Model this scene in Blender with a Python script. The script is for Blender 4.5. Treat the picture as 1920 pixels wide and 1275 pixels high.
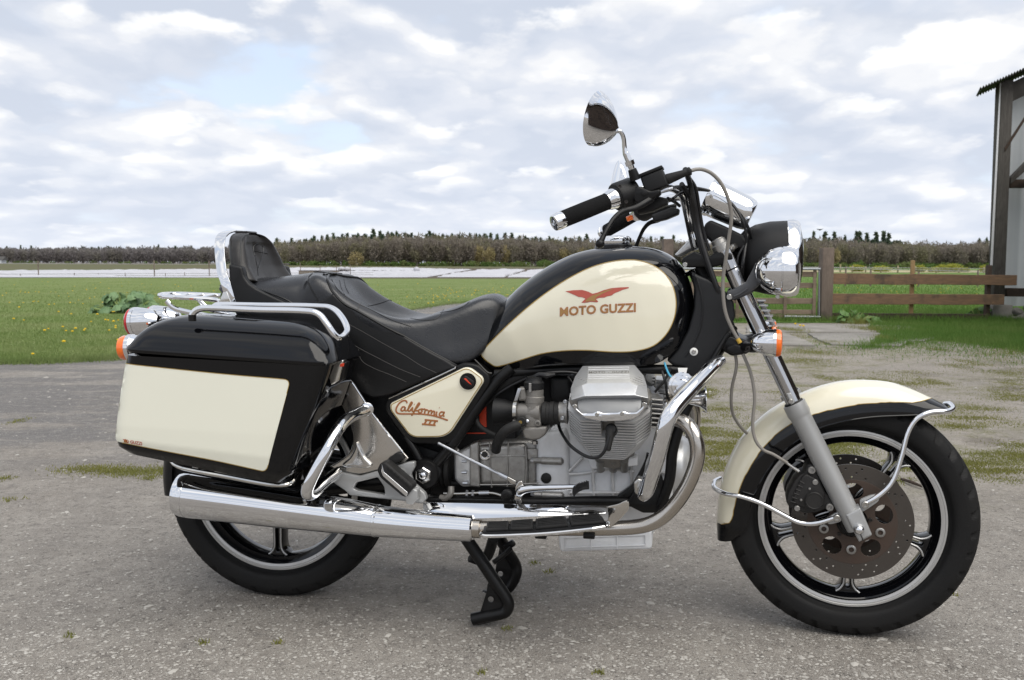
import bpy, bmesh, math, random
import numpy as np
from mathutils import Vector, Matrix, noise
from mathutils.bvhtree import BVHTree
from mathutils.geometry import delaunay_2d_cdt

for _o in list(bpy.data.objects):
    bpy.data.objects.remove(_o)
SC = bpy.context.scene
COL = SC.collection
R_ = math.radians
random.seed(7)
RNG = np.random.default_rng(11)

# ------------------------------------------------------------------ camera
W0, H0, F0 = 1920.0, 1275.0, 1750.0          # size of the photograph and focal length in its pixels
CAM_H = 1.0
PITCH = math.atan((637.5 - 493.5) / F0)       # horizon row of the photograph
ROLL = R_(0.20)
cam_d = bpy.data.cameras.new('camera')
cam = bpy.data.objects.new('camera', cam_d)
COL.objects.link(cam)
cam.location = (0, 0, CAM_H)
_rot = Matrix.Rotation(R_(90) - PITCH, 3, 'X') @ Matrix.Rotation(ROLL, 3, 'Z')
cam.rotation_euler = _rot.to_euler()
cam_d.sensor_width = 36.0
cam_d.lens = 36.0 * F0 / W0
cam_d.clip_start = 0.05
cam_d.clip_end = 6000
cam_d.dof.use_dof = True
cam_d.dof.focus_distance = 2.45
cam_d.dof.aperture_fstop = 11.0
SC.camera = cam
SC.render.resolution_x, SC.render.resolution_y = 1024, 680

# ------------------------------------------------------------------ daylight
SUN_AZ = R_(146)            # measured from straight ahead, clockwise: high, behind the photographer to the right
SUN_EL = R_(57)
sun_dir = Vector((math.sin(SUN_AZ) * math.cos(SUN_EL), math.cos(SUN_AZ) * math.cos(SUN_EL), math.sin(SUN_EL)))
sd = bpy.data.lights.new('sun', 'SUN')
sd.energy = 2.3
sd.angle = R_(62)
sd.color = (1.0, 0.95, 0.87)
sun = bpy.data.objects.new('sun', sd)
COL.objects.link(sun)
sun.rotation_euler = (-sun_dir).to_track_quat('-Z', 'Y').to_euler()
sun.location = (0, -4, 8)

world = bpy.data.worlds.new('World')
SC.world = world
world.use_nodes = True
def build_world():
    nt = world.node_tree
    nt.nodes.clear()
    N = lambda t, **k: _node(nt, t, **k)
    out = N('ShaderNodeOutputWorld')
    bg = N('ShaderNodeBackground')
    sky = N('ShaderNodeTexSky')
    sky.sky_type = 'NISHITA'
    sky.sun_disc = False
    sky.sun_elevation = SUN_EL
    sky.sun_rotation = SUN_AZ
    sky.air_density, sky.dust_density, sky.ozone_density = 1.0, 1.2, 1.0
    tc = N('ShaderNodeTexCoord')
    sep = N('ShaderNodeSeparateXYZ')
    L = nt.links.new
    L(tc.outputs['Generated'], sep.inputs[0])
    def M(op, a, b=None, c=None):
        n = N('ShaderNodeMath', operation=op)
        for i, v in enumerate((a, b, c)):
            if v is None: continue
            if isinstance(v, (int, float)): n.inputs[i].default_value = v
            else: L(v, n.inputs[i])
        return n.outputs[0]
    z = M('MAXIMUM', sep.outputs[2], 0.0)
    den = M('ADD', z, 0.22)                    # a cloud deck seen in perspective, flattening towards the horizon
    cx = M('DIVIDE', sep.outputs[0], den)
    cy = M('DIVIDE', sep.outputs[1], den)
    cmb = N('ShaderNodeCombineXYZ')
    L(cx, cmb.inputs[0]); L(cy, cmb.inputs[1])
    def mapped(off, scale=(1, 1, 1)):
        mp = N('ShaderNodeMapping')
        mp.inputs['Location'].default_value = off
        mp.inputs['Scale'].default_value = scale
        L(cmb.outputs[0], mp.inputs['Vector'])
        return mp.outputs[0]
    def noise_tex(vec, scale, detail, rough, dist=0.0):
        n = N('ShaderNodeTexNoise')
        n.inputs['Scale'].default_value = scale
        n.inputs['Detail'].default_value = detail
        n.inputs['Roughness'].default_value = rough
        n.inputs['Distortion'].default_value = dist
        L(vec, n.inputs['Vector'])
        return n.outputs['Fac']
    def ramp(fac, stops):
        n = N('ShaderNodeValToRGB')
        e = n.color_ramp.elements
        while len(e) > 1: e.remove(e[-1])
        e[0].position, e[0].color = stops[0][0], (*stops[0][1], 1)
        for p, c in stops[1:]:
            k = e.new(p); k.color = (*c, 1)
        n.color_ramp.interpolation = 'EASE'
        L(fac, n.inputs[0])
        return n.outputs[0]
    # two decks of cumulus: crisp sunlit tops, soft grey-blue bases
    def deck(off, sy, scale, lo, hi, gain, d):
        n1 = noise_tex(mapped(off, (1, sy, 1)), scale, 6.0, 0.50, 0.0)
        n2 = noise_tex(mapped((off[0], off[1] - d, off[2]), (1, sy, 1)), scale, 2.5, 0.45, 0.0)
        cov = ramp(n1, [(lo, (0, 0, 0)), (hi, (1, 1, 1))])
        return cov, M('MULTIPLY_ADD', M('SUBTRACT', n1, n2), gain, 0.44)
    cov_a, sh_a = deck((3.1, 1.7, 0.0), 0.85, 1.75, 0.35, 0.45, 2.7, 0.15)
    cov_b, sh_b = deck((8.4, 5.3, 0.7), 0.80, 2.9, 0.47, 0.53, 2.8, 0.09)
    def cloud_col(shade):
        return ramp(shade, [(0.20, (0.475, 0.520, 0.605)), (0.38, (0.535, 0.572, 0.645)), (0.52, (0.600, 0.625, 0.680)), (0.64, (0.700, 0.708, 0.728)), (0.80, (0.86, 0.855, 0.845))])
    col_a, col_b = cloud_col(sh_a), cloud_col(sh_b)
    veil = noise_tex(mapped((1.2, 7.1, 2.0), (1, .5, 1)), 0.9, 4.0, 0.5)
    # clear sky between the clouds: the Nishita sky, brought to the same scale
    skm = N('ShaderNodeMix', data_type='RGBA', blend_type='MULTIPLY')
    skm.inputs[0].default_value = 1.0
    L(sky.outputs[0], skm.inputs[6])
    skm.inputs[7].default_value = (0.15, 0.15, 0.15, 1)
    vm = N('ShaderNodeMix', data_type='RGBA')                 # thin high veil
    L(ramp(veil, [(0.30, (.62, .62, .62)), (0.70, (.90, .90, .90))]), vm.inputs[0]); L(skm.outputs[2], vm.inputs[6]); vm.inputs[7].default_value = (0.60, 0.66, 0.76, 1)
    mixa = N('ShaderNodeMix', data_type='RGBA')
    L(cov_a, mixa.inputs[0]); L(vm.outputs[2], mixa.inputs[6]); L(col_a, mixa.inputs[7])
    mix = N('ShaderNodeMix', data_type='RGBA')
    L(M('MULTIPLY', cov_b, .75), mix.inputs[0]); L(mixa.outputs[2], mix.inputs[6]); L(col_b, mix.inputs[7])
    # thin bright haze low over the horizon
    hz = M('POWER', M('SUBTRACT', 1.0, M('MINIMUM', M('MULTIPLY', z, 3.2), 1.0)), 2.2)
    mix2 = N('ShaderNodeMix', data_type='RGBA')
    L(M('MULTIPLY', hz, 0.60), mix2.inputs[0]); L(mix.outputs[2], mix2.inputs[6])
    mix2.inputs[7].default_value = (0.60, 0.645, 0.735, 1)
    L(mix2.outputs[2], bg.inputs[0])
    bg.inputs[1].default_value = 1.0
    L(bg.outputs[0], out.inputs[0])
def _node(nt, t, **k):
    n = nt.nodes.new(t)
    for a, v in k.items(): setattr(n, a, v)
    return n
build_world()
VS = SC.view_settings
VS.view_transform, VS.look, VS.gamma, VS.exposure = 'Standard', 'None', 1.0, 0.43
VS.use_curve_mapping = False
SC.cycles.use_denoising = True
SC.cycles.max_bounces = 8

# ------------------------------------------------------------------ from photograph pixels to places
_RT = _rot
def ray(px, py):
    return (_RT @ Vector(((px - W0 / 2) / F0, -(py - H0 / 2) / F0, -1.0))).normalized()
EYE = Vector((0, 0, CAM_H))
def ground_at(px, py, z=0.0):
    r = ray(px, py)
    return EYE + r * ((z - CAM_H) / r.z)
def at_depth(px, py, Y):
    r = ray(px, py)
    return EYE + r * (Y / r.y)

class Frame:
    """local x = forwards, y = away from the photographer, z = up; d (towards the photographer) = -y"""
    def __init__(self, M):
        self.M = M; self.I = M.inverted()
        self.eye = self.I @ EYE
        self.R = self.I.to_3x3()
    def P(self, px, py, d=0.0):
        r = self.R @ ray(px, py)
        return self.eye + r * ((-d - self.eye.y) / r.y)
    def scale(self, px, py, d=0.0):            # metres per photograph pixel there
        return (self.P(px + 1, py, d) - self.P(px - 1, py, d)).length / 2

# the two wheel centres fix where the motorcycle stands
RIM = 0.2425
_zr = F0 * RIM / 150.0
_zf = F0 * RIM / 167.5
def _cam_depth(px, py, z):
    r = _RT @ Vector(((px - W0 / 2) / F0, -(py - H0 / 2) / F0, -1.0))
    return EYE + r * z
_CR, _CF = _cam_depth(514, 919, _zr), _cam_depth(1598, 969, _zf)
YAW = math.atan2(_CF.y - _CR.y, _CF.x - _CR.x)
BIKE = Frame(Matrix.Translation((_CR.x, _CR.y, 0)) @ Matrix.Rotation(YAW, 4, 'Z'))
CR = BIKE.I @ _CR
CF = BIKE.I @ _CF
STEER = R_(-3.5)
_sp = Vector((CF.x - 0.12, 0, 0))
STR = Frame(BIKE.M @ Matrix.Translation(_sp) @ Matrix.Rotation(STEER, 4, 'Z'))
print('yaw', math.degrees(YAW), 'CR', CR, 'CF', CF)
# ------------------------------------------------------------------ mesh tools
FR = BIKE
def P(px, py, d=0.0): return FR.P(px, py, d)
def PX(px, py, d=0.0): return FR.scale(px, py, d)

def finish(me, smooth=True, angle=35):
    if smooth:
        me.shade_smooth()
        try: me.set_sharp_from_angle(angle=R_(angle))
        except Exception: pass
    me.update()
    return me
def obj(name, me, mat, parent=None, label=None, smooth=True, angle=35, frame=None):
    """one mesh object; a part when parent is the motorcycle, a sub-part when parent is one of its parts"""
    finish(me, smooth, angle)
    me.name = name
    if mat is not None and len(me.materials) == 0: me.materials.append(mat)
    o = bpy.data.objects.new(name, me)
    COL.objects.link(o)
    if parent is not None:
        o.parent = parent
        if parent == BIKE_ROOT: o.matrix_basis = BIKE.I @ (frame or FR).M
        elif 'fr' in FRAMES.get(parent.name, {}): o.matrix_basis = FRAMES[parent.name]['fr'].I @ (frame or FR).M
    FRAMES[o.name] = {'fr': frame or FR}
    if label: o['label'] = label
    return o
FRAMES = {}
BIKE_ROOT = None
def from_py(v, f):
    me = bpy.data.meshes.new('m')
    me.from_pydata([tuple(p) for p in v], [], f)
    return me
def from_bm(bm):
    me = bpy.data.meshes.new('m'); bm.to_mesh(me); bm.free(); return me
def join_me(*mes):
    v, f = [], []
    for me in mes:
        b = len(v)
        v += [tuple(x.co) for x in me.vertices]
        f += [tuple(b + i for i in p.vertices) for p in me.polygons]
    return from_py(v, f)
def tag(o, label, cat, group=None, kind=None):
    o['label'] = label
    if cat: o['category'] = cat
    if group: o['group'] = group
    if kind: o['kind'] = kind
    return o
def struct(o, label=None):
    o['kind'] = 'structure'
    if label: o['label'] = label
    return o

def cat(pts, n=6, closed=False):
    """smooth curve through the points"""
    pts = [Vector(p) for p in pts]
    out = []; m = len(pts)
    rng = range(m if closed else m - 1)
    for i in rng:
        p1, p2 = pts[i], pts[(i + 1) % m]
        p0 = pts[i - 1] if (closed or i > 0) else p1 * 2 - p2
        p3 = pts[(i + 2) % m] if (closed or i + 2 < m) else p2 * 2 - p1
        for k in range(n):
            t = k / n
            # centripetal-ish tangents
            d1, d2, d0 = (p2 - p1).length + 1e-9, (p3 - p2).length + 1e-9, (p1 - p0).length + 1e-9
            m1 = (p2 - p0) * (d1 / (d0 + d1)); m2 = (p3 - p1) * (d1 / (d1 + d2))
            t2, t3 = t * t, t * t * t
            out.append(p1 * (2*t3 - 3*t2 + 1) + m1 * (t3 - 2*t2 + t) + p2 * (-2*t3 + 3*t2) + m2 * (t3 - t2))
    if not closed: out.append(pts[-1].copy())
    return out
def resample(pts, n):
    pts = [Vector(p) for p in pts]
    L = [0.0]
    for a, b in zip(pts, pts[1:]): L.append(L[-1] + (b - a).length)
    out = []; j = 0
    for i in range(n):
        s = L[-1] * i / (n - 1)
        while j < len(L) - 2 and L[j + 1] < s: j += 1
        t = (s - L[j]) / max(1e-9, L[j + 1] - L[j])
        out.append(pts[j].lerp(pts[j + 1], min(1, max(0, t))))
    return out
def rnd(pts, r, n=4, closed=True):
    """polyline with rounded corners (r in the same unit as the points)"""
    pts = [Vector(p) for p in pts]; m = len(pts); out = []
    for i in range(m):
        if not closed and i in (0, m - 1): out.append(pts[i]); continue
        a, b, c = pts[i - 1], pts[i], pts[(i + 1) % m]
        rr = r[i] if isinstance(r, (list, tuple)) else r
        k = min(rr, (a - b).length * .48, (c - b).length * .48)
        s, e = b + (a - b).normalized() * k, b + (c - b).normalized() * k
        for q in range(n + 1):
            t = q / n
            out.append(s * (1 - t) ** 2 + b * 2 * t * (1 - t) + e * t * t)
    return out
def interp(x, xs, ys):
    return float(np.interp(x, xs, ys))

def tube(path, r, seg=14, closed=False, caps=True, sub=6, flat=1.0, ease=True):
    """swept round bar; r a number or one radius per control point"""
    ctrl = [Vector(p) for p in path]
    if sub > 1: pts = cat(ctrl, sub, closed)
    else: pts = ctrl
    m = len(ctrl)
    n = len(pts)
    if isinstance(r, (int, float)): rad = [r] * n
    else:
        q = list(r) + ([r[0]] if closed else [])
        rad = [interp(i * (len(q) - 1) / max(1, (n if closed else n - 1)), range(len(q)), q) for i in range(n)]
    T = []
    for i in range(n):
        a = pts[i - 1] if (closed or i > 0) else pts[i]
        b = pts[(i + 1) % n] if (closed or i < n - 1) else pts[i]
        T.append((b - a).normalized())
    up = Vector((0, -1, 0)) if abs(T[0].y) < .9 else Vector((0, 0, 1))
    nrm = (up - T[0] * up.dot(T[0])).normalized()
    v, f = [], []
    for i in range(n):
        nrm = (nrm - T[i] * nrm.dot(T[i])).normalized()
        bi = T[i].cross(nrm)
        for k in range(seg):
            a = 2 * math.pi * k / seg
            v.append(pts[i] + (nrm * math.cos(a) * flat + bi * math.sin(a)) * rad[i])
    for i in range(n if closed else n - 1):
        for k in range(seg):
            j = (i + 1) % n
            f.append((i*seg + k, i*seg + (k+1) % seg, j*seg + (k+1) % seg, j*seg + k))
    if caps and not closed:
        f.append(tuple(range(seg))[::-1]); f.append(tuple((n-1)*seg + k for k in range(seg)))
    me = from_py(v, f); fix(me); return me
def fix(me):
    bm = bmesh.new(); bm.from_mesh(me)
    bmesh.ops.recalc_face_normals(bm, faces=bm.faces); bm.to_mesh(me); bm.free()
    return me
def lathe(prof, o, ax, seg=32, squash=None):
    """prof: (distance along axis, radius)"""
    o, ax = Vector(o), Vector(ax).normalized()
    a = Vector((0, 0, 1)) if abs(ax.z) < .9 else Vector((1, 0, 0))
    e1 = (a - ax * a.dot(ax)).normalized(); e2 = ax.cross(e1)
    v, f = [], []; rows = []
    for t, r in prof:
        if r < 1e-6:
            rows.append([len(v)]); v.append(o + ax * t)
        else:
            rows.append(list(range(len(v), len(v) + seg)))
            for k in range(seg):
                q = 2 * math.pi * k / seg
                s1, s2 = squash or (1, 1)
                v.append(o + ax * t + (e1 * math.cos(q) * s1 + e2 * math.sin(q) * s2) * r)
    for A, B in zip(rows, rows[1:]):
        if len(A) == 1 and len(B) == 1: continue
        for k in range(seg):
            k2 = (k + 1) % seg
            if len(A) == 1: f.append((A[0], B[k], B[k2]))
            elif len(B) == 1: f.append((A[k], B[0], A[k2]))
            else: f.append((A[k], B[k], B[k2], A[k2]))
    for Rw in (rows[0], rows[-1]):
        if len(Rw) > 2: f.append(tuple(Rw))
    me = from_py(v, f); return fix(me)
def cyl(a, b, r, seg=20, r2=None, bev=0.0):
    a, b = Vector(a), Vector(b); L = (b - a).length
    r2 = r if r2 is None else r2
    if bev: prof = [(0, r - bev), (bev, r), (L - bev, r2), (L, r2 - bev)]
    else: prof = [(0, r), (L, r2)]
    return lathe(prof, a, b - a, seg)
def plate_xz(loops, y0, y1, bev=0.0, res=2):
    """flat plate with holes: loops of (x,z); y0 = near face, y1 = far face (local y)"""
    cu = bpy.data.curves.new('c', 'CURVE'); cu.dimensions = '2D'; cu.fill_mode = 'BOTH'
    cu.extrude = max(0.0, abs(y1 - y0) / 2 - bev); cu.bevel_depth = bev; cu.bevel_resolution = res
    if bev: cu.offset = -bev
    for lp in loops:
        s = cu.splines.new('POLY'); s.points.add(len(lp) - 1); s.use_cyclic_u = True
        for i, p in enumerate(lp): s.points[i].co = (p[0], p[1], 0, 1)
    o = bpy.data.objects.new('tmp', cu)
    me = bpy.data.meshes.new_from_object(o)
    bpy.data.objects.remove(o); bpy.data.curves.remove(cu)
    ym = (y0 + y1) / 2
    co = np.empty(len(me.vertices) * 3, np.float32); me.vertices.foreach_get('co', co)
    co = co.reshape(-1, 3); new = np.stack([co[:, 0], ym - co[:, 2], co[:, 1]], 1)
    me.vertices.foreach_set('co', new.ravel()); me.materials.clear(); me.update()
    bm = bmesh.new(); bm.from_mesh(me); bmesh.ops.remove_doubles(bm, verts=bm.verts, dist=1e-5)
    bmesh.ops.recalc_face_normals(bm, faces=bm.faces); bm.to_mesh(me); bm.free()
    return me
def plate(loops, d, thick, bev=0.0015, res=2):
    """plate whose near face lies at d; loops of photograph pixels"""
    if not isinstance(loops[0][0], (tuple, list, Vector)): loops = [loops]
    LL = [[(P(p[0], p[1], d).x, P(p[0], p[1], d).z) for p in lp] for lp in loops]
    return plate_xz(LL, -d, -d + thick, bev, res)
def circ(px, py, r, n=20, r2=None, rot=0):
    return [Vector((px + r * math.cos(2*math.pi*i/n + rot), py + (r2 or r) * math.sin(2*math.pi*i/n + rot))) for i in range(n)]
def box(c, s, bev=0.003, seg=2, rot=None):
    bm = bmesh.new(); bmesh.ops.create_cube(bm, size=1)
    bmesh.ops.scale(bm, vec=s, verts=bm.verts)
    if bev: bmesh.ops.bevel(bm, geom=bm.edges, offset=bev, segments=seg, affect='EDGES', profile=.5)
    if rot is not None: bmesh.ops.rotate(bm, verts=bm.verts, matrix=rot)
    bmesh.ops.translate(bm, verts=bm.verts, vec=c)
    return from_bm(bm)
def loft(rings, close_ends=True, closed_ring=True):
    v, f = [], []; n = len(rings[0])
    for r in rings: v += [Vector(p) for p in r]
    for i in range(len(rings) - 1):
        for k in range(n if closed_ring else n - 1):
            f.append((i*n + k, i*n + (k+1) % n, (i+1)*n + (k+1) % n, (i+1)*n + k))
    if close_ends and closed_ring:
        f.append(tuple(range(n))[::-1]); f.append(tuple((len(rings)-1)*n + k for k in range(n)))
    me = from_py(v, f); return fix(me)
def subsurf(me, lv=1):
    o = bpy.data.objects.new('tmp', me); COL.objects.link(o)
    m = o.modifiers.new('s', 'SUBSURF'); m.levels = lv; m.render_levels = lv
    dg = bpy.context.evaluated_depsgraph_get(); dg.update()
    me2 = bpy.data.meshes.new_from_object(o.evaluated_get(dg))
    bpy.data.objects.remove(o); return me2
def bevelled(me, w=.002, seg=2, ang=30):
    o = bpy.data.objects.new('tmp', me); COL.objects.link(o)
    m = o.modifiers.new('b', 'BEVEL'); m.width = w; m.segments = seg; m.limit_method = 'ANGLE'; m.angle_limit = R_(ang)
    dg = bpy.context.evaluated_depsgraph_get(); dg.update()
    me2 = bpy.data.meshes.new_from_object(o.evaluated_get(dg))
    bpy.data.objects.remove(o); return me2
def mirrored(me):
    m2 = me.copy()
    co = np.empty(len(m2.vertices) * 3, np.float32); m2.vertices.foreach_get('co', co)
    co[1::3] *= -1; m2.vertices.foreach_set('co', co)
    m2.flip_normals(); m2.update(); return m2
def far_copy(o, parent=None):
    """the same part on the far side of the machine, with its sub-parts"""
    m2 = mirrored(o.data)
    c = bpy.data.objects.new(o.name.split('.')[0], m2); COL.objects.link(c)
    c.parent = parent or o.parent; c.matrix_basis = o.matrix_basis.copy()
    FRAMES[c.name] = FRAMES.get(o.name, {'fr': FR})
    for ch in [x for x in bpy.data.objects if x.parent == o]: far_copy(ch, c)
    return c
def shell(top, bot, w, wb, e=1.0, s=0.45, n=40, seg=10, dc=0.0, dtop=None, dbot=None, k=3.0):
    """hull between a top line and a bottom line of pixels: half width w, half width wb at the bottom edge, both sides of plane dc"""
    nt, nb = resample(cat(top, 8), n), resample(cat(bot, 8), n)
    rings = []
    for i in range(n):
        t = i / (n - 1)
        ww = interp(t, np.linspace(0, 1, len(w)), w) if isinstance(w, (list, tuple)) else w
        bb = interp(t, np.linspace(0, 1, len(wb)), wb) if isinstance(wb, (list, tuple)) else wb
        T = P(nt[i].x, nt[i].y, dc if dtop is None else dtop); B = P(nb[i].x, nb[i].y, dc + bb if dbot is None else dbot)
        T.y = 0; B.y = 0
        half = []
        for q in range(seg + 1):
            a = (q / seg) * math.pi / 2
            S = B.lerp(T, s)
            p = S.lerp(T, math.cos(a) ** e if q < seg else 0.0)
            half.append((p, ww * math.sin(a) ** e))
        for q in range(1, seg + 1):
            u = q / seg
            S = B.lerp(T, s)
            half.append((S.lerp(B, u), ww - (ww - bb) * u ** k))
        near = [Vector((p.x, -(dc + y), p.z)) for p, y in half]
        far = [Vector((p.x, -(dc - y), p.z)) for p, y in half[1:]][::-1]
        rings.append(near + far)
    return loft(rings)

# ------------------------------------------------------------------ paint, lettering and stitching laid on a surface
def bvh_of(*objs):
    """surface of parts, in the current frame's coordinates"""
    v, f = [], []
    for o in objs:
        b = len(v); M = FR.I @ BIKE.M @ o.matrix_basis if o.parent == BIKE_ROOT else FR.I @ BIKE.M @ o.parent.matrix_basis @ o.matrix_basis
        v += [M @ x.co for x in o.data.vertices]
        f += [tuple(b + i for i in p.vertices) for p in o.data.polygons]
    return BVHTree.FromPolygons(v, f)
def hit(bvh, px, py, off=0.0):
    r = (FR.R @ ray(px, py)).normalized()
    p, nrm, _, _ = bvh.ray_cast(FR.eye, r)
    if p is None: return None
    if nrm.dot(r) > 0: nrm = -nrm
    return p + nrm * off
def hit_near(bvh, px, py, off=0.0):
    p = hit(bvh, px, py, off)
    if p is None:                              # just past the edge: take the nearest surface point
        for k in range(1, 14):
            for a in range(12):
                q = hit(bvh, px + k * math.cos(a * .5236), py + k * math.sin(a * .5236), off)
                if q is not None: return q
    return p
def inside(x, y, poly):
    c = False; j = len(poly) - 1
    for i in range(len(poly)):
        xi, yi, xj, yj = poly[i][0], poly[i][1], poly[j][0], poly[j][1]
        if (yi > y) != (yj > y) and x < (xj - xi) * (y - yi) / (yj - yi) + xi: c = not c
        j = i
    return c
def decal(loops, bvh, off=.0008, step=5.0):
    """a painted area with the outline given in pixels, lying on the surface"""
    if not isinstance(loops[0][0], (tuple, list, Vector)): loops = [loops]
    pts, edges = [], []
    for lp in loops:
        b = len(pts); n = len(lp)
        pts += [Vector((p[0], p[1])) for p in lp]
        edges += [(b + i, b + (i + 1) % n) for i in range(n)]
    xs = [p.x for p in pts]; ys = [p.y for p in pts]
    y = min(ys) + step / 2; row = 0
    nb = len(pts)
    while y < max(ys):
        x = min(xs) + (step / 2 if row % 2 else step)
        while x < max(xs):
            if sum(inside(x, y, lp) for lp in loops) % 2 and min((Vector((x, y)) - p).length for p in pts[:nb]) > step * .45:
                pts.append(Vector((x, y)))
            x += step
        y += step * .87; row += 1
    vo, eo, fo, *_ = delaunay_2d_cdt(pts, edges, [], 1 if len(loops) == 1 else 3, 1e-4) if len(loops) == 1 else delaunay_2d_cdt(pts, edges, [], 0, 1e-4)
    V = [hit_near(bvh, p.x, p.y, off) for p in vo]
    F = []
    for f in fo:
        c = sum((vo[i] for i in f), Vector((0, 0))) / len(f)
        if sum(inside(c.x, c.y, lp) for lp in loops) % 2 and all(V[i] is not None for i in f): F.append(tuple(f))
    V = [p if p is not None else Vector((0, 0, 0)) for p in V]
    me = from_py(V, F)
    bm = bmesh.new(); bm.from_mesh(me)
    bmesh.ops.delete(bm, geom=[x for x in bm.verts if not x.link_faces], context='VERTS')
    bm.normal_update()
    for fc in bm.faces:
        if fc.normal.dot(fc.calc_center_median() - FR.eye) > 0: fc.normal_flip()
    bm.to_mesh(me); bm.free()
    return me
def stripe(line, bvh, w, off=.0012, closed=False, n=1):
    """a painted line w pixels wide along a pixel polyline, on the surface"""
    pts = [Vector((p[0], p[1])) for p in line]; m = len(pts); V, F = [], []
    for i in range(m):
        a = pts[i - 1] if (closed or i) else pts[i]; b = pts[(i + 1) % m] if (closed or i < m - 1) else pts[i]
        t = (b - a); t = t.normalized() if t.length else Vector((1, 0)); nn = Vector((-t.y, t.x))
        for s_ in (-.5, .5):
            q = pts[i] + nn * w * s_
            h_ = hit_near(bvh, q.x, q.y, off); V.append(h_ if h_ is not None else (V[-1] if V else Vector()))
    for i in range(m if closed else m - 1):
        j = (i + 1) % m; F.append((2*i, 2*i+1, 2*j+1, 2*j))
    me = from_py(V, F)
    bm = bmesh.new(); bm.from_mesh(me); bm.normal_update()
    for fc in bm.faces:
        if fc.normal.dot(fc.calc_center_median() - FR.eye) > 0: fc.normal_flip()
    bm.to_mesh(me); bm.free(); return me
def bead(line, bvh, r, off=.0, closed=False, seg=6, step=4):
    """raised piping or stitching along a pixel polyline on a surface"""
    V = []
    for p in line:
        h_ = hit_near(bvh, p[0], p[1], off)
        if h_ is not None: V.append(h_)
    return tube(V, r, seg, closed, True, 1)
def text_px(s, to_px, size=1.0, offset=0.0, shear=0.0, spacing=1.0, res=3):
    """flat letters: outlines as pixel loops through to_px(u, v)"""
    cu = bpy.data.curves.new('t', 'FONT'); cu.body = s; cu.size = size; cu.resolution_u = res
    cu.offset = offset; cu.shear = shear; cu.space_character = spacing; cu.align_x = 'CENTER'
    o = bpy.data.objects.new('tmp', cu); me = bpy.data.meshes.new_from_object(o)
    bpy.data.objects.remove(o); bpy.data.curves.remove(cu)
    V = [to_px(v.co.x, v.co.y) for v in me.vertices]; F = [tuple(p.vertices) for p in me.polygons]
    return V, F
def text_on(s, to_px, bvh, off, **k):
    V, F = text_px(s, to_px, **k)
    V = [hit_near(bvh, p[0], p[1], off) or Vector() for p in V]
    me = from_py(V, F); bm = bmesh.new(); bm.from_mesh(me); bm.normal_update()
    for fc in bm.faces:
        if fc.normal.dot(fc.calc_center_median() - FR.eye) > 0: fc.normal_flip()
    bm.to_mesh(me); bm.free(); return me
def screw(p, r, ax=(0, -1, 0), h=None, head='cap'):
    """bolt head: socket cap, hexagon or dome"""
    h = h or r * .8; p = Vector(p)
    if head == 'cap': return lathe([(-h*.5, r), (h*.8, r), (h, r*.85), (h, r*.52), (h*.35, r*.5), (h*.35, 0)], p, ax, 16)
    if head == 'dome': return lathe([(-h*.3, r)] + [(h * math.sin(a), r * math.cos(a)) for a in (0, .4, .8, 1.15)] + [(h, 0)], p, ax, 16)
    return lathe([(-h*.5, r), (h*.85, r), (h, r*.86), (h, 0)], p, ax, 6)
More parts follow.
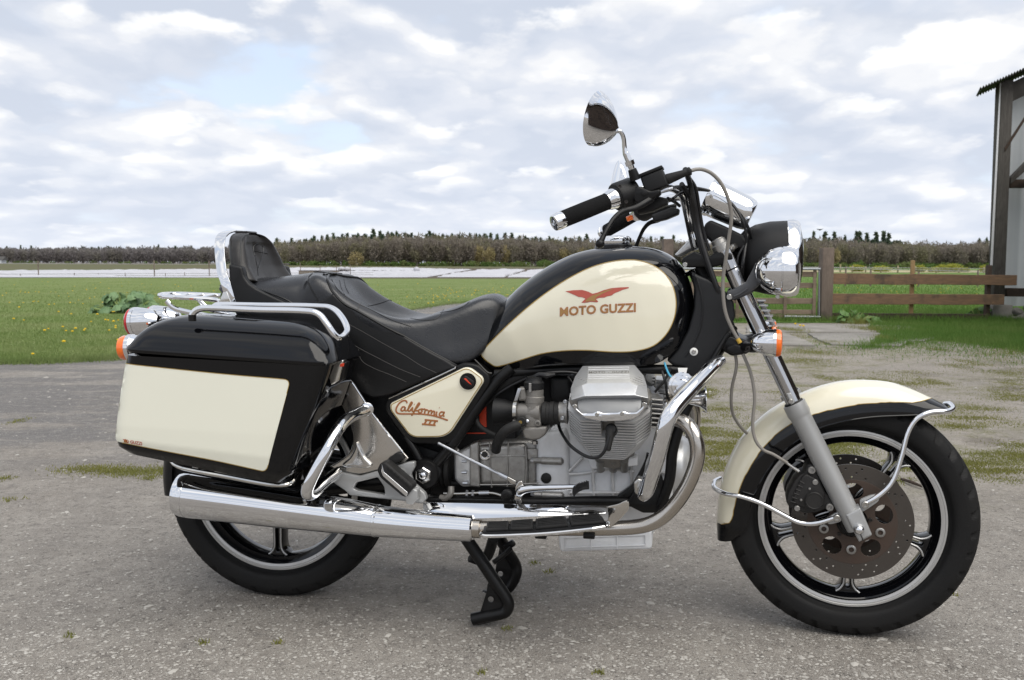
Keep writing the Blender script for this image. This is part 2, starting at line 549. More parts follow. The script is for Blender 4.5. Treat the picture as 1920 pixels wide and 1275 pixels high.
# ------------------------------------------------------------------ materials
MAT = {}
def material(name, base, rough=.5, metal=0.0, coat=0.0, spec=.5, noise_amp=0.0, noise_scale=40.0, base2=None, bump=0.0, bump_scale=200.0,
             rough_amp=0.0, trans=0.0, ior=1.45, detail=6.0, coat_rough=.04, stretch=None, sheen=0.0, sss=0.0):
    m = bpy.data.materials.new(name); m.use_nodes = True
    nt = m.node_tree; b = nt.nodes['Principled BSDF']; L = nt.links.new
    b.inputs['Base Color'].default_value = (*base, 1); b.inputs['Roughness'].default_value = rough
    b.inputs['Metallic'].default_value = metal; b.inputs['Coat Weight'].default_value = coat
    b.inputs['Coat Roughness'].default_value = coat_rough; b.inputs['Specular IOR Level'].default_value = spec
    b.inputs['Transmission Weight'].default_value = trans; b.inputs['IOR'].default_value = ior
    if sheen: b.inputs['Sheen Weight'].default_value = sheen
    if sss: b.inputs['Subsurface Weight'].default_value = sss
    if noise_amp or rough_amp or bump:
        tc = nt.nodes.new('ShaderNodeTexCoord'); vec = tc.outputs['Object']
        if stretch:
            mp = nt.nodes.new('ShaderNodeMapping'); mp.inputs['Scale'].default_value = stretch; L(vec, mp.inputs[0]); vec = mp.outputs[0]
        n = nt.nodes.new('ShaderNodeTexNoise'); n.inputs['Scale'].default_value = noise_scale; n.inputs['Detail'].default_value = detail
        n.inputs['Roughness'].default_value = .62
        L(vec, n.inputs['Vector'])
        if noise_amp:
            mx = nt.nodes.new('ShaderNodeMix'); mx.data_type = 'RGBA'
            r = nt.nodes.new('ShaderNodeMapRange'); r.inputs[1].default_value = .5 - .22; r.inputs[2].default_value = .5 + .22
            r.inputs[3].default_value = 0; r.inputs[4].default_value = noise_amp
            L(n.outputs['Fac'], r.inputs[0]); L(r.outputs[0], mx.inputs[0])
            mx.inputs[6].default_value = (*base, 1); mx.inputs[7].default_value = (*(base2 or tuple(c * .5 for c in base)), 1)
            L(mx.outputs[2], b.inputs['Base Color'])
        if rough_amp:
            r2 = nt.nodes.new('ShaderNodeMapRange'); r2.inputs[1].default_value = .3; r2.inputs[2].default_value = .7
            r2.inputs[3].default_value = max(.0, rough - rough_amp); r2.inputs[4].default_value = rough + rough_amp
            L(n.outputs['Fac'], r2.inputs[0]); L(r2.outputs[0], b.inputs['Roughness'])
        if bump:
            n2 = nt.nodes.new('ShaderNodeTexNoise'); n2.inputs['Scale'].default_value = bump_scale; n2.inputs['Detail'].default_value = 3
            L(vec, n2.inputs['Vector'])
            bp = nt.nodes.new('ShaderNodeBump'); bp.inputs['Strength'].default_value = bump; bp.inputs['Distance'].default_value = .002
            L(n2.outputs['Fac'], bp.inputs['Height']); L(bp.outputs[0], b.inputs['Normal'])
    MAT[name] = m
    return m
material('chrome', (.80, .81, .83), .045, 1.0, rough_amp=.03, noise_scale=9)
material('chrome_dull', (.66, .65, .62), .13, 1.0, rough_amp=.07, noise_scale=14)
material('polished', (.62, .60, .57), .12, 1.0, rough_amp=.05, noise_scale=10, noise_amp=.35, base2=(.45, .43, .40))
material('alloy', (.40, .395, .385), .38, .75, noise_amp=.75, noise_scale=45, base2=(.20, .19, .175), bump=.25, bump_scale=500, rough_amp=.08)
material('alloy_light', (.60, .61, .62), .36, .55, noise_amp=.5, noise_scale=30, base2=(.40, .395, .385), rough_amp=.08)
material('engine_grey', (.80, .82, .85), .42, .12, noise_amp=.8, noise_scale=9, base2=(.52, .525, .535), bump=.15, bump_scale=700)
material('grey_cover', (.20, .205, .21), .45, .4, noise_amp=.4, noise_scale=12, base2=(.26, .265, .27))
material('fin_alloy', (.64, .645, .65), .42, .25, noise_amp=.6, noise_scale=22, base2=(.38, .37, .36), bump=.2, bump_scale=600)
material('dull_alloy', (.25, .24, .225), .48, .5, noise_amp=.6, noise_scale=35, base2=(.14, .13, .12), bump=.2, bump_scale=500)
material('slider', (.40, .405, .405), .42, .45, noise_amp=.3, noise_scale=12, base2=(.33, .33, .33), rough_amp=.06)
material('black_paint', (.0025, .0027, .0036), .07, spec=.5, rough_amp=.02, noise_scale=6)
material('black_satin', (.0045, .0045, .005), .36, spec=.35, noise_amp=.4, noise_scale=30, base2=(.009, .009, .009), rough_amp=.1)
material('black_plastic', (.007, .0072, .008), .48, spec=.35, noise_amp=.4, noise_scale=60, base2=(.013, .013, .0135), bump=.2, bump_scale=900)
material('shroud_plastic', (.010, .0105, .012), .46, spec=.4, noise_amp=.5, noise_scale=14, base2=(.017, .0175, .019), bump=.15, bump_scale=900)
material('rubber', (.009, .009, .0095), .6, spec=.35, noise_amp=.6, noise_scale=20, base2=(.030, .029, .028), bump=.2, bump_scale=350)
material('tyre', (.0075, .0077, .0083), .62, spec=.25, noise_amp=.7, noise_scale=9, base2=(.015, .0143, .0137), bump=.3, bump_scale=260, rough_amp=.1)
material('foam', (.010, .010, .0105), .95, bump=.6, bump_scale=1500, spec=.2)
material('leather', (.0085, .0092, .0115), .30, noise_amp=.5, noise_scale=18, base2=(.014, .0145, .017), bump=.25, bump_scale=300, rough_amp=.08, spec=.75)
material('leather_shaded', (.0055, .0056, .0062), .45, spec=.4, noise_amp=.5, noise_scale=18, base2=(.009, .009, .0095), bump=.2, bump_scale=420, rough_amp=.08)  # darker, duller copy of the seat leather; the side's shade is in the colour
material('leather_brown', (.017, .0155, .015), .42, noise_amp=.6, noise_scale=14, base2=(.010, .0098, .010), bump=.25, bump_scale=420, rough_amp=.10)
material('piping', (.004, .004, .0045), .3)
material('thread', (.055, .052, .05), .7)
material('cream', (.75, .715, .575), .18, coat=.8, noise_amp=.25, noise_scale=7, base2=(.72, .68, .535), coat_rough=.05)
material('cream_pannier', (.77, .765, .655), .30, coat=.35, noise_amp=.3, noise_scale=5, base2=(.735, .73, .62), coat_rough=.12)
material('gold_line', (.33, .22, .06), .4)
material('decal_red', (.42, .070, .042), .35, coat=.5)
material('decal_gold', (.33, .175, .045), .35, coat=.5)
material('orange_lens', (.95, .17, .01), .10, coat=1.0, sss=.25)
material('red_lens', (.42, .008, .012), .10, coat=1.0, sss=.15)
material('red_bracket', (.62, .055, .02), .4)
material('rust_disc', (.088, .078, .069), .42, .6, noise_amp=.6, noise_scale=30, base2=(.064, .055, .048), rough_amp=.08)
material('rust_carrier', (.070, .046, .034), .6, .35, noise_amp=.9, noise_scale=22, base2=(.065, .050, .042))
material('dark_iron', (.022, .021, .021), .5, .3, noise_amp=.5, noise_scale=30, base2=(.045, .035, .028))
material('steel', (.50, .49, .47), .25, 1.0, rough_amp=.06)
material('zinc', (.56, .58, .62), .28, .9, noise_amp=.4, noise_scale=60, base2=(.42, .43, .45))
material('brass', (.42, .30, .10), .35, 1.0)
material('cable_grey', (.235, .22, .20), .45)
material('cable_black', (.010, .010, .011), .35)
material('header_pipe', (.54, .51, .47), .22, 1.0, noise_amp=.8, noise_scale=5, base2=(.42, .375, .32), rough_amp=.07)
material('white_label', (.75, .75, .73), .5)
material('blue_wire', (.10, .40, .60), .4)
material('yellow_cap', (.55, .35, .05), .5)
material('glass', (1, 1, 1), .02, trans=1.0)
material('rim_silver', (.52, .52, .515), .34, .55, noise_amp=.5, noise_scale=18, base2=(.40, .395, .38), rough_amp=.08)
material('caliper', (.015, .0145, .0145), .52, .2, noise_amp=.7, noise_scale=40, base2=(.030, .028, .026), bump=.2, bump_scale=500)
material('mirror_glass', (.85, .87, .88), .02, 1.0)
# ------------------------------------------------------------------ the ground
def nodes_of(name):
    m = bpy.data.materials.new(name); m.use_nodes = True
    nt = m.node_tree; b = nt.nodes['Principled BSDF']; L = nt.links.new
    MAT[name] = m
    tc = nt.nodes.new('ShaderNodeTexCoord')
    def N(t, **k): return _node(nt, t, **k)
    def noise_f(scale, detail=5, rough=.6, vec=None, dist=0):
        n = N('ShaderNodeTexNoise'); n.inputs['Scale'].default_value = scale; n.inputs['Detail'].default_value = detail
        n.inputs['Roughness'].default_value = rough; n.inputs['Distortion'].default_value = dist
        L(vec or tc.outputs['Object'], n.inputs['Vector']); return n.outputs['Fac']
    def rng(f, a, b_, c=0.0, d=1.0):
        n = N('ShaderNodeMapRange'); n.interpolation_type = 'SMOOTHSTEP'
        for i, v in enumerate((a, b_, c, d)): n.inputs[i + 1].default_value = v
        L(f, n.inputs[0]); return n.outputs[0]
    def mixc(f, a, b_):
        n = N('ShaderNodeMix', data_type='RGBA')
        if isinstance(f, (int, float)): n.inputs[0].default_value = f
        else: L(f, n.inputs[0])
        for i, c in ((6, a), (7, b_)):
            if isinstance(c, tuple): n.inputs[i].default_value = (*c, 1)
            else: L(c, n.inputs[i])
        return n.outputs[2]
    def math_(op, a, b_=None):
        n = N('ShaderNodeMath', operation=op)
        for i, v in enumerate((a, b_)):
            if v is None: continue
            if isinstance(v, (int, float)): n.inputs[i].default_value = v
            else: L(v, n.inputs[i])
        return n.outputs[0]
    def mapping(loc=(0, 0, 0), scale=(1, 1, 1), rot=(0, 0, 0)):
        n = N('ShaderNodeMapping'); n.inputs['Location'].default_value = loc; n.inputs['Scale'].default_value = scale; n.inputs['Rotation'].default_value = rot
        L(tc.outputs['Object'], n.inputs[0]); return n.outputs[0]
    def bump(h, strength, dist):
        n = N('ShaderNodeBump'); n.inputs['Strength'].default_value = strength; n.inputs['Distance'].default_value = dist
        L(h, n.inputs['Height']); L(n.outputs[0], b.inputs['Normal'])
    return dict(m=m, nt=nt, b=b, L=L, tc=tc, N=N, noise=noise_f, rng=rng, mix=mixc, math=math_, map=mapping, bump=bump)

def mat_ground():
    k = nodes_of('gravel_track'); N, L = k['N'], k['L']
    sep = N('ShaderNodeSeparateXYZ'); L(k['tc'].outputs['Object'], sep.inputs[0])
    x, y = sep.outputs[0], sep.outputs[1]
    big = k['noise'](.55, 6, .62)
    mid = k['noise'](3.2, 6, .65)
    spot = k['noise'](11, 5, .7)
    streak = k['noise'](1.0, 7, .70, k['map'](scale=(.7, 2.0, 1)))
    # worn tar further left and back, sandy grit elsewhere
    left = k['math']('MULTIPLY', k['rng'](x, 1.2, -1.2), k['rng'](y, 3.9, 5.4))
    tar = k['math']('MULTIPLY', left, k['rng'](streak, .60, .46))
    grit = k['mix'](k['rng'](mid, .3, .7), (.345, .320, .288), (.265, .245, .222))
    grit = k['mix'](k['math']('MULTIPLY', k['rng'](spot, .46, .66), .45), grit, (.20, .181, .160))
    grit = k['mix'](k['math']('MULTIPLY', k['rng'](big, .50, .64), .40), grit, (.225, .198, .170))
    sand = k['math']('MULTIPLY', k['rng'](x, 1.0, 2.4), k['rng'](y, 3.2, 4.6))
    grit = k['mix'](k['math']('MULTIPLY', sand, k['rng'](k['noise'](2.1, 6, .7), .35, .60, .25, .85)), grit, (.375, .342, .298))
    col = k['mix'](k['math']('MULTIPLY', tar, .80), grit, (.135, .134, .139))
    g1 = k['noise'](42, 5, .75); g2 = k['noise'](120, 4, .7)
    col = k['mix'](k['math']('MULTIPLY', k['rng'](g1, .50, .68), .55), col, (.145, .132, .118))
    col = k['mix'](k['math']('MULTIPLY', k['rng'](g1, .46, .32), .40), col, (.38, .36, .33))
    col = k['mix'](k['math']('MULTIPLY', k['rng'](g2, .55, .70), .5), col, (.42, .40, .37))
    g0 = k['noise'](15, 6, .75)
    col = k['mix'](k['math']('MULTIPLY', k['rng'](g0, .52, .64), .40), col, (.42, .395, .36))
    col = k['mix'](k['math']('MULTIPLY', k['rng'](g0, .46, .36), .45), col, (.115, .108, .102))
    # pebbles of three sizes pressed into the surface
    heights = None
    for sc, share, amp in ((62, .84, .75), (105, .74, .65), (180, .62, .5)):
        v = N('ShaderNodeTexVoronoi'); v.feature = 'F1'; v.inputs['Scale'].default_value = sc; v.inputs['Randomness'].default_value = 1
        L(k['tc'].outputs['Object'], v.inputs['Vector'])
        sc_ = N('ShaderNodeSeparateColor'); L(v.outputs['Color'], sc_.inputs[0])
        pres = k['rng'](sc_.outputs[0], share, share + .02)
        disc = k['rng'](v.outputs['Distance'], .42, .30)
        pm = k['math']('MULTIPLY', pres, disc)
        tone = k['mix'](k['rng'](sc_.outputs[1], .25, .95), (.14, .128, .115), (.46, .44, .40))
        col = k['mix'](k['math']('MULTIPLY', pm, amp), col, tone)
        hgt = k['math']('MULTIPLY', pm, 1.0 if sc == 55 else .6)
        heights = hgt if heights is None else k['math']('ADD', heights, hgt)
    rough = k['noise'](140, 4, .7)
    heights = k['math']('ADD', heights, k['math']('MULTIPLY', rough, 1.2))
    k['bump'](heights, .8, .008)
    fine = k['noise'](420, 3, .7)
    col = k['mix'](k['math']('MULTIPLY', k['rng'](fine, .40, .62), .35), col, (.085, .075, .066))
    # a film of moss at the back right and scattered patches
    area = k['math']('MULTIPLY', k['rng'](y, 3.4, 5.2), k['rng'](x, .4, 1.6))
    moss = k['math']('MULTIPLY', k['rng'](k['noise'](.9, 6, .66, k['map']((4, 9, 0), (1, 1.3, 1))), .44, .60), area)
    moss = k['math']('MULTIPLY', moss, k['rng'](k['noise'](6.5, 6, .72), .40, .62))
    moss = k['math']('MULTIPLY', moss, k['rng'](k['noise'](55, 4, .7), .34, .52))
    col = k['mix'](k['math']('MULTIPLY', moss, .9), col, (.140, .142, .048))
    soil_ = k['math']('MULTIPLY', k['rng'](k['noise'](1.4, 6, .7, k['map']((14, 2, 0))), .54, .66), area)
    col = k['mix'](k['math']('MULTIPLY', soil_, .5), col, (.10, .085, .066))
    L(col, k['b'].inputs['Base Color']); k['b'].inputs['Roughness'].default_value = .88; k['b'].inputs['Specular IOR Level'].default_value = .25
mat_ground()
def mat_simple_field(name, c1, c2, sc, c3=None, sc3=.1, bump=.3, stretch=(1, 1, 1)):
    k = nodes_of(name); v = k['map'](scale=stretch)
    col = k['mix'](k['rng'](k['noise'](sc, 8, .7, v), .32, .68), c1, c2)
    if c3: col = k['mix'](k['math']('MULTIPLY', k['rng'](k['noise'](sc3, 5, .6, v), .42, .66), .8), col, c3)
    k['L'](col, k['b'].inputs['Base Color']); k['b'].inputs['Roughness'].default_value = .9; k['b'].inputs['Specular IOR Level'].default_value = .15
    if bump: k['bump'](k['noise'](sc * 3, 5, .7), bump, .05)
    return k['m']
mat_simple_field('lawn', (.155, .205, .062), (.105, .150, .042), 9, (.185, .220, .085), .35, .5, (1, 2.2, 1))
mat_simple_field('paddock', (.115, .195, .045), (.085, .150, .034), 6, (.15, .21, .06), .3, .5)
mat_simple_field('crop_field', (.115, .105, .055), (.085, .080, .045), .9, (.095, .115, .045), .03, 0, (1, 1, 1))
mat_simple_field('dry_strip', (.38, .34, .21), (.30, .27, .16), 2, None, bump=0)
mat_simple_field('soil', (.105, .085, .062), (.075, .060, .045), 3, None, bump=.4)
mat_simple_field('concrete', (.30, .285, .262), (.235, .222, .205), 7, (.19, .18, .165), 1.1, .25)
def mat_film():
    k = nodes_of('crop_film')
    n = k['noise'](.8, 7, .7, k['map'](scale=(.25, 1.6, 1)))
    col = k['mix'](k['rng'](n, .40, .62), (.52, .52, .555), (.40, .40, .43))
    k['L'](col, k['b'].inputs['Base Color']); k['b'].inputs['Roughness'].default_value = .6
    k['bump'](k['noise'](1.2, 6, .7, k['map'](scale=(.3, 2.5, 1))), .7, .25)
mat_film()
def mat_wood(name, c1, c2, c3, sc=7, along=(1, 8, 8)):
    k = nodes_of(name); v = k['map'](scale=along)
    col = k['mix'](k['rng'](k['noise'](sc, 8, .7, v, .4), .32, .66), c1, c2)
    col = k['mix'](k['math']('MULTIPLY', k['rng'](k['noise'](1.9, 5, .65), .50, .66), .85), col, c3)
    k['L'](col, k['b'].inputs['Base Color']); k['b'].inputs['Roughness'].default_value = .8; k['b'].inputs['Specular IOR Level'].default_value = .25
    k['bump'](k['noise'](sc * 2, 7, .7, v, .3), .5, .012)
mat_wood('rail_wood', (.255, .155, .095), (.175, .115, .078), (.085, .066, .054), 5, (1, 9, 9))
mat_wood('grey_wood', (.195, .155, .128), (.145, .115, .096), (.10, .082, .07), 7, (9, 9, 1))
mat_wood('gate_wood', (.27, .205, .155), (.20, .155, .115), (.15, .115, .09), 6, (1, 9, 9))
mat_wood('old_beam', (.105, .098, .088), (.070, .064, .058), (.052, .048, .043), 6, (9, 9, 1))
mat_wood('dark_board', (.080, .056, .042), (.052, .038, .030), (.030, .023, .020), 5, (1, 9, 9))
mat_wood('pale_batten', (.34, .23, .115), (.27, .18, .09), (.20, .14, .08), 6, (9, 9, 1))
mat_wood('stake_wood', (.36, .30, .18), (.28, .23, .14), (.2, .17, .11), 6, (9, 9, 1))
material('galvanised', (.30, .32, .34), .5, .5, noise_amp=.4, noise_scale=20, base2=(.24, .25, .27))
material('cladding', (.50, .53, .55), .45, noise_amp=.3, noise_scale=3, base2=(.42, .45, .47))
material('cladding_edge', (.78, .78, .80), .5)
material('fibre_cement', (.060, .058, .056), .85, noise_amp=.5, noise_scale=6, base2=(.09, .088, .083))
material('stone', (.155, .145, .130), .85, noise_amp=.7, noise_scale=9, base2=(.085, .082, .072), bump=.5, bump_scale=40)
material('wire', (.22, .22, .21), .5, .6)

def sheet(name, pts, z, mat, kind='structure'):
    me = from_py([(p[0], p[1], z) for p in pts], [tuple(range(len(pts)))])
    fix(me)
    if me.polygons[0].normal.z < 0: me.flip_normals()
    o = obj(name, me, MAT[mat], smooth=False)
    if kind: o['kind'] = kind
    return o
def G(px, py): 
    p = ground_at(px, py); return (p.x, p.y)
S_ = 4000
sheet('ground', [(-S_, -S_), (S_, -S_), (S_, S_), (-S_, S_)], 0, 'gravel_track')

# wobbling outlines
def wob(a, b, n, amp, seed, fine=.35):
    a, b = Vector(a), Vector(b); out = []; t = (b - a); nn = Vector((-t.y, t.x)).normalized()
    for i in range(n):
        s = i / n
        o = noise.noise(Vector((s * 6.0, seed, 0))) + fine * noise.noise(Vector((s * 31.0, seed, 3)))
        out.append(a.lerp(b, s) + nn * o * amp)
    return out
LAWN_EDGE = [G(-900, 690), G(0, 681), G(110, 679), G(235, 672), G(420, 640), G(640, 600), G(838, 571), G(930, 560.5), G(985, 549), G(1065, 529)]
_le = []
for a, b in zip(LAWN_EDGE, LAWN_EDGE[1:]): _le += wob(a, b, 26, .07 if a[1] < 14 else .16, a[0])
LAWN_POLY = [(p.x, p.y) for p in _le] + [G(1065, 521.6), G(560, 521.0), G(-500, 520.5), (-90, 60), (-90, 12)]
sheet('lawn', LAWN_POLY, .012, 'lawn')
sheet('crop_field', [G(-700, 520.3), G(1100, 521.3), (60, 420), (-420, 420)], .006, 'crop_field')
sheet('soil_strip', [G(540, 522.3), G(1100, 523.0), G(1100, 503.6), G(540, 502.4)], .016, 'soil')
# right-hand paddock behind the fence, with a strip of dry grass before the far fence
sheet('paddock', [G(1270, 606), G(1540, 606), G(1900, 607), G(2300, 606), G(2300, 511.6), G(1270, 509.5)], .010, 'paddock')
sheet('dry_strip', [G(1270, 510.4), G(2300, 512.5), G(2300, 508.2), G(1270, 506.4)], .03, 'dry_strip')
sheet('far_meadow', [G(1100, 507.0), G(2300, 508.4), (300, 420), (40, 420)], .02, 'paddock')
# grassed strip before the barn
V_EDGE = []
_ve = [G(1630, 652), G(1690, 640), G(1760, 634), G(1850, 646), G(1990, 664), G(2200, 690)]
for a, b in zip(_ve, _ve[1:]): V_EDGE += wob(a, b, 16, .12, a[0] + 5)
VERGE = [(p.x, p.y) for p in V_EDGE] + [G(2200, 604), G(1640, 606.5), G(1625, 618), G(1655, 628)]
sheet('verge', VERGE, .008, 'paddock')
SL = [[G(1400, 612), G(1555, 609.5), G(1700, 613), G(1716, 617), G(1640, 624), G(1570, 625), G(1470, 624), G(1400, 625)],
      [G(1400, 627), G(1470, 626), G(1510, 640), G(1528, 650), G(1470, 649), G(1400, 650)],
      [G(1514, 627), G(1640, 626), G(1755, 634), G(1735, 641), G(1702, 642), G(1690, 651), G(1560, 648), G(1536, 640)]]
for i, q in enumerate(SL):
    lp = []
    q = [Vector(p) for p in q]
    for a, b in zip(q, q[1:] + q[:1]): lp += wob(a, b, 7, .035, i * 7 + a.x)
    lp = [(p.x, p.y) for p in lp]
    me = plate_xz([lp], 0, .05, .006, 1)
    co = np.empty(len(me.vertices) * 3, np.float32); me.vertices.foreach_get('co', co); co = co.reshape(-1, 3)
    me.vertices.foreach_set('co', np.stack([co[:, 0], co[:, 2], .022 - co[:, 1]], 1).ravel()); fix(me)
    struct(obj('concrete_slab', me, MAT['concrete']))

# ------------------------------------------------------------------ crop film spread over the field behind the lawn
def film(pts, z, label, seed):
    """a sheet of film with a ragged, lifted edge, sagging over the beds"""
    a, b, c, d = [Vector(G(*p)) for p in pts]      # near left, near right, far right, far left
    nu, nv = 150, 22; v, f = [], []
    for j in range(nv + 1):
        for i in range(nu + 1):
            u, w = i / nu, (j / nv)
            p = (a.lerp(b, u)).lerp(d.lerp(c, u), w ** 1.3)
            if j == 0: p.y += .7 * noise.noise(Vector((p.x * .35, seed, 0)))
            h = z + .10 * noise.noise(Vector((p.x * .5, p.y * .7, seed))) + .10 * noise.noise(Vector((p.x * .1, p.y * 1.7, seed + 4))) + .06
            if i in (0, nu) or j in (0, nv): h = z - .02
            v.append((p.x, p.y, h))
    for j in range(nv):
        for i in range(nu): f.append((j*(nu+1)+i, j*(nu+1)+i+1, (j+1)*(nu+1)+i+1, (j+1)*(nu+1)+i))
    tag(obj('crop_film', from_py(v, f), MAT['crop_film'], angle=60), label, 'plastic sheet', 'crop film spread on the field')
film([(-500, 520.8), (560, 521.4), (560, 504.6), (-500, 513.5)], .06, 'white crop film stretched across the field left of the backrest', 1.3)
film([(440, 508.4), (880, 507.6), (745, 503.2), (440, 503.6)], .10, 'narrow white crop film strip behind the seat, beyond the wire fence', 8.1)
film([(600, 521.2), (800, 521.0), (885, 505.8), (640, 511.0)], .06, 'white crop film between rider seat and dark soil gap', 4.2)
film([(818, 520.8), (945, 520.8), (985, 506.6), (905, 506.0)], .06, 'white crop film right of the dark soil gap', 6.6)
film([(951, 520.9), (1110, 520.8), (1100, 507.4), (996, 506.8)], .06, 'white crop film running on behind the black fuel tank', 9.9)

# ------------------------------------------------------------------ distant wood
def mat_foliage(name, c1, c2, c3, sc=.5, tr=.0):
    k = nodes_of(name)
    geo = k['N']('ShaderNodeNewGeometry')
    c = k['mix'](geo.outputs['Random Per Island'], c1, c2)
    c = k['mix'](k['math']('MULTIPLY', k['rng'](k['noise'](sc, 4, .6), .45, .62), .8), c, c3)
    k['L'](c, k['b'].inputs['Base Color']); k['b'].inputs['Roughness'].default_value = .75; k['b'].inputs['Specular IOR Level'].default_value = .25
    tl = k['N']('ShaderNodeBsdfTranslucent'); mx = k['N']('ShaderNodeMixShader'); mx.inputs[0].default_value = .42
    k['L'](c, tl.inputs[0]); k['L'](k['b'].outputs[0], mx.inputs[1]); k['L'](tl.outputs[0], mx.inputs[2])
    k['L'](mx.outputs[0], k['nt'].nodes['Material Output'].inputs[0])
    return k['m']
mat_foliage('bare_twigs', (.235, .205, .170), (.190, .166, .142), (.215, .205, .115), .07)
mat_foliage('bare_twigs_hazed', (.225, .205, .200), (.180, .166, .166), (.205, .192, .160), .05)  # greyer than the nearer twigs: distance haze put into the colour
mat_foliage('budding_twigs', (.36, .30, .15), (.26, .215, .12), (.33, .30, .135), .08)
mat_foliage('needles', (.105, .145, .095), (.065, .095, .068), (.12, .15, .085), .3)
mat_foliage('understorey', (.13, .20, .055), (.085, .145, .038), (.17, .19, .07), .3)
mat_foliage('yellow_bush', (.40, .40, .075), (.28, .30, .05), (.34, .36, .09), .5)
material('far_bark', (.36, .33, .30), .9, noise_amp=.5, noise_scale=1, base2=(.24, .22, .20))

def clump_mesh(n, rad, cz, size, shape='round', seed=0, hollow=.3, up=.0, thin=1.0):
    """loose crown of small leaf or twig faces through an uneven volume"""
    r = np.random.default_rng(seed)
    d = r.normal(size=(n, 3)); d /= np.linalg.norm(d, axis=1)[:, None]
    rr = (hollow + (1 - hollow) * r.random(n) ** .45)
    lob = np.array([1 + .32 * noise.noise(Vector((x * 1.7 + seed, y * 1.7, z * 1.7))) for x, y, z in d])
    p = d * (rr * lob)[:, None]
    if shape == 'cone':
        t = r.random(n) ** 1.6; a = r.random(n) * 2 * np.pi
        ph = .55 + .45 * np.abs(np.sin(t * 22 + seed))
        q = (1 - t) * ph * (.35 + .65 * r.random(n) ** .5)
        p = np.stack([np.cos(a) * q, np.sin(a) * q, t * 2 - 1], 1)
    c = p * np.array(rad) + np.array([0, 0, cz])
    u = r.normal(size=(n, 3)); u /= np.linalg.norm(u, axis=1)[:, None]; u[:, 2] += up
    w = np.cross(u, r.normal(size=(n, 3))); w /= np.linalg.norm(w, axis=1)[:, None] + 1e-9
    s = size * (.5 + r.random(n))[:, None]
    return np.concatenate([c - w * s * .5 * thin, c + w * s * .5 * thin, c + u * s], 1).reshape(-1, 3)
def tri_mesh(v):
    n = len(v) // 3; me = bpy.data.meshes.new('m')
    me.vertices.add(len(v)); me.vertices.foreach_set('co', np.ascontiguousarray(v, np.float32).ravel())
    me.loops.add(len(v)); me.loops.foreach_set('vertex_index', np.arange(len(v), dtype=np.int32))
    me.polygons.add(n); me.polygons.foreach_set('loop_start', np.arange(0, len(v), 3, dtype=np.int32))
    me.update(calc_edges=True); return me
def trunk_tris(h, r, lean=0.0, limbs=0, seed=0):
    rr = random.Random(seed); out = []
    def limb(a, b, r0, r1):
        a, b = Vector(a), Vector(b); t = (b - a).normalized(); e = t.orthogonal().normalized(); g = t.cross(e)
        A = [a + (e * math.cos(k * 1.2566) + g * math.sin(k * 1.2566)) * r0 for k in range(5)]
        B = [b + (e * math.cos(k * 1.2566) + g * math.sin(k * 1.2566)) * r1 for k in range(5)]
        for k in range(5):
            q = (k + 1) % 5; out.extend([A[k], A[q], B[q], A[k], B[q], B[k]])
    top = Vector((lean, 0, h)); limb((0, 0, 0), top, r, r * .35)
    for i in range(limbs):
        z = h * rr.uniform(.3, .9); a = rr.uniform(0, 6.28); L = h * rr.uniform(.15, .3)
        s = Vector((lean * z / h, 0, z)); limb(s, s + Vector((math.cos(a) * L * .7, math.sin(a) * L * .7, L)), r * .4, r * .08)
    return np.array([tuple(p) for p in out])
# a few kinds of tree, each with trunk and crown; individual trees are copies with their own size and turn
TREES = {}
def tree_kind(key, h, crown_args, crown_mat, trunk_r, limbs, seed):
    TREES[key] = (tri_mesh(trunk_tris(h * .95, trunk_r, .2, limbs, seed)), tri_mesh(clump_mesh(*crown_args)), crown_mat, h)
for s in range(4):
    tree_kind('bare%d' % s, 11, (1000, (2.7 + .35 * s, 2.7 + .35 * s, 4.6 + .3 * s), 6.1, .62, 'round', s + 1, .1, .7, .8), 'bare_twigs', .20, 7, s)
    tree_kind('barefar%d' % s, 11, (700, (3.0 + .4 * s, 3.0 + .4 * s, 5.0), 5.8, .80, 'round', s + 21, .1, .6, .8), 'bare_twigs_hazed', .16, 5, s)
for s in range(2):
    tree_kind('bud%d' % s, 9, (850, (3.0, 3.0, 4.2), 4.9, .75, 'round', s + 31, .1, 1.0, .55), 'budding_twigs', .15, 6, s)
    tree_kind('pine%d' % s, 12, (560, (1.9, 1.9, 4.6), 7.6, .75, 'cone', s + 41, .2, -.1), 'needles', .15, 0, s)
for m_ in TREES.values(): m_[0].materials.append(MAT['far_bark']); m_[1].materials.append(MAT[m_[2]])
TREE_WORDS = {'bare': ('bare_tree', 'bare brown deciduous tree at the near edge of the far wood', 'bare trees along the wood edge'),
              'barefar': ('leafless_tree', 'leafless grey brown tree in the distant wood left of the backrest', 'leafless trees of the distant wood'),
              'bud': ('budding_tree', 'yellowish budding tree standing at the edge of the far wood', 'budding trees along the wood edge'),
              'pine': ('conifer_tree', 'dark green conifer rising above the bare trees of the far wood', 'conifers above the far wood')}
FORCED = {}
def tree(key, x, y, s, rot, label=None):
    kind = key.rstrip('0123456789'); nm, lb, gp = TREE_WORDS[kind]
    e = bpy.data.objects.new(nm, None); COL.objects.link(e)
    e.location = (x, y, 0); e.rotation_euler = (0, 0, rot); e.scale = (s[0], s[0], s[1])
    tag(e, label or lb, 'tree', gp)
    for q, nm2 in ((0, 'trunk'), (1, 'crown')):
        c = bpy.data.objects.new(nm2, TREES[key][q]); COL.objects.link(c); c.parent = e
    return e
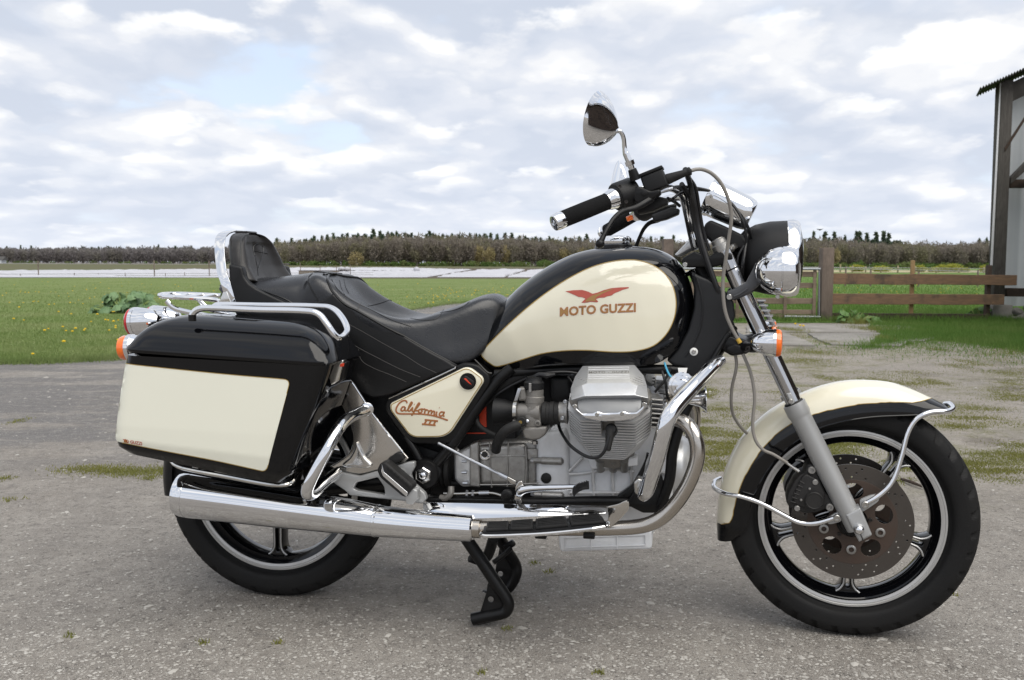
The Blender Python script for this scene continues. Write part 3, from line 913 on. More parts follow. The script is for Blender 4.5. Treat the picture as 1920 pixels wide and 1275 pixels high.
# skyline of the photograph: pixel column -> (top row, foot row, distance)
SKY = [(-200, 466, 495, 560), (0, 467, 495, 560), (150, 466, 495.3, 560), (400, 465, 496, 540), (520, 456, 498.5, 330), (600, 448, 499, 300), (700, 443, 499.3, 290),
       (860, 441, 499.6, 280), (1000, 447, 500, 280), (1100, 449, 500.5, 280), (1300, 452, 502, 280), (1480, 452, 505, 230), (1560, 450, 505.5, 225), (1680, 456, 506, 230), (1760, 457, 506, 240), (1860, 456, 506, 240), (2100, 455, 507, 240)]
def sky_at(px):
    xs = [s[0] for s in SKY]
    return [interp(px, xs, [s[i] for s in SKY]) for i in (1, 2, 3)]
rt = random.Random(5)
mass = {'bare_twigs': [], 'bare_twigs_hazed': [], 'budding_twigs': [], 'needles': [], 'far_bark': [], 'understorey': []}
def bake(key, x, y, s, rot):
    c, sn = math.cos(rot), math.sin(rot)
    for q, mt in ((0, 'far_bark'), (1, TREES[key][2])):
        me = TREES[key][q]; co = np.empty(len(me.vertices) * 3, np.float32); me.vertices.foreach_get('co', co); co = co.reshape(-1, 3)
        w = np.stack([(co[:, 0] * c - co[:, 1] * sn) * s[0] + x, (co[:, 0] * sn + co[:, 1] * c) * s[0] + y, co[:, 2] * s[1]], 1)
        mass[mt].append(w)
px = -120.0
while px < 2000:
    top, foot, Y = sky_at(px)
    far = px < 455
    for row in range(5):
        yy = Y * (1 + .035 * row) + rt.uniform(-3, 3)
        p = at_depth(px + rt.uniform(-6, 6), 500, yy)
        hgt = (foot + 1.5 - top - (2.5 if far else 6.0)) / F0 * yy * (rt.uniform(.84, .97) if row < 2 else rt.uniform(.93, 1.05)) * (1 + .14 * noise.noise(Vector((px * .035, row, 0))))
        if far: key = 'barefar%d' % rt.randrange(4)
        else:
            key = 'bare%d' % rt.randrange(4)
            if row == 0 and 880 < px < 1120 and rt.random() < .5: key = 'bud%d' % rt.randrange(2)
            if row == 0 and 1480 < px < 1580 and rt.random() < .6: key = 'bud%d' % rt.randrange(2)
        s = hgt / 11.0
        if key[:3] == 'bud': s = hgt * .8 / 9
        sz = (s * (1.0 if not far else 1.15), s)
        if row == 0 and 0 <= px <= 1920 and not (1210 < px < 1470) and int(px / 12) % 2 == 0: tree(key, p.x, yy, sz, rt.uniform(0, 6.28))
        else: bake(key, p.x, yy, sz, rt.uniform(0, 6.28))
    px += 11 if far else 13
# conifers against the sky
for cx, ctop in [(14, 466), (40, 464.5), (60, 466), (155, 467), (172, 467), (186, 467), (204, 466), (225, 467), (298, 464), (330, 466), (360, 465), (520, 453), (547, 452), (563, 455), (590, 447), (604, 449), (614, 447), (626, 444), (642, 446), (652, 444), (662, 445), (672, 442), (684, 444), (701, 437), (713, 441), (728, 440), (735, 441), (744, 440), (760, 442), (772, 442), (806, 440), (830, 443), (848, 444), (868, 445), (881, 441), (893, 444), (908, 442), (920, 443), (932, 443), (947, 441), (960, 443), (985, 446), (1004, 449), (1030, 447), (1060, 450), (1085, 450), (1100, 446), (1220, 450), (1240, 451), (1262, 449),
                 (1524, 444), (1545, 443), (1563, 443), (1583, 447), (1604, 443), (1610, 444), (1624, 444), (1641, 442), (1655, 442), (1664, 446), (1834, 453), (1848, 454)]:
    _, foot, Y = sky_at(cx); yy = Y * (1.16 if cx > 455 else 1.10); ctop += 0.0
    p = at_depth(cx, 500, yy); h = (foot - ctop + 2) / F0 * yy
    tree('pine%d' % rt.randrange(2), p.x, yy, (h / 12 * (1.05 if cx > 455 else 1.0) * rt.uniform(.8, 1.25), h / 12 * rt.uniform(.97, 1.03)), rt.uniform(0, 6))
for i in range(150):                                    # conifer tops crowding the skyline behind the bare trees
    cx = rt.uniform(515, 1120) if i < 105 else rt.uniform(1500, 1700)
    top, foot, Y = sky_at(cx); yy = Y * rt.uniform(1.10, 1.2); p = at_depth(cx, 500, yy); h = (foot - top + rt.uniform(-6, .5)) / F0 * yy
    bake('pine%d' % rt.randrange(2), p.x, yy, (h / 12 * rt.uniform(.9, 1.3), h / 12), rt.uniform(0, 6))
def one(name, tris, mat, label, catg, kind='stuff'):
    o = obj(name, tri_mesh(np.concatenate(tris)), MAT[mat], smooth=False); tag(o, label, catg, None, kind); return o
for mt, nm, lb in (('bare_twigs', 'wood_interior', 'brown crowns of the far wood behind its edge trees'), ('bare_twigs_hazed', 'distant_wood', 'grey brown crowns of the distant wood on the left'),
                   ('far_bark', 'wood_trunks', 'pale trunks inside the far wood'), ('needles', 'conifer_mass', 'dark conifers crowding behind the bare wood edge')):
    if mass[mt]: one(nm, mass[mt], mt, lb, 'wood')
# green undergrowth along the foot of the wood
und = []
for i in range(420):
    px = rt.uniform(-60, 1960)
    top, foot, Y = sky_at(px)
    if px < 455 and rt.random() < .6: continue
    yy = Y * .985; p = at_depth(px, 500, yy)
    v = clump_mesh(70, (rt.uniform(.9, 2.0), 1.0, rt.uniform(.5, 1.25)), .5, .45, 'round', i + 300)
    und.append(v + np.array([p.x, yy + rt.uniform(-2, 2), 0]))
one('undergrowth', und, 'understorey', 'low green undergrowth along the foot of the wood', 'undergrowth')
# distinct bushes
def bush(px, base, w, h, mat, label, group, seed, Y):
    p = at_depth(px, 500, Y); k = Y / F0
    me = tri_mesh(clump_mesh(800, (w * k / 2, w * k / 2 * .9, h * k * .55), h * k * .48, .055 * h * k + .12, 'round', seed, .35)); 
    e = bpy.data.objects.new('bush', None); COL.objects.link(e); e.location = (p.x, Y, 0)
    tag(e, label, 'bush', group)
    obj('crown', me, MAT[mat], e, smooth=False); obj('trunk', tri_mesh(trunk_tris(h * k * .6, .1, 0, 4, seed)), MAT['far_bark'], e, smooth=False)
for i, (px, w, h, lb) in enumerate([(1608, 26, 13, 'small yellow green bush right of the thick gate post'), (1652, 36, 11, 'low yellow green bush left of the pale batten'), (1726, 22, 12, 'upright yellow green bush just right of the pale batten'),
                                    (1752, 26, 8, 'lowest yellow green bush of the row by the far fence'), (1768, 26, 13, 'yellow green bush left of the largest one by the far fence'), (1788, 30, 15, 'largest yellow green bush of the row by the far fence'),
                                    (1808, 20, 8, 'small yellow green bush right of the largest one'), (1848, 22, 12, 'yellow green bush nearest to the barn')]):
    bush(px, 510, w, h, 'yellow_bush', lb, 'yellow green bushes beyond the paddock', 60 + i, 128)
bush(1020, 500, 28, 13, 'understorey', 'round green bush at the wood edge behind the fuel tank', 'green bushes at the wood edge', 80, 268)
bush(970, 500, 22, 8, 'understorey', 'small round green bush left of the one behind the tank', 'green bushes at the wood edge', 81, 268)
bush(1058, 500, 30, 11, 'understorey', 'broad green bush at the wood edge by the tank top', 'green bushes at the wood edge', 82, 268)
bush(668, 487, 30, 26, 'budding_twigs', 'round yellow leaved tree standing before the wood behind the seat', None, 84, 285)

# ------------------------------------------------------------------ fences, gate and barn on the right
FY = ground_at(1552, 603).y
def wpost(px0, px1, top, foot, Y, depth, mat, name='post', parent=None, sub=0, lean=0.0):
    a, b = at_depth(px0, (top + foot) / 2, Y), at_depth(px1, (top + foot) / 2, Y)
    zt, zb = at_depth(px0, top, Y).z, min(0.0, at_depth(px0, foot, Y).z) - .05
    me = box(((a.x + b.x) / 2, Y + depth / 2, (zt + zb) / 2), (abs(b.x - a.x), depth, zt - zb), min(.012, abs(b.x - a.x) * .12), 2)
    rough_up(me, .006)
    return obj(name, me, MAT[mat], parent)
def rough_up(me, a):
    for v in me.vertices: v.co += noise.noise_vector(v.co * 3.1) * a
def wrail(px0, px1, y00, y01, y10, y11, Y, depth, mat, name='rail', parent=None, n=14):
    """board with its own slightly uneven edges: rows at the left end and at the right end"""
    rings = []
    for i in range(n + 1):
        t = i / n; px = px0 + (px1 - px0) * t
        zt = at_depth(px, y00 + (y10 - y00) * t, Y).z; zb = at_depth(px, y01 + (y11 - y01) * t, Y).z; x = at_depth(px, 550, Y).x
        zt += .008 * noise.noise(Vector((x * 2.2, zt * 9, 1))); zb += .014 * noise.noise(Vector((x * 2.6, zb * 9, 5)))
        rings.append([(x, Y, zb), (x, Y, zt), (x, Y + depth, zt), (x, Y + depth, zb)])
    return obj(name, bevelled(loft(rings), .005, 1), MAT[mat], parent)
def empty(name, loc, label, catg, group=None):
    e = bpy.data.objects.new(name, None); COL.objects.link(e); e.location = loc; tag(e, label, catg, group); return e
def at_root(e):                                  # children keep world coordinates
    for c in [o for o in bpy.data.objects if o.parent == e]: c.matrix_basis = Matrix.Translation(-Vector(e.location))
fence = empty('board_fence', (at_depth(1700, 600, FY).x, FY, 0), 'brown weathered board fence between thick gate post and barn', 'fence')
wrail(1557, 1906, 512.5, 533, 516, 534.5, FY + .02, .05, 'rail_wood', 'rail', fence, 22)
wrail(1557, 1884, 550, 570.5, 552.5, 571.5, FY + .02, .05, 'rail_wood', 'rail', fence, 22)
wrail(1628, 1858, 587.5, 601, 589, 603.5, FY + .06, .05, 'dark_board', 'rail', fence, 18)
wrail(1560, 1640, 587, 600, 587.5, 601, FY + .10, .04, 'dark_board', 'rail', fence, 6)
wpost(1707, 1714.5, 488, 588, FY + .10, .05, 'pale_batten', 'batten', fence)
wpost(1850.5, 1858, 497, 603, FY + .09, .10, 'dark_board', 'post', fence)
at_root(fence)
gp = wpost(1541, 1563, 464, 604, FY - .02, .22, 'grey_wood', 'gate_post'); tag(gp, 'thick round-edged grey wooden gate post left of the board fence', 'post', 'gate posts')
gp2 = wpost(1243.5, 1262, 447.5, 604, FY * .93, .2, 'grey_wood', 'gate_post'); tag(gp2, 'wooden gate post rising behind the fuel tank', 'post', 'gate posts')
gate = empty('farm_gate', (at_depth(1480, 600, FY).x, FY, 0), 'wooden slatted farm gate with galvanised bars behind the headlamp', 'gate')
for y0, y1 in ((509, 519.5), (530, 540.5), (559, 570), (581, 589.5), (590.5, 598)): wrail(1290, 1531, y0 - 1.5, y1 - 1.5, y0, y1, FY + .06, .03, 'gate_wood', 'slat', gate, 10)
for x in (1296, 1380, 1470, 1524.5): wpost(x, x + 6.2, 507, 597, FY + .025, .03, 'gate_wood', 'upright', gate)
for y, x0 in ((504.5, 1280), (594.5, 1471)):
    obj('bar', cyl(at_depth(x0, y - .8, FY + .0), at_depth(1538, y, FY + .0), .022, 10), MAT['galvanised'], gate)
obj('hinge', cyl(at_depth(1536, 504.5, FY), at_depth(1536, 592, FY), .012, 8), MAT['galvanised'], gate)
at_root(gate)
# far stake fence with wire
ff = empty('stake_fence', (at_depth(1700, 510, 112).x, 112, 0), 'far fence of pale stakes and wire across the paddock', 'fence')
for x, t in ((1500, 499), (1536, 499), (1576, 496), (1599, 498), (1623.5, 499), (1652, 501), (1684, 498), (1716.5, 499), (1756, 502), (1798.5, 503), (1845.5, 500.5), (1885, 501)):
    wpost(x - 1.2, x + 1.2, t, 512, 112, .14, 'stake_wood', 'stake', ff)
for yy in (501.5, 505.2):
    obj('wire', tube([at_depth(1490, yy - .6, 111.9), at_depth(1700, yy + .8, 111.9), at_depth(1900, yy + 2.6, 111.9)], .035, 5, sub=3), MAT['wire'], ff)
at_root(ff)
nearf = empty('wire_fence', (at_depth(1690, 530, 42).x, 42, 0), 'low post and wire fence inside the green paddock', 'fence')
for x, y0, y1 in ((1586, 499, 536), (1633, 503, 537), (1723, 509, 538), (1834, 506, 540), (1500, 506, 536)):
    wpost(x - 1.3, x + 1.3, y0, y1, 42, .07, 'grey_wood', 'stake', nearf)
obj('wire', tube([at_depth(1490, 501, 42), at_depth(1633, 503.5, 42), at_depth(1860, 511, 42)], .011, 5, sub=3), MAT['wire'], nearf)
at_root(nearf)
lf = empty('field_fence', (at_depth(200, 520, 60).x, 60, 0), 'thin wire fence with grey stakes before the crop film on the left', 'fence')
for x, y0, y1, r in ((71.5, 489, 522, .9), (139, 512, 522, .6), (289, 488, 521.5, .9), (392, 489, 520, .8), (38, 513, 522, .4), (184, 512, 522, .4), (234.5, 511, 522, .4), (563, 492.5, 519, .6), (600, 497, 516, .5), (631, 498, 516, .5), (657, 496, 512, .5), (310, 512, 521, .4), (346, 510, 520, .4)):
    wpost(x - r, x + r, y0, y1, 60, .05, 'grey_wood', 'stake', lf)
for yy in (513.2, 517.0): obj('wire', tube([at_depth(-10, yy + .8, 59.9), at_depth(200, yy, 59.9), at_depth(700, yy - 1.8, 59.9)], .012, 5, sub=3), MAT['wire'], lf)
at_root(lf)
# barn corner
BY = FY + .25
barn = empty('barn', (at_depth(1880, 600, BY).x, BY, 0), 'open timber barn corner with grey cladding and corrugated roof at the right edge', 'barn')
def quad_post(c, Y, depth, mat, name, bev=.01):
    pts = [at_depth(p[0], p[1], Y) for p in c]
    return obj(name, bevelled(plate_xz([[(p.x, p.z) for p in pts]], Y, Y + depth), bev, 2), MAT[mat], barn)
quad_post([(1861.5, 600), (1882, 600), (1901, 150), (1878.5, 150)], BY, .22, 'old_beam', 'post')
quad_post([(1857.5, 498), (1861.2, 498), (1878.2, 148), (1875.8, 148)], BY + .02, .02, 'cladding_edge', 'corner_trim', .002)
quad_post([(1878, 165), (1960, 125), (1960, 160), (1879, 200)], BY + .02, .16, 'old_beam', 'wall_plate')
quad_post([(1894, 352), (1960, 352), (1960, 336), (1895, 336)], BY + .05, .12, 'dark_board', 'cross_beam')
quad_post([(1896, 333), (1960, 268), (1960, 288), (1895, 345)], BY + .04, .12, 'old_beam', 'brace')
quad_post([(1884, 277), (1960, 160), (1960, 166), (1885, 284)], BY - .02, .03, 'dark_board', 'brace', .003)
quad_post([(1888, 556), (1960, 557), (1960, 541), (1888, 540)], BY + .05, .12, 'dark_board', 'sill_beam')
quad_post([(1861, 600.5), (1901, 601), (1900, 572), (1862, 571.5)], BY - .06, .34, 'concrete', 'footing', .02)
# corrugated cladding seen from inside, running back into the barn
rings = []
x0 = at_depth(1884, 400, BY + .5).x
for i in range(90):
    x = x0 + i * .035; q = .012 if (i % 7) in (0, 1) else 0.0
    if (i % 7) in (1, 2): q += .006
    rings.append([(x, BY + .5 - q, .25), (x, BY + .5 - q, 4.1)])
obj('cladding', loft(rings, False, False), MAT['cladding'], barn)
rings = []
for i in range(121):                                 # roof: corrugations run across the slope's lower edge
    t = i / 120; p = at_depth(1837 + 160 * t, 165 - 72 * t, BY - .35)
    q = .018 * math.sin(i * math.pi / 2.0)
    rings.append([(p.x, BY - .35, p.z + q), (p.x + .38, BY + .55, p.z + q + .03), (p.x + .38, BY + .55, p.z + q + .01), (p.x, BY - .35, p.z + q - .02)])
obj('roof', loft(rings), MAT['fibre_cement'], barn, angle=80)
# the barn runs on towards the viewer, outside the picture on the right; its dark boards show in the chrome
w0, w1 = Vector((at_depth(1990, 400, BY).x + .4, BY - .2, 0)), Vector((7.0, -3.0, 0))
nb_ = 64
for i in range(nb_):
    a_, b_ = w0.lerp(w1, i / nb_), w0.lerp(w1, (i + .992) / nb_); t_ = (b_ - a_); nn_ = Vector((t_.y, -t_.x, 0)).normalized() * .03
    me = from_py([a_, b_, b_ + nn_, a_ + nn_] + [p + Vector((0, 0, 4.0 + .03 * noise.noise(Vector((i * .9, 0, 0))))) for p in (a_, b_, b_ + nn_, a_ + nn_)], [(0, 1, 2, 3), (4, 5, 6, 7), (0, 1, 5, 4), (1, 2, 6, 5), (2, 3, 7, 6), (3, 0, 4, 7)])
    obj('board', fix(me), MAT['dark_board'], barn)
t_ = (w1 - w0); nn_ = Vector((-t_.y, t_.x, 0)).normalized()
if nn_.x > 0: nn_ = -nn_
obj('eave', loft([[p + nn_ * .5 + Vector((0, 0, 3.95)), p - nn_ * 2.5 + Vector((0, 0, 5.2)), p - nn_ * 2.5 + Vector((0, 0, 5.15)), p + nn_ * .5 + Vector((0, 0, 3.90))] for p in (w0 + Vector((0, -.6, 0)), w1)]), MAT['fibre_cement'], barn)
at_root(barn)
for i, (px, py, r) in enumerate([(1908, 580, .11), (1925, 588, .13), (1914, 594, .09), (1935, 570, .12), (1900, 597, .07)]):
    bm = bmesh.new(); bmesh.ops.create_icosphere(bm, subdivisions=3, radius=r)
    for v in bm.verts: v.co *= 1 + .35 * noise.noise(v.co * 9 + Vector((i * 5, 0, 0))); v.co.z *= .75
    p = at_depth(px, py, BY - .15 + (.1 if i in (0, 3) else 0)); z = {0: .17, 1: .08, 2: .06, 3: .26, 4: .045}[i]
    o = obj('rubble_stone', from_bm(bm), MAT['stone']); o.location = (p.x, p.y, z)
    tag(o, ['rounded grey rubble stone on top of the heap by the barn footing', 'large rubble stone at the right edge of the heap', 'small rubble stone at the foot of the heap', 'highest rubble stone of the heap at the picture edge', 'smallest rubble stone lying next to the concrete footing'][i], 'stone', 'rubble stones by the barn')
# ------------------------------------------------------------------ grass, weeds and plants
mat_foliage('grass_blades', (.195, .260, .085), (.130, .190, .055), (.225, .265, .11), .6)
mat_foliage('verge_blades', (.145, .250, .055), (.090, .175, .035), (.165, .24, .065), .9)
mat_foliage('moss_blades', (.26, .25, .075), (.18, .19, .05), (.21, .22, .065), 1.5)
def mat_pebbles():
    k = nodes_of('pebbles'); geo = k['N']('ShaderNodeNewGeometry')
    c = k['mix'](geo.outputs['Random Per Island'], (.42, .405, .375), (.22, .205, .185))
    k['L'](c, k['b'].inputs['Base Color']); k['b'].inputs['Roughness'].default_value = .8; k['b'].inputs['Specular IOR Level'].default_value = .25
mat_pebbles()
material('dandelion', (.70, .45, .010), .7)
material('stem', (.16, .22, .06), .6)
def mat_leaf(name, c1, c2, c3):
    k = nodes_of(name); oi = k['N']('ShaderNodeObjectInfo')
    c = k['mix'](oi.outputs['Random'], c1, c2); c = k['mix'](k['math']('MULTIPLY', k['rng'](k['noise'](9, 4, .6), .4, .65), .6), c, c3)
    k['L'](c, k['b'].inputs['Base Color']); k['b'].inputs['Roughness'].default_value = .5; k['b'].inputs['Specular IOR Level'].default_value = .4
    k['bump'](k['noise'](30, 4, .6), .4, .01)
mat_leaf('rhubarb_leaf', (.145, .235, .105), (.050, .105, .040), (.16, .25, .11))
mat_leaf('weed_leaf', (.085, .175, .040), (.050, .115, .025), (.10, .19, .05))
def pin_poly(P2, poly):
    x, y = P2[:, 0], P2[:, 1]; c = np.zeros(len(P2), bool); j = len(poly) - 1
    for i in range(len(poly)):
        xi, yi, xj, yj = *poly[i][:2], *poly[j][:2]
        if yi != yj:
            c ^= ((yi > y) != (yj > y)) & (x < (xj - xi) * (y - yi) / (yj - yi) + xi)
        j = i
    return c
def blades(P2, z, h, w, lean, seed):
    r = np.random.default_rng(seed); n = len(P2); a = r.random(n) * 2 * np.pi
    hh = h * (.45 + .8 * r.random(n)); b = r.random(n) * 2 * np.pi
    base = np.stack([P2[:, 0], P2[:, 1], np.full(n, z)], 1)
    ww = (w * (.7 + .6 * r.random(n)))[:, None]; s = np.stack([np.cos(a), np.sin(a), np.zeros(n)], 1) * ww
    tip = base + np.stack([np.cos(b) * hh * lean * r.random(n), np.sin(b) * hh * lean * r.random(n), hh], 1)
    return np.concatenate([base - s, base + s, tip], 1).reshape(-1, 3)
def scatter_px(n, x0, x1, y0, y1, poly=None, seed=0, bias=1.0):
    r = np.random.default_rng(seed); px = x0 + (x1 - x0) * r.random(n); py = y0 + (y1 - y0) * r.random(n) ** bias
    d = np.stack([(px - W0/2) / F0, -(py - H0/2) / F0, -np.ones(n)], 1) @ np.array(_RT).T
    t = -CAM_H / d[:, 2]; Q = (d * t[:, None])[:, :2]
    return Q[pin_poly(Q, poly)] if poly is not None else Q
L_ = []
Q = scatter_px(250000, -850, 1100, 523, 690, LAWN_POLY, 1, 1.0)
hq = np.clip(.055 - .0006 * Q[:, 1], .03, .05)
L_.append(blades(Q, .0, .042, .0032, .8, 2) if False else blades(Q, .0, 1.0, .0035, .7, 2))
v = L_[0].reshape(-1, 3, 3); v[:, 2, 2] *= hq; v[:, 2, :2] = v[:, 0, :2] * .5 + v[:, 1, :2] * .5 + (v[:, 2, :2] - (v[:, 0, :2] + v[:, 1, :2]) / 2) * hq[:, None]
wid = np.clip(Q[:, 1] / 9.0, 1, 4)[:, None]; mid = (v[:, 0] + v[:, 1]) / 2
v[:, 0] = mid + (v[:, 0] - mid) * wid; v[:, 1] = mid + (v[:, 1] - mid) * wid
L_[0] = v.reshape(-1, 3)
# ragged tufts along the lawn's front edge
ed = np.array([(p.x, p.y) for p in _le if p.y < 24]); r = np.random.default_rng(4)
E = ed[r.integers(0, len(ed), 9000)] + r.normal(size=(9000, 2)) * np.array([.12, .10]); L_.append(blades(E, 0, .06, .004, .9, 5))
one('lawn_grass', L_, 'grass_blades', 'short mown green lawn behind the motorcycle on the left', 'grass')
V_ = [blades(scatter_px(95000, 1600, 2200, 600, 690, VERGE, 6), 0, .085, .0045, .8, 7)]
ve = np.array([(p.x, p.y) for p in V_EDGE]); V_.append(blades(ve[r.integers(0, len(ve), 7000)] + r.normal(size=(7000, 2)) * .16, 0, .07, .004, .9, 8))
V_.append(blades(ve[r.integers(0, len(ve), 9000)] + r.normal(size=(9000, 2)) * np.array([.9, .55]) - np.array([0, .35]), 0, .035, .003, .9, 18))
Pd = scatter_px(75000, 1270, 1990, 512, 605, [G(1270, 606), G(1540, 606), G(1900, 607), G(2300, 606), G(2300, 511.6), G(1270, 509.5)], 9)
V_.append(blades(Pd, 0, .10, .009, .8, 10))
fx = np.linspace(at_depth(1400, 600, FY).x, at_depth(1920, 600, FY).x, 6000); V_.append(blades(np.stack([fx + r.normal(size=6000) * .03, FY + .1 + r.normal(size=6000) * .16], 1), 0, .14, .005, .8, 12))
one('verge_grass', V_, 'verge_blades', 'longer green grass around the board fence and paddock', 'grass')
# moss and thin grass patches creeping over the gravel
M_ = []; rr = random.Random(21)
def patch(px, py, rx, ry, n, h=.03, seed=0):
    c = Vector(G(px, py)); k = (c - Vector(G(px + 10, py))).length / 10; kd = (c - Vector(G(px, py + 3))).length / 3
    q = np.random.default_rng(seed).normal(size=(n, 2)) * .45
    M_.append(blades(np.array([c.x, c.y]) + q * np.array([rx * k, ry * kd]), 0, h, .0022, 1.1, seed))
for i, (px, py, rx, ry, n) in enumerate([(520 - 260, 886, 60, 9, 700), (170, 880, 62, 7, 900), (235, 884, 70, 7, 900), (300, 884, 26, 8, 300), (34, 790, 14, 5, 160), (10, 898, 14, 4, 100), (280, 897, 16, 4, 120), (20, 937, 20, 4, 60)]): patch(px, py, rx * 1.2, ry * 1.3, n, .012, 100 + i)
for i in range(330):
    py = 632 + (rr.random() ** 1.3) * 270; px = rr.uniform(1290, 1930)
    if 1400 < px < 1755 and py < 655: continue
    if noise.noise(Vector((px * .006, py * .02, 2))) < -.12: continue
    patch(px, py, rr.uniform(24, 95), rr.uniform(3, 10), rr.randrange(200, 900), rr.uniform(.005, .012), 300 + i)
for i, (px, py) in enumerate([(1000, 1056), (1030, 1072), (952, 1180), (520, 1206), (130, 1192), (1125, 1262), (902, 1262), (380, 1206), (1700, 1110), (1783, 1113), (1660, 890)]): patch(px, py, 14, 4, 26, .012, 700 + i)
for i, (px, py, n, h) in enumerate([(1655, 640, 260, .10), (1490, 622, 700, .06), (1465, 620, 500, .06), (1610, 618, 260, .09), (1560, 645, 300, .05), (1500, 632, 200, .03), (1640, 622, 500, .09), (1600, 606, 500, .14)]): patch(px, py, 28 if i else 8, 4, n, h, 800 + i)
one('moss_patches', M_, 'moss_blades', 'olive moss and thin grass patches on the gravel', 'moss')
# loose pebbles
r = np.random.default_rng(31); n = 36000
Q = scatter_px(n * 2, -20, 1940, 700, 1280, None, 32, .8)
pyq = np.array([(Vector((q[0], q[1], 0)) - EYE).length for q in Q]); keep = np.random.default_rng(77).random(len(Q)) < np.clip((4.6 - pyq) / 2.2, 0.10, 1); Q = Q[keep][:n]; n = len(Q); r = np.random.default_rng(31)
s = .0013 + .0042 * r.random(n) ** 5; s *= np.where(r.random(n) < .02, 1.9, 1.0); s *= np.clip((Q[:, 1] - .6) / 2.6, 1, 3)
a = r.random(n) * 6.283; el = 1 + .7 * r.random(n)
oct_v = np.array([(1, 0, .1), (.3, .95, 0), (-.8, .55, .05), (-.75, -.6, 0), (.35, -.9, .05), (.05, .05, .62)])
c, sn = np.cos(a), np.sin(a)
X = oct_v[None, :, 0] * s[:, None] * el[:, None]; Y = oct_v[None, :, 1] * s[:, None]; Z = oct_v[None, :, 2] * s[:, None]
jit = 1 + .25 * r.normal(size=(n, 6)); X *= jit; Y *= jit
VV = np.stack([X * c[:, None] - Y * sn[:, None] + Q[:, :1], X * sn[:, None] + Y * c[:, None] + Q[:, 1:2], Z + .0003], 2)
tr = np.array([(0, 1, 5), (1, 2, 5), (2, 3, 5), (3, 4, 5), (4, 0, 5)])
me = bpy.data.meshes.new('m'); me.vertices.add(n * 6); me.vertices.foreach_set('co', VV.astype(np.float32).ravel())
idx = (np.arange(n)[:, None, None] * 6 + tr[None]).reshape(-1).astype(np.int32)
me.loops.add(len(idx)); me.loops.foreach_set('vertex_index', idx); me.polygons.add(len(idx) // 3); me.polygons.foreach_set('loop_start', np.arange(0, len(idx), 3, dtype=np.int32)); me.update(calc_edges=True)
o = obj('pebbles', me, MAT['pebbles'], smooth=False); tag(o, 'pale loose pebbles strewn over the gravel in front', 'pebbles', None, 'stuff')
# dandelions: each near one a thing, the many far ones one mass
bm = bmesh.new(); bmesh.ops.create_icosphere(bm, subdivisions=1, radius=.02)
for v in bm.verts: v.co.z *= .55
head_me = from_bm(bm); head_me.materials.append(MAT['dandelion'])
stem_me = tube([(0, 0, -.07), (.004, 0, -.03), (0, 0, 0)], .0022, 5, sub=2); stem_me.materials.append(MAT['stem'])
def dandelion(px, py, label, group):
    p = ground_at(px, py); e = empty('dandelion', (p.x, p.y, 0), label, 'flower', group); k = random.uniform(.8, 1.3)
    for nm, m_ in (('flower_head', head_me), ('stalk', stem_me)):
        c_ = bpy.data.objects.new(nm, m_); COL.objects.link(c_); c_.parent = e; c_.location = (0, 0, .06); c_.scale = (k, k, k)
for px, py in [(18, 572), (44, 572), (26, 604), (72, 570), (92, 576), (102, 575), (45, 607), (134, 594.5), (171, 610), (118, 620), (91, 624), (124, 628), (136, 629), (142, 623), (160, 624), (158, 627), (84, 627), (120, 649), (198, 606), (203, 607), (213, 609), (222, 607), (183, 595), (217, 618.5), (205, 627), (211, 590), (214, 590), (36, 581), (62, 674), (38, 551), (73, 551), (12, 553), (5, 558), (140, 540), (156, 574), (217, 622), (222, 646), (190, 585), (62, 570), (110, 590)]:
    dandelion(px, py, 'yellow dandelion flower in the near lawn beside the pannier', 'dandelions in the near lawn')
for px, py in [(822, 560), (833, 563), (843, 543), (859, 560), (790, 564), (1491, 614), (1500, 617), (1506, 618), (930, 553), (937, 551)]:
    if px < 1000: dandelion(px, py, 'yellow dandelion flower in the lawn above the rider seat', 'dandelions above the rider seat')
    else: dandelion(px, py, 'yellow dandelion in the crack of the concrete slab', 'dandelions on the slab')
hv = np.array([v.co[:] for v in head_me.vertices]); ht = np.array([p.vertices[:] for p in head_me.polygons]); D_ = []
Qd = np.concatenate([scatter_px(190, -10, 1080, 526, 575, LAWN_POLY, 41), scatter_px(90, 1490, 1900, 528, 556, None, 42), scatter_px(60, 780, 980, 540, 562, LAWN_POLY, 44)])
for p in Qd: D_.append((hv[ht].reshape(-1, 3) * random.uniform(.5, 1.25)) + np.array([p[0], p[1], .05]))
one('dandelion_field', D_, 'dandelion', 'many small yellow dandelions dotted over lawn and paddock', 'flowers')
# rhubarb
def leaf_me(seed, n=18):
    """big crinkled leaf, heart-shaped with a wavy rim, stalk end at the origin"""
    rg = random.Random(seed); v = [(0, 0, 0)]; f = []
    rings = 4
    for k in range(1, rings + 1):
        for i in range(n):
            a = 2 * math.pi * i / n; R0 = .5 * (1 + .16 * math.cos(a)) * (1 - .35 * max(0, math.cos(a + math.pi)) ** 6)
            R0 *= 1 + (.10 * math.sin(5 * a + seed) + .06 * math.sin(9 * a + seed * 2)) * (k / rings)
            t = k / rings; x, y = R0 * t * math.cos(a) + .42 * t, R0 * t * math.sin(a)
            z = -.30 * t * t * (x * x + y * y) + .07 * t * math.sin(7 * a + seed) + .035 * math.cos(a * 3) + .03 * rg.uniform(-1, 1) * t
            v.append((x, y, z))
    for i in range(n): f.append((0, 1 + i, 1 + (i + 1) % n))
    for k in range(rings - 1):
        for i in range(n):
            a, b = 1 + k * n, 1 + (k + 1) * n; f.append((a + i, b + i, b + (i + 1) % n, a + (i + 1) % n))
    me = from_py(v, f); finish(me, True, 180); me.materials.append(MAT['rhubarb_leaf']); return me
leaf_kinds = [leaf_me(s) for s in range(5)]
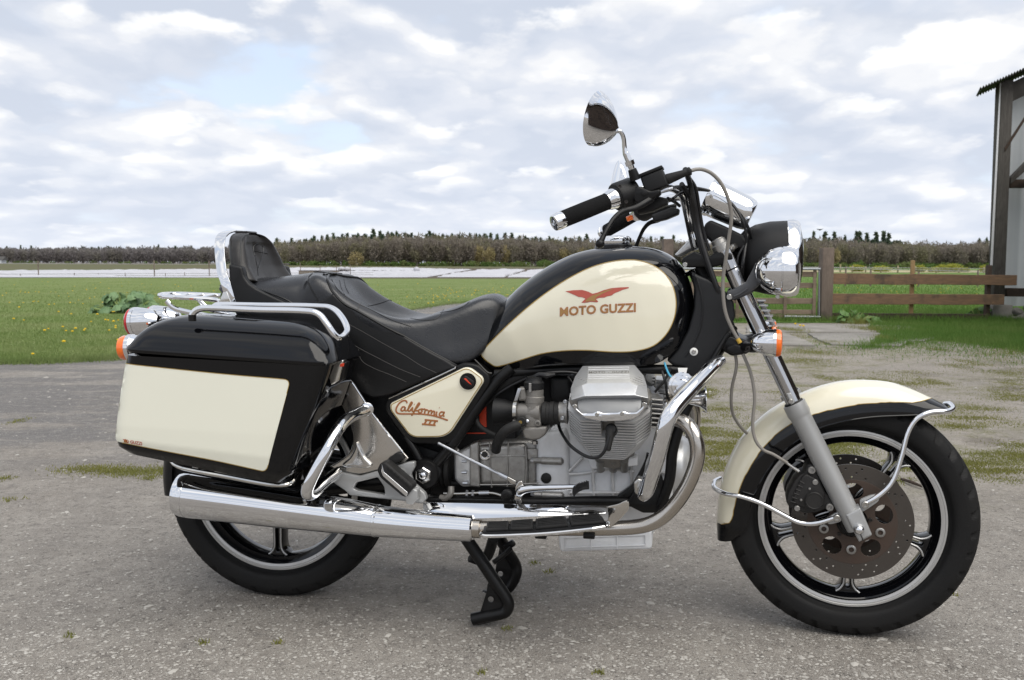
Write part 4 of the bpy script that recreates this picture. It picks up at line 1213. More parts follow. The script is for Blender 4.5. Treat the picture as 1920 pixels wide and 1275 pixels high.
def leafy(name, px, py, label, catg, spots, size, mat_leaves, stem_mat):
    b = ground_at(px, py); e = empty(name, (b.x, b.y, 0), label, catg); k = b.y / F0; rg = random.Random(px)
    for (lx, ly, dy) in spots:
        h = max(.03, (py - ly) * k); x = (lx - px) * k
        c_ = bpy.data.objects.new('leaf', rg.choice(mat_leaves)); COL.objects.link(c_); c_.parent = e
        s = size * rg.uniform(.75, 1.2); az = math.atan2(-.55 + rg.uniform(-.4, .4) + dy, x + rg.uniform(-.3, .3))
        c_.location = (x - .30 * s * math.cos(az), dy * .35 - .30 * s * math.sin(az), h); c_.scale = (s, s, s)
        c_.rotation_euler = (rg.uniform(-.75, .75), rg.uniform(.1, 1.25), az + rg.uniform(-.5, .5))
        st = tube([(x * .35, dy * .15, -.02), (x * .6, dy * .25, h * .6), c_.location], .011, 6, sub=3)
        obj('leaf_stalk', st, MAT[stem_mat], e, frame=None).matrix_basis = Matrix()
    return e
rg = random.Random(3); spots = []
for i in range(84):
    x = rg.uniform(174, 302); top = interp(x, [170, 185, 200, 215, 235, 250, 262, 275, 290, 305], [576, 562, 548, 543, 552, 540, 537, 553, 562, 574])
    spots.append((x, rg.uniform(top + 4, 583), rg.uniform(-.6, .7)))
leafy('rhubarb_plant', 238, 588, 'clump of big crinkled rhubarb leaves on the lawn behind the tail lights', 'plant', spots, .235, leaf_kinds, 'stem')
weed_kinds = []
for s in range(3):
    me = leaf_me(s + 9, 12); me.materials.clear(); me.materials.append(MAT['weed_leaf']); weed_kinds.append(me)
spots = [(rg.uniform(1568, 1650), 0, rg.uniform(-.5, .4)) for _ in range(60)]
spots = [(x, rg.uniform(interp(x, [1566, 1575, 1590, 1606, 1622, 1650], [592, 574, 588, 572, 586, 594]) + 2, 601), d) for x, _, d in spots]
leafy('nettle_plant', 1600, 605, 'bright green nettles at the foot of the thick gate post', 'plant', spots, .11, weed_kinds, 'stem')
spots = [(x, rg.uniform(interp(x, [1805, 1830, 1850], [590, 574, 572]), 600), d) for x, d in [(rg.uniform(1808, 1852), rg.uniform(-.3, .3)) for _ in range(26)]]
leafy('dock_plant', 1835, 602, 'broad leaved weed under the fence beside the barn footing', 'plant', spots, .12, weed_kinds, 'stem')
# a stick lying behind the front wheel, a bird, a trailer, a roof far left
st = tube([ground_at(1690, 898, .01), ground_at(1712, 905, .015), ground_at(1736, 915, .012)], [.006, .008, .004], 7, sub=4)
tag(obj('stick', st, MAT['dark_board']), 'thin dark stick lying on the gravel behind the front wheel', 'stick')
pb = at_depth(1537, 431, 60)
bv = [(-.28, 0, .06), (0, .07, 0), (.28, 0, .08), (0, -.07, 0), (0, .22, .02), (0, -.2, .0), (0, 0, .05), (0, 0, -.05)]
bf = [(0, 1, 6), (0, 3, 6), (2, 1, 6), (2, 3, 6), (0, 1, 7), (0, 3, 7), (2, 1, 7), (2, 3, 7), (4, 1, 6), (4, 1, 7), (5, 3, 6), (5, 3, 7)]
o = obj('bird', from_py(bv, bf), MAT['dark_iron']); o.location = pb; o.rotation_euler = (0, 0, .3); tag(o, 'tiny dark bird flying in the sky right of the headlamp', 'bird')
pt = at_depth(525, 497, 150); e = empty('trailer', (pt.x, 150, 0), 'grey flat farm trailer standing before the wood by the backrest', 'trailer')
obj('bed', box((0, 0, .62), (2.6, 1.6, .28), .02, 1, Matrix.Rotation(-.10, 3, 'Y')), MAT['old_beam'], e)
for sx in (-.2, .3): obj('wheel', cyl((sx, -.8, .28), (sx, -.6, .28), .28, 12), MAT['rubber'], e)
for c_ in e.children: c_.matrix_basis = Matrix()
pt = at_depth(0, 495, 480); e = empty('farm_shed', (pt.x, 480, 0), 'small grey farm shed at the far left below the wood', 'shed')
obj('wall', box((-3, 0, .9), (10, 5, 1.8), .05, 1), MAT['cladding'], e)
obj('roof', loft([[(-9, -2.8, 1.8), (-9, 0, 3.6), (-9, 2.8, 1.8)], [(3, -2.8, 1.8), (3, 0, 3.6), (3, 2.8, 1.8)]]), MAT['fibre_cement'], e)
for c_ in e.children: c_.matrix_basis = Matrix()
for px, w in ((640, 3.2), (651, 3.2), (781, 3.6)):
    p = at_depth(px, 500, 100); bm = bmesh.new(); bmesh.ops.create_icosphere(bm, subdivisions=2, radius=.34)
    for v in bm.verts: v.co *= 1 + .2 * noise.noise(v.co * 5 + Vector((px, 0, 0))); v.co.z *= .8
    o = obj('film_roll', from_bm(bm), MAT['crop_film']); o.location = (p.x, 100, .30)
    tag(o, {640: 'left one of the two white film bundles in the field', 651: 'right one of the two white film bundles in the field', 781: 'single white film bundle in the field above the seat'}[px], 'bundle', 'white bundles of film')
# ------------------------------------------------------------------ the motorcycle
BIKE_ROOT = bpy.data.objects.new('motorcycle', None); COL.objects.link(BIKE_ROOT)
BIKE_ROOT.matrix_world = BIKE.M
tag(BIKE_ROOT, 'black and cream touring motorcycle with panniers standing on the gravel', 'motorcycle')
K = MAT
def part(name, me, mat, label=None, angle=35): return obj(name, me, K[mat], BIKE_ROOT, label, True, angle)
def sub(name, me, mat, parent, label=None, angle=35): return obj(name, me, K[mat], parent, label, True, angle)
def ring_lathe(prof, o, ax, seg=64):
    """closed section turned about an axis"""
    o, ax = Vector(o), Vector(ax).normalized(); a = Vector((0, 0, 1)) if abs(ax.z) < .9 else Vector((1, 0, 0))
    e1 = (a - ax * a.dot(ax)).normalized(); e2 = ax.cross(e1); n = len(prof); v, f = [], []
    for k in range(seg):
        q = 2 * math.pi * k / seg
        for t, r in prof: v.append(o + ax * t + (e1 * math.cos(q) + e2 * math.sin(q)) * r)
    for k in range(seg):
        for i in range(n): f.append((k*n+i, k*n+(i+1) % n, ((k+1) % seg)*n+(i+1) % n, ((k+1) % seg)*n+i))
    return fix(from_py(v, f))
def to_px(p):
    """photograph pixel of a point of the current frame"""
    q = _RT.transposed() @ (FR.M @ Vector(p) - EYE)
    return Vector((W0 / 2 - F0 * q.x / q.z, H0 / 2 + F0 * q.y / q.z))
def tyre(c, Rt, tw, rim_w, grooves, slant):
    half = cat([(rim_w - .004, RIM - .012), (rim_w, RIM + .004), (tw * .93, RIM + .014), (tw, (RIM + Rt) / 2 + .002), (tw * .96, Rt - .026), (tw * .84, Rt - .0135), (tw * .62, Rt - .0055), (tw * .32, Rt - .001), (0, Rt)], 3)
    prof = [(p[0], p[1]) for p in [Vector((a, b)) for a, b in [(q[0], q[1]) for q in half]]]
    prof = prof + [(-t, r) for t, r in prof[:-1]][::-1]
    seg = 420; per = seg // grooves; v, f = [], []; n = len(prof)
    for k in range(seg):
        q = 2 * math.pi * k / seg
        for t, r in prof:
            u = abs(t) / tw; rr = r
            if .22 < u < .97 and r > Rt - .03:
                ph = (k + slant * u * per + (per / 2 if t < 0 else 0)) % per
                if ph < 2.9: rr -= .010
            if abs(abs(u) - .14) < .06 and r > Rt - .01: rr -= .0045
            v.append((c.x + math.cos(q) * rr, c.y + t, c.z + math.sin(q) * rr))
    for k in range(seg):
        k2 = (k + 1) % seg
        for i in range(n - 1): f.append((k*n+i, k*n+i+1, k2*n+i+1, k2*n+i))
    return fix(from_py(v, f))
def polar(r, a): return (r * math.cos(a), r * math.sin(a))
def wheel(name, c, Rt, tw, rw, grooves, hub_r, label, phase):
    w = part(name, ring_lathe([(-rw, RIM - .006), (-rw, RIM * .922), (-rw + .004, RIM * .905), (-rw + .012, RIM * .855), (-.016, RIM * .835), (.016, RIM * .835), (rw - .012, RIM * .855), (rw - .004, RIM * .905), (rw, RIM * .922), (rw, RIM - .006), (rw - .012, RIM - .010), (-rw + .012, RIM - .010)], c, (0, 1, 0), 120), 'black_paint', label)
    sub('tyre', tyre(c, Rt, tw, rw, grooves, 1.1), 'tyre', w, angle=50)
    for s in (-1, 1):
        sub('rim_ring', ring_lathe([(s * (rw + .0045), RIM - .003), (s * (rw + .005), RIM * .968), (s * (rw + .0035), RIM * .962), (s * (rw + .0035), RIM * .955), (s * (rw + .0045), RIM * .95), (s * (rw + .003), RIM * .922), (s * (rw - .006), RIM * .922), (s * (rw - .006), RIM - .003)], c, (0, 1, 0), 120), 'rim_silver', w, angle=20)
    sub('hub', lathe([(-.085, 0), (-.085, hub_r * .62), (-.06, hub_r * .72), (-.045, hub_r), (.045, hub_r), (.06, hub_r * .72), (.085, hub_r * .62), (.085, 0)], c, (0, 1, 0), 40), 'black_satin', w)
    ri, ro = hub_r * .85, RIM * .85
    for k in range(5):
        a = math.radians(-90 + 72 * k) + phase
        e, g = Vector((math.cos(a), 0, math.sin(a))), Vector((-math.sin(a), 0, math.cos(a)))
        def loop(pts): return [((c + e * r + g * t).x, (c + e * r + g * t).z) for r, t in pts]
        right = cat([(ri, .022), ((ri + ro) / 2, .0165), (ro - .030, .0165), (ro - .012, .024), (ro + .004, .042)], 4)
        outl = [(p[0], p[1]) for p in right] + [(p[0], -p[1]) for p in right[::-1]]
        slot = rnd([Vector((ri + .012, .0055)), Vector((ro - .012, .0055)), Vector((ro - .012, -.0055)), Vector((ri + .012, -.0055))], .005, 3)
        sp = sub('spoke', plate_xz([loop(outl), loop([(p.x, p.y) for p in slot])], c.y - .022, c.y + .022, .003, 1), 'black_paint', w)
        for s in (-1, 1):                           # machined bright edges on the near face
            path = [c + e * r + g * (t * s) + Vector((0, -.0225, 0)) for r, t in [(ri + .02, .0095), ((ri + ro) / 2, .0105), (ro - .026, .0110), (ro - .010, .019), (ro - .001, .030)]]
            sub('spoke_edge', tube(path, .0026, 6, sub=4), 'rim_silver', w)
    return w
FR = BIKE
CRl = Vector((CR.x + .019, 0, .3445))
RIM_F = RIM; RIM = RIM_F * 1.098
wheel_r = wheel('wheel', CRl, .349, .064, .042, 30, .075, 'rear wheel with black five-spoke rim and silver rim ring', 0)
sub('final_drive', lathe([(-.13, 0), (-.13, .045), (-.118, .080), (-.09, .098), (-.05, .100), (-.04, .06), (-.04, 0)], CRl, (0, 1, 0), 40), 'engine_grey', wheel_r)
sub('brake_disc', ring_lathe([(.055, .12), (.055, .055), (.061, .055), (.061, .12)], CRl, (0, 1, 0), 64), 'rust_disc', wheel_r)

FR = STR
CFs = STR.I @ (BIKE.M @ CF); CFs = Vector((CFs.x - .009, 0, CFs.z + .006)); RIM = RIM_F
wheel_f = wheel('wheel', CFs, .3235, .055, .036, 34, .050, 'front wheel with black five-spoke rim and two rusty brake discs', 0)
def disc(yc, n_perf=22):
    c = CFs; o = lambda r, n=72, cx=0, cz=0, ph=0: [(c.x + cx + r * math.cos(2*math.pi*i/n + ph), c.z + cz + r * math.sin(2*math.pi*i/n + ph)) for i in range(n)]
    Rd, Ri = .154, .111
    loops = [o(Rd, 96), o(Ri, 72)]
    for i in range(n_perf):
        for rr, dp in ((.143, 0), (.131, .09), (.120, .18)):
            if (i * 7 + int(rr * 1000)) % 3 == 0: continue
            a = 2 * math.pi * i / n_perf + dp
            loops.append(o(.0028, 7, rr * math.cos(a), rr * math.sin(a)))
    sub('brake_disc', plate_xz(loops, yc - .0026, yc + .0026, .0004, 1), 'rust_disc', wheel_f, angle=20)
    loops = [o(Ri + .002, 72), o(.040, 32)]
    for k in range(5):
        a = math.radians(-54 + 72 * k)
        loops.append([(c.x + .082 * math.cos(a) + .022 * math.cos(q) * math.cos(a) - .026 * math.sin(q) * math.sin(a), c.z + .082 * math.sin(a) + .022 * math.cos(q) * math.sin(a) + .026 * math.sin(q) * math.cos(a)) for q in [2*math.pi*i/22 for i in range(22)]])
    sub('disc_carrier', plate_xz(loops, yc - .0034, yc + .0020, .0006, 1), 'rust_carrier', wheel_f, angle=20)
    s = -1 if yc < 0 else 1
    for k in range(5):
        a = math.radians(-90 + 72 * k); q = Vector((c.x + .074 * math.cos(a), yc + s * .003, c.z + .074 * math.sin(a)))
        sub('bobbin', ring_lathe([(-.002, .0125), (.004, .0125), (.005, .011), (.005, .0068), (-.002, .0062)], q, (0, s, 0), 24), 'alloy', wheel_f)
    for k in range(5):
        a = math.radians(-60 + 72 * k); q = Vector((c.x + .046 * math.cos(a), yc + s * .004, c.z + .046 * math.sin(a)))
        sub('disc_bolt', screw(q, .005, (0, s, 0)), 'dark_iron', wheel_f)
disc(-.066); disc(.066)

# ---- front mudguard: cream with black skirt
def arch(top, low, w, e=.8, n=70, seg=16, w_end=None):
    nt, nb = resample(cat(top, 8), n), resample(cat(low, 8), n); G_ = []
    for i in range(n):
        t = i / (n - 1); ww = interp(t, [0, .06, .5, .9, 1], w)
        T = P(nt[i].x, nt[i].y, 0); B = P(nb[i].x, nb[i].y, ww)
        T.y = 0; B.y = 0; row = []
        for q in range(seg + 1):
            u = q / seg; a = u * math.pi / 2
            # crown then nearly straight side
            h = 1 - (math.cos(a) ** .9 if q < seg else 0); y = math.sin(a) ** e
            row.append((T.lerp(B, h), ww * min(1.0, y)))
        G_.append(row)
    return G_
def arch_mesh(G_, off=0.0, qmax=None):
    rings = []
    for i, row in enumerate(G_):
        pts = row
        if qmax is not None:
            m = qmax[i]; pts = []
            for k in range(17):
                s = m * k / 16 * (len(row) - 1); j = min(int(s), len(row) - 2); f_ = s - j
                pts.append((row[j][0].lerp(row[j+1][0], f_), row[j][1] * (1 - f_) + row[j+1][1] * f_))
        near = [Vector((p.x, -y, p.z)) for p, y in pts]; far = [Vector((p.x, y, p.z)) for p, y in pts[1:]][::-1]
        rings.append(far + near)
    me = loft(rings, False, False)
    if off:
        bm = bmesh.new(); bm.from_mesh(me); bm.normal_update(); cc = CFs
        for v in bm.verts:
            nn = v.normal; r_ = v.co - cc
            v.co += (nn if nn.dot(r_) > 0 else -nn) * off
        bm.to_mesh(me); bm.free()
    return me
F_TOP = [(1345, 1008), (1344, 974), (1348.6, 925), (1361, 876), (1385, 827), (1422, 786), (1463, 757), (1524, 729), (1573, 716), (1614, 713), (1667, 717), (1707, 729), (1744, 745), (1770, 758), (1786, 767)]
F_LOW = [(1369, 1015), (1400, 992), (1404, 965), (1414, 929), (1438, 884), (1467, 849), (1500, 823), (1536, 803), (1557, 796), (1597, 787), (1646, 781), (1716, 778), (1750, 774), (1774, 770), (1787, 768.5)]
FG = arch(F_TOP, F_LOW, [.050, .070, .076, .068, .045])
fender = part('mudguard', arch_mesh(FG), 'black_paint', 'front mudguard, cream above a black skirt', 60)
CREAM_POLY = [(1300, 992), (1349, 982), (1361, 984), (1369, 980), (1374, 968), (1381, 933), (1397.5, 892), (1422, 851), (1454.6, 814.6), (1489, 792), (1524, 778), (1565, 767), (1614, 758), (1663, 754.6), (1712, 755.5), (1732, 751.5), (1747, 746.5), (1760, 640), (1300, 640)]
qm = []
for row in FG:
    m = 0.0
    for k in range(81):
        s = k / 80 * (len(row) - 1); j = min(int(s), len(row) - 2); f_ = s - j
        p = row[j][0].lerp(row[j+1][0], f_); y = row[j][1] * (1 - f_) + row[j+1][1] * f_
        q = to_px((p.x, -y, p.z))
        if inside(q.x, q.y, CREAM_POLY): m = k / 80
        elif k > 3: break
    qm.append(m)
ok = [i for i, m in enumerate(qm) if m > .02]
lo, hi = ok[0], ok[-1]
sub('cream_panel', arch_mesh(FG[lo:hi + 1], .0012, qm[lo:hi + 1]), 'cream', fender, angle=60)
edge = []
for i in range(lo, hi + 1):
    row = FG[i]; s = qm[i] * (len(row) - 1); j = min(int(s), len(row) - 2); f_ = s - j
    p = row[j][0].lerp(row[j+1][0], f_); edge.append((p.x, row[j][1] * (1 - f_) + row[j+1][1] * f_, p.z))
for s in (-1, 1): sub('pinstripe', tube([(x, s * (y + .0012), z) for x, y, z in edge], .0011, 5, sub=1), 'gold_line', fender)
# rolled lower lip of the skirt
lip = [(r_[-1][0].x, r_[-1][1], r_[-1][0].z) for r_ in FG[6:]]
for s in (-1, 1): sub('rolled_edge', tube([(x, s * y, z) for x, y, z in lip], .0022, 6, sub=1), 'black_paint', fender)
# chrome stays
st1 = tube([P(1772, 757, -.03), P(1781, 757, 0), P(1787, 765, .035), P(1776, 771, .066), P(1745, 773, .082), P(1718, 786, .088), P(1702, 812, .092), P(1692, 850, .096), P(1680, 888, .100), P(1668, 910, .104), P(1645, 931, .110), P(1622, 944, .116)], [.0065] * 10 + [.0075, .006], 12)
stay = part('mudguard_stay', st1, 'chrome')
sub('bolt', screw(P(1622, 946, .120), .009, (0, -1, 0)), 'steel', stay)
sub('lug', plate([Vector(p) for p in rnd([(1612, 938), (1630, 930), (1650, 926), (1648, 940), (1626, 955), (1614, 962)], 5)], .112, .012), 'slider', stay)
st2 = tube([P(1350, 897, -.045), P(1340, 903, 0), P(1340, 915, .045), P(1362, 926, .078), P(1390, 931, .088), P(1428, 944, .094), P(1470, 966, .100), P(1500, 980, .106), P(1530, 981, .110), P(1568, 970, .116)], [.0065] * 8 + [.0075, .006], 12)
stay2 = part('mudguard_stay', st2, 'chrome')
sub('bolt', screw(P(1569, 971, .120), .009, (0, -1, 0)), 'steel', stay2)
sub('lug', plate([Vector(p) for p in rnd([(1545, 976), (1570, 960), (1580, 962), (1578, 978), (1556, 984)], 5)], .112, .012), 'slider', stay2)
FR = BIKE
# ---- fuel tank
T_TOP = [(896, 668), (905, 636), (925, 598), (950, 564), (985, 530), (1030, 499), (1080, 475), (1130, 464.5), (1180, 462), (1225, 466), (1258, 479), (1282, 503), (1296, 535), (1299.5, 552)]
T_BOT = [(898, 676), (912, 690), (936, 697), (975, 692), (1015, 686), (1060, 682), (1110, 681.5), (1160, 684), (1205, 684.5), (1238, 676), (1266, 655), (1288, 618), (1298, 580), (1300, 560)]
tank = part('fuel_tank', shell(T_TOP, T_BOT, [.085, .115, .145, .160, .168, .170, .168, .160, .145, .118, .055], [.080, .108, .135, .148, .155, .156, .154, .146, .13, .10, .045], e=.80, s=.42, n=60, seg=14, k=2.2), 'black_paint', 'black fuel tank with cream teardrop panel, eagle emblem and lettering', 60)
bt = bvh_of(tank)
TEAR = cat([(903, 663), (922, 640), (965, 598), (1010, 560), (1060, 526), (1110, 501), (1160, 489), (1200, 489.5), (1235, 504), (1258, 530), (1267, 562), (1264, 595), (1250, 625), (1225, 648), (1190, 658), (1150, 659.5), (1100, 656.5), (1055, 657.5), (1015, 663), (975, 675), (945, 684), (930, 686.5), (918, 680), (906, 670)], 6, True)
cp = decal(TEAR, bt, .0009, 8)
sub('cream_panel', cp, 'cream', tank, angle=80); sub('cream_panel', mirrored(cp), 'cream', tank, angle=80)
ps = stripe(TEAR, bt, 1.6, .0014, True); sub('pinstripe', ps, 'gold_line', tank, angle=80); sub('pinstripe', mirrored(ps), 'gold_line', tank, angle=80)
# eagle emblem
EAGLE = [(1060, 546.5), (1075, 544.5), (1092, 544), (1103, 547), (1111, 551), (1120, 549), (1131, 544.5), (1146, 540.5), (1163, 539), (1179, 538.5), (1179, 540.5), (1168, 543.5), (1160, 547), (1152, 550), (1147, 554), (1139, 555.5), (1133, 558), (1124, 558.5), (1117, 561), (1122, 565), (1120, 567), (1108, 566), (1096, 568), (1090, 567.5), (1098, 560), (1092, 557.5), (1085, 557), (1078, 553.5), (1068, 549.5)]
EG = rnd(EAGLE, 1.0, 2)
em = sub('eagle_emblem', decal(EG, bt, .0018, 5), 'decal_red', tank, 'red eagle emblem with spread wings', 80)
sub('emblem_gold', decal(rnd([(1101, 560), (1112, 553.5), (1119, 552), (1128, 548), (1140, 543.5), (1152, 542), (1143, 545), (1130, 550.5), (1119, 557), (1115, 562), (1119, 565), (1107, 564.5), (1097, 566.5)], .8, 2), bt, .0022, 4), 'decal_gold', tank, None, 80)  # gold part of the printed eagle
def tank_text(dx):
    def f(u, v):
        x = 1121 + u + dx[0]
        y = 582 - (x - 1121) * .060 - 8.2 * ((x - 1121) / 70) ** 2 * -0.12 - v + dx[1]
        return (x, y)
    return f
for shifts, h, mt, nm in (([(-.8, 0), (.8, 0), (0, .8), (0, -.8), (-.6, .6), (.6, .6), (-.6, -.6), (.6, -.6)], .0019, 'decal_red', 'lettering_outline'), ([(-.25, 0), (.25, 0)], .0025, 'decal_gold', 'lettering')):
    sub(nm, join_me(*[text_on('MOTO GUZZI', tank_text((sx, 5.5 + sy)), bt, h + .00004 * i, size=22.4, offset=.05, spacing=1.03) for i, (sx, sy) in enumerate(shifts)]), mt, tank, 'lettering MOTO GUZZI', 80)
cap = part('filler_cap', lathe([(-.010, .045), (.0, .049), (.010, .050), (.0155, .048), (.019, .040), (.021, .020), (.0215, 0)], P(1151, 459, -.01) + Vector((0, 0, .004)), (-.02, -.02, 1), 48), 'chrome', 'round chrome fuel filler cap')
sub('seat_ring', lathe([(-.012, .054), (-.003, .052), (-.003, .03)], P(1151, 459, -.01) + Vector((0, 0, .002)), (-.02, -.02, 1), 40), 'black_satin', cap)
# flange along the lower edge
fl = resample(cat(T_BOT[1:-2], 6), 60)
for s in (1, -1):
    sub('tank_flange', tube([Vector((P(p.x, p.y + 1, .15).x, -s * interp(i / 59, [0, .1, .3, .8, 1], [.088, .118, .150, .14, .10]), P(p.x, p.y + 1, .15).z)) for i, p in enumerate(fl)], .0032, 7, sub=1), 'black_paint', tank)

# ---- steering-head shroud
SHR = rnd([(1296, 508), (1312, 517), (1330, 524), (1345, 533), (1362, 548), (1376, 566), (1379, 594), (1366, 624), (1344, 664), (1322, 704), (1314, 709), (1296, 708), (1287, 703), (1284, 690), (1262, 686), (1250, 676), (1270, 655), (1290, 620), (1301, 580), (1303, 545)], 4, 3)
shroud = part('head_shroud', plate(SHR, .118, .236, .008, 3), 'shroud_plastic', 'matt black plastic shroud in front of the tank')
bs = bvh_of(shroud)
sub('moulded_rib', bead(cat([(1306, 520), (1316, 560), (1315, 605), (1303, 640), (1285, 668)], 8), bs, .0035, .0), 'shroud_plastic', shroud)
sub('washer', lathe([(-.002, .0105), (.002, .0105), (.003, .009), (.003, .005), (.001, .004), (.001, 0)], P(1301, 659.5, .120), (0, -1, 0), 24), 'white_label', shroud)
sub('bolt', screw(P(1301, 659.5, .124), .0055), 'steel', shroud)

# ---- side cover
sc_b = part('side_cover', plate(rnd([(722, 757), (734, 741), (868, 680), (893, 683), (917, 703), (920, 718), (852, 826), (833, 833), (775, 833), (757, 822), (722, 773)], 9, 4), .160, .30, .006, 2), 'black_satin', 'side cover with cream panel, script lettering and fuel tap knob')
CV = rnd([(730, 757), (871, 688.5), (883, 690), (905, 707), (907, 716), (845, 812), (828, 820.5), (778, 821), (766, 815.5), (731, 770)], [10, 9, 6, 7, 8, 14, 9, 8, 9, 8], 5)
sp_ = sub('cream_panel', plate(CV, .172, .014, .006, 3), 'cream', sc_b)
sp2 = bvh_of(sp_)
sub('pinstripe', stripe(rnd([(733, 759), (872, 691.5), (881, 693), (902, 708.5), (904, 716), (843, 810), (827, 818), (779, 818.5), (768, 813.5), (734, 769)], [10, 9, 6, 7, 8, 14, 9, 8, 9, 8], 5), sp2, 1.4, .0006, True), 'gold_line', sc_b)
kn = sub('fuel_tap_knob', lathe([(-.004, .0235), (.001, .0235), (.001, .0205), (.004, .0195), (.004, 0)], P(877.5, 715, .173), (0, -1, 0), 36), 'black_satin', sc_b)
kn2 = sub('knob_grip', bevelled(plate(rnd([(864, 711), (872, 704), (889, 716), (888, 724), (882, 727), (866, 718)], 3), .184, .012, .002), .001), 'black_plastic', sc_b)
sub('knob_pointer', plate([(869.5, 710), (873, 709), (884, 721), (880, 719.5)], .1850, .003, .0002), 'red_bracket', sc_b)
sub('knob_ring', ring_lathe([(0, .0245), (.002, .0245), (.002, .0230), (0, .0230)], P(877.5, 715, .173), (0, -1, 0), 36), 'cream', sc_b)
# script: drawn as pen strokes
def pen(st, bvh, w, off): return [stripe(cat(s, 5) if len(s) > 2 else s, bvh, w, off) for s in st]
SX, SY = 740, 749
def q(px, py): return (px, py)
CAL = [[(763.5, 756), (761.5, 751.5), (755.5, 751.5), (748, 757), (743, 766), (743.5, 772.5), (749, 775.5), (760, 776), (790, 776.2), (815, 780), (840, 788)],
       [(759.5, 763), (755, 763), (752, 768), (754, 770.5), (758.5, 768), (760, 763.5), (759.5, 769.5), (762.5, 770.5)],
       [(762.5, 770.5), (769, 762), (773, 755), (771.5, 754), (767, 762), (765.5, 769.5), (768.5, 771)],
       [(768.5, 771), (774, 764), (773, 770), (775.5, 772)], [(776.6, 758.3), (777.4, 758.6)],
       [(775.5, 772), (783, 763), (787, 757), (785.5, 755.5), (779, 766), (774, 777), (771.2, 778.5)],
       [(778, 770), (784, 770)],
       [(790, 767), (786, 768), (785, 772), (788, 774), (791.5, 771), (790, 767), (795, 767.5)],
       [(795, 766.5), (797.5, 768), (796, 775)], [(797, 771), (800, 768.3), (802.5, 769.5)],
       [(804.5, 769), (803, 776)], [(803.5, 773), (808, 769.5), (810, 771), (808.5, 776.5)], [(808.8, 774.5), (813, 770.8), (815, 772), (814, 777), (816, 778)],
       [(819.5, 771.5), (818, 777.5), (820, 779)], [(823.5, 764.2), (824.3, 764.5)],
       [(832, 773), (827, 772.5), (824, 777), (826, 780), (831, 777.5), (833.5, 771.5), (831, 778.5), (833.5, 781)]]
for w, off, mt, nm in ((2.9, .0010, 'decal_red', 'script_outline'), (1.3, .0016, 'decal_gold', 'script')):
    sub(nm, join_me(*pen(CAL, sp2, w, off)), mt, sc_b, 'script lettering California', 80)
III = [[(796.5, 787), (821.5, 789.5)], [(791.5, 795), (817, 797.5)], [(800, 788), (796, 795)], [(808.5, 788.5), (804.5, 796)], [(817, 789.5), (813, 796.5)]]
for w, off, mt in ((3.2, .0010, 'decal_red'), (1.5, .0016, 'decal_gold')): sub('numeral', join_me(*pen(III, sp2, w, off)), mt, sc_b, 'roman numeral III', 80)
sub('seat_rail_trim', tube([P(729, 747, .172), P(790, 720, .172), P(853, 690.5, .172), P(854.5, 688, .170)], .0022, 7, sub=4), 'chrome_dull', sc_b)
sub('edge_trim', tube([P(890, 674, .168), P(900, 684, .168), P(914, 698, .168), P(922, 700, .166)], .0022, 7, sub=4), 'black_paint', sc_b)
far_copy(sc_b)

# ---- frame
fr = part('frame', tube([P(960, 690, .135), P(935, 712, .14), P(895, 765, .145), P(850, 830, .145), P(812, 876, .145)], .0155, 14), 'black_satin', 'black tubular frame')
sub('frame_tube', tube([P(761, 818, .15), P(778, 845, .15), P(793, 874, .15)], .011, 12), 'black_satin', fr)
sub('frame_tube', tube([P(928, 702, .12), P(1050, 693, .12), P(1200, 692, .12), P(1290, 694, .10)], .013, 12), 'black_satin', fr)
sub('frame_tube', tube([P(1374, 612, .06), P(1345, 662, .09), P(1318, 706, .12), P(1285, 770, .14), P(1262, 840, .15), P(1255, 900, .15), P(1235, 955, .14)], .0145, 12), 'black_satin', fr)
sub('frame_tube', tube([P(1366, 624, .11), P(1340, 668, .13), P(1310, 718, .14)], .006, 8), 'black_satin', fr)
sub('frame_tube', tube([P(930, 702, -.12), P(1050, 693, -.12), P(1200, 692, -.12), P(1290, 694, -.10)], .013, 12), 'black_satin', fr)
sub('frame_tube', tube([P(812, 880, .14), P(800, 930, .135), P(860, 938, .135), P(1000, 942, .135), P(1180, 940, .13), P(1240, 955, .13)], .0145, 12), 'black_satin', fr)
sub('frame_tube', tube([P(640, 706, .14), P(690, 780, .14), P(730, 840, .14), P(780, 890, .14)], .014, 12), 'black_satin', fr)
sub('backbone', tube([P(1300, 560, 0), P(1120, 600, 0), P(930, 680, 0)], .03, 12), 'black_satin', fr)
pv = part('swingarm_pivot', lathe([(-.03, .042), (.0, .042), (.006, .038), (.006, .02)], P(796, 889, .165), (0, -1, 0), 36), 'black_satin')
sub('pivot_nut', lathe([(0, .0235), (.010, .0235), (.0125, .020), (.0125, .012), (.008, .0105), (.010, .006), (.011, 0)], P(795, 890, .170), (0, -1, 0), 6), 'chrome', pv)
sub('pivot_stud', lathe([(.006, .0095), (.016, .009), (.018, .006), (.018, 0)], P(795, 890, .172), (0, -1, 0), 20), 'chrome', pv)
part('swingarm', tube([P(520, 919, -.09), P(640, 905, -.11), P(790, 890, -.12)], .03, 14), 'black_satin')
part('swingarm', tube([P(540, 921, .12), P(640, 908, .125), P(790, 892, .13)], .028, 14), 'black_satin')
rm = part('mudguard', arch_mesh([[(Vector((CRl.x + (.372 - .02 * (q / 8) ** 3) * math.cos(a) * (1 - .12 * q / 8), 0, CRl.z + (.376) * math.sin(a) * (1 - .12 * q / 8))), .078 * math.sin(q / 8 * math.pi / 2) ** .7) for q in range(9)] for a in np.linspace(R_(188), R_(28), 40)]), 'black_satin', None, 60)
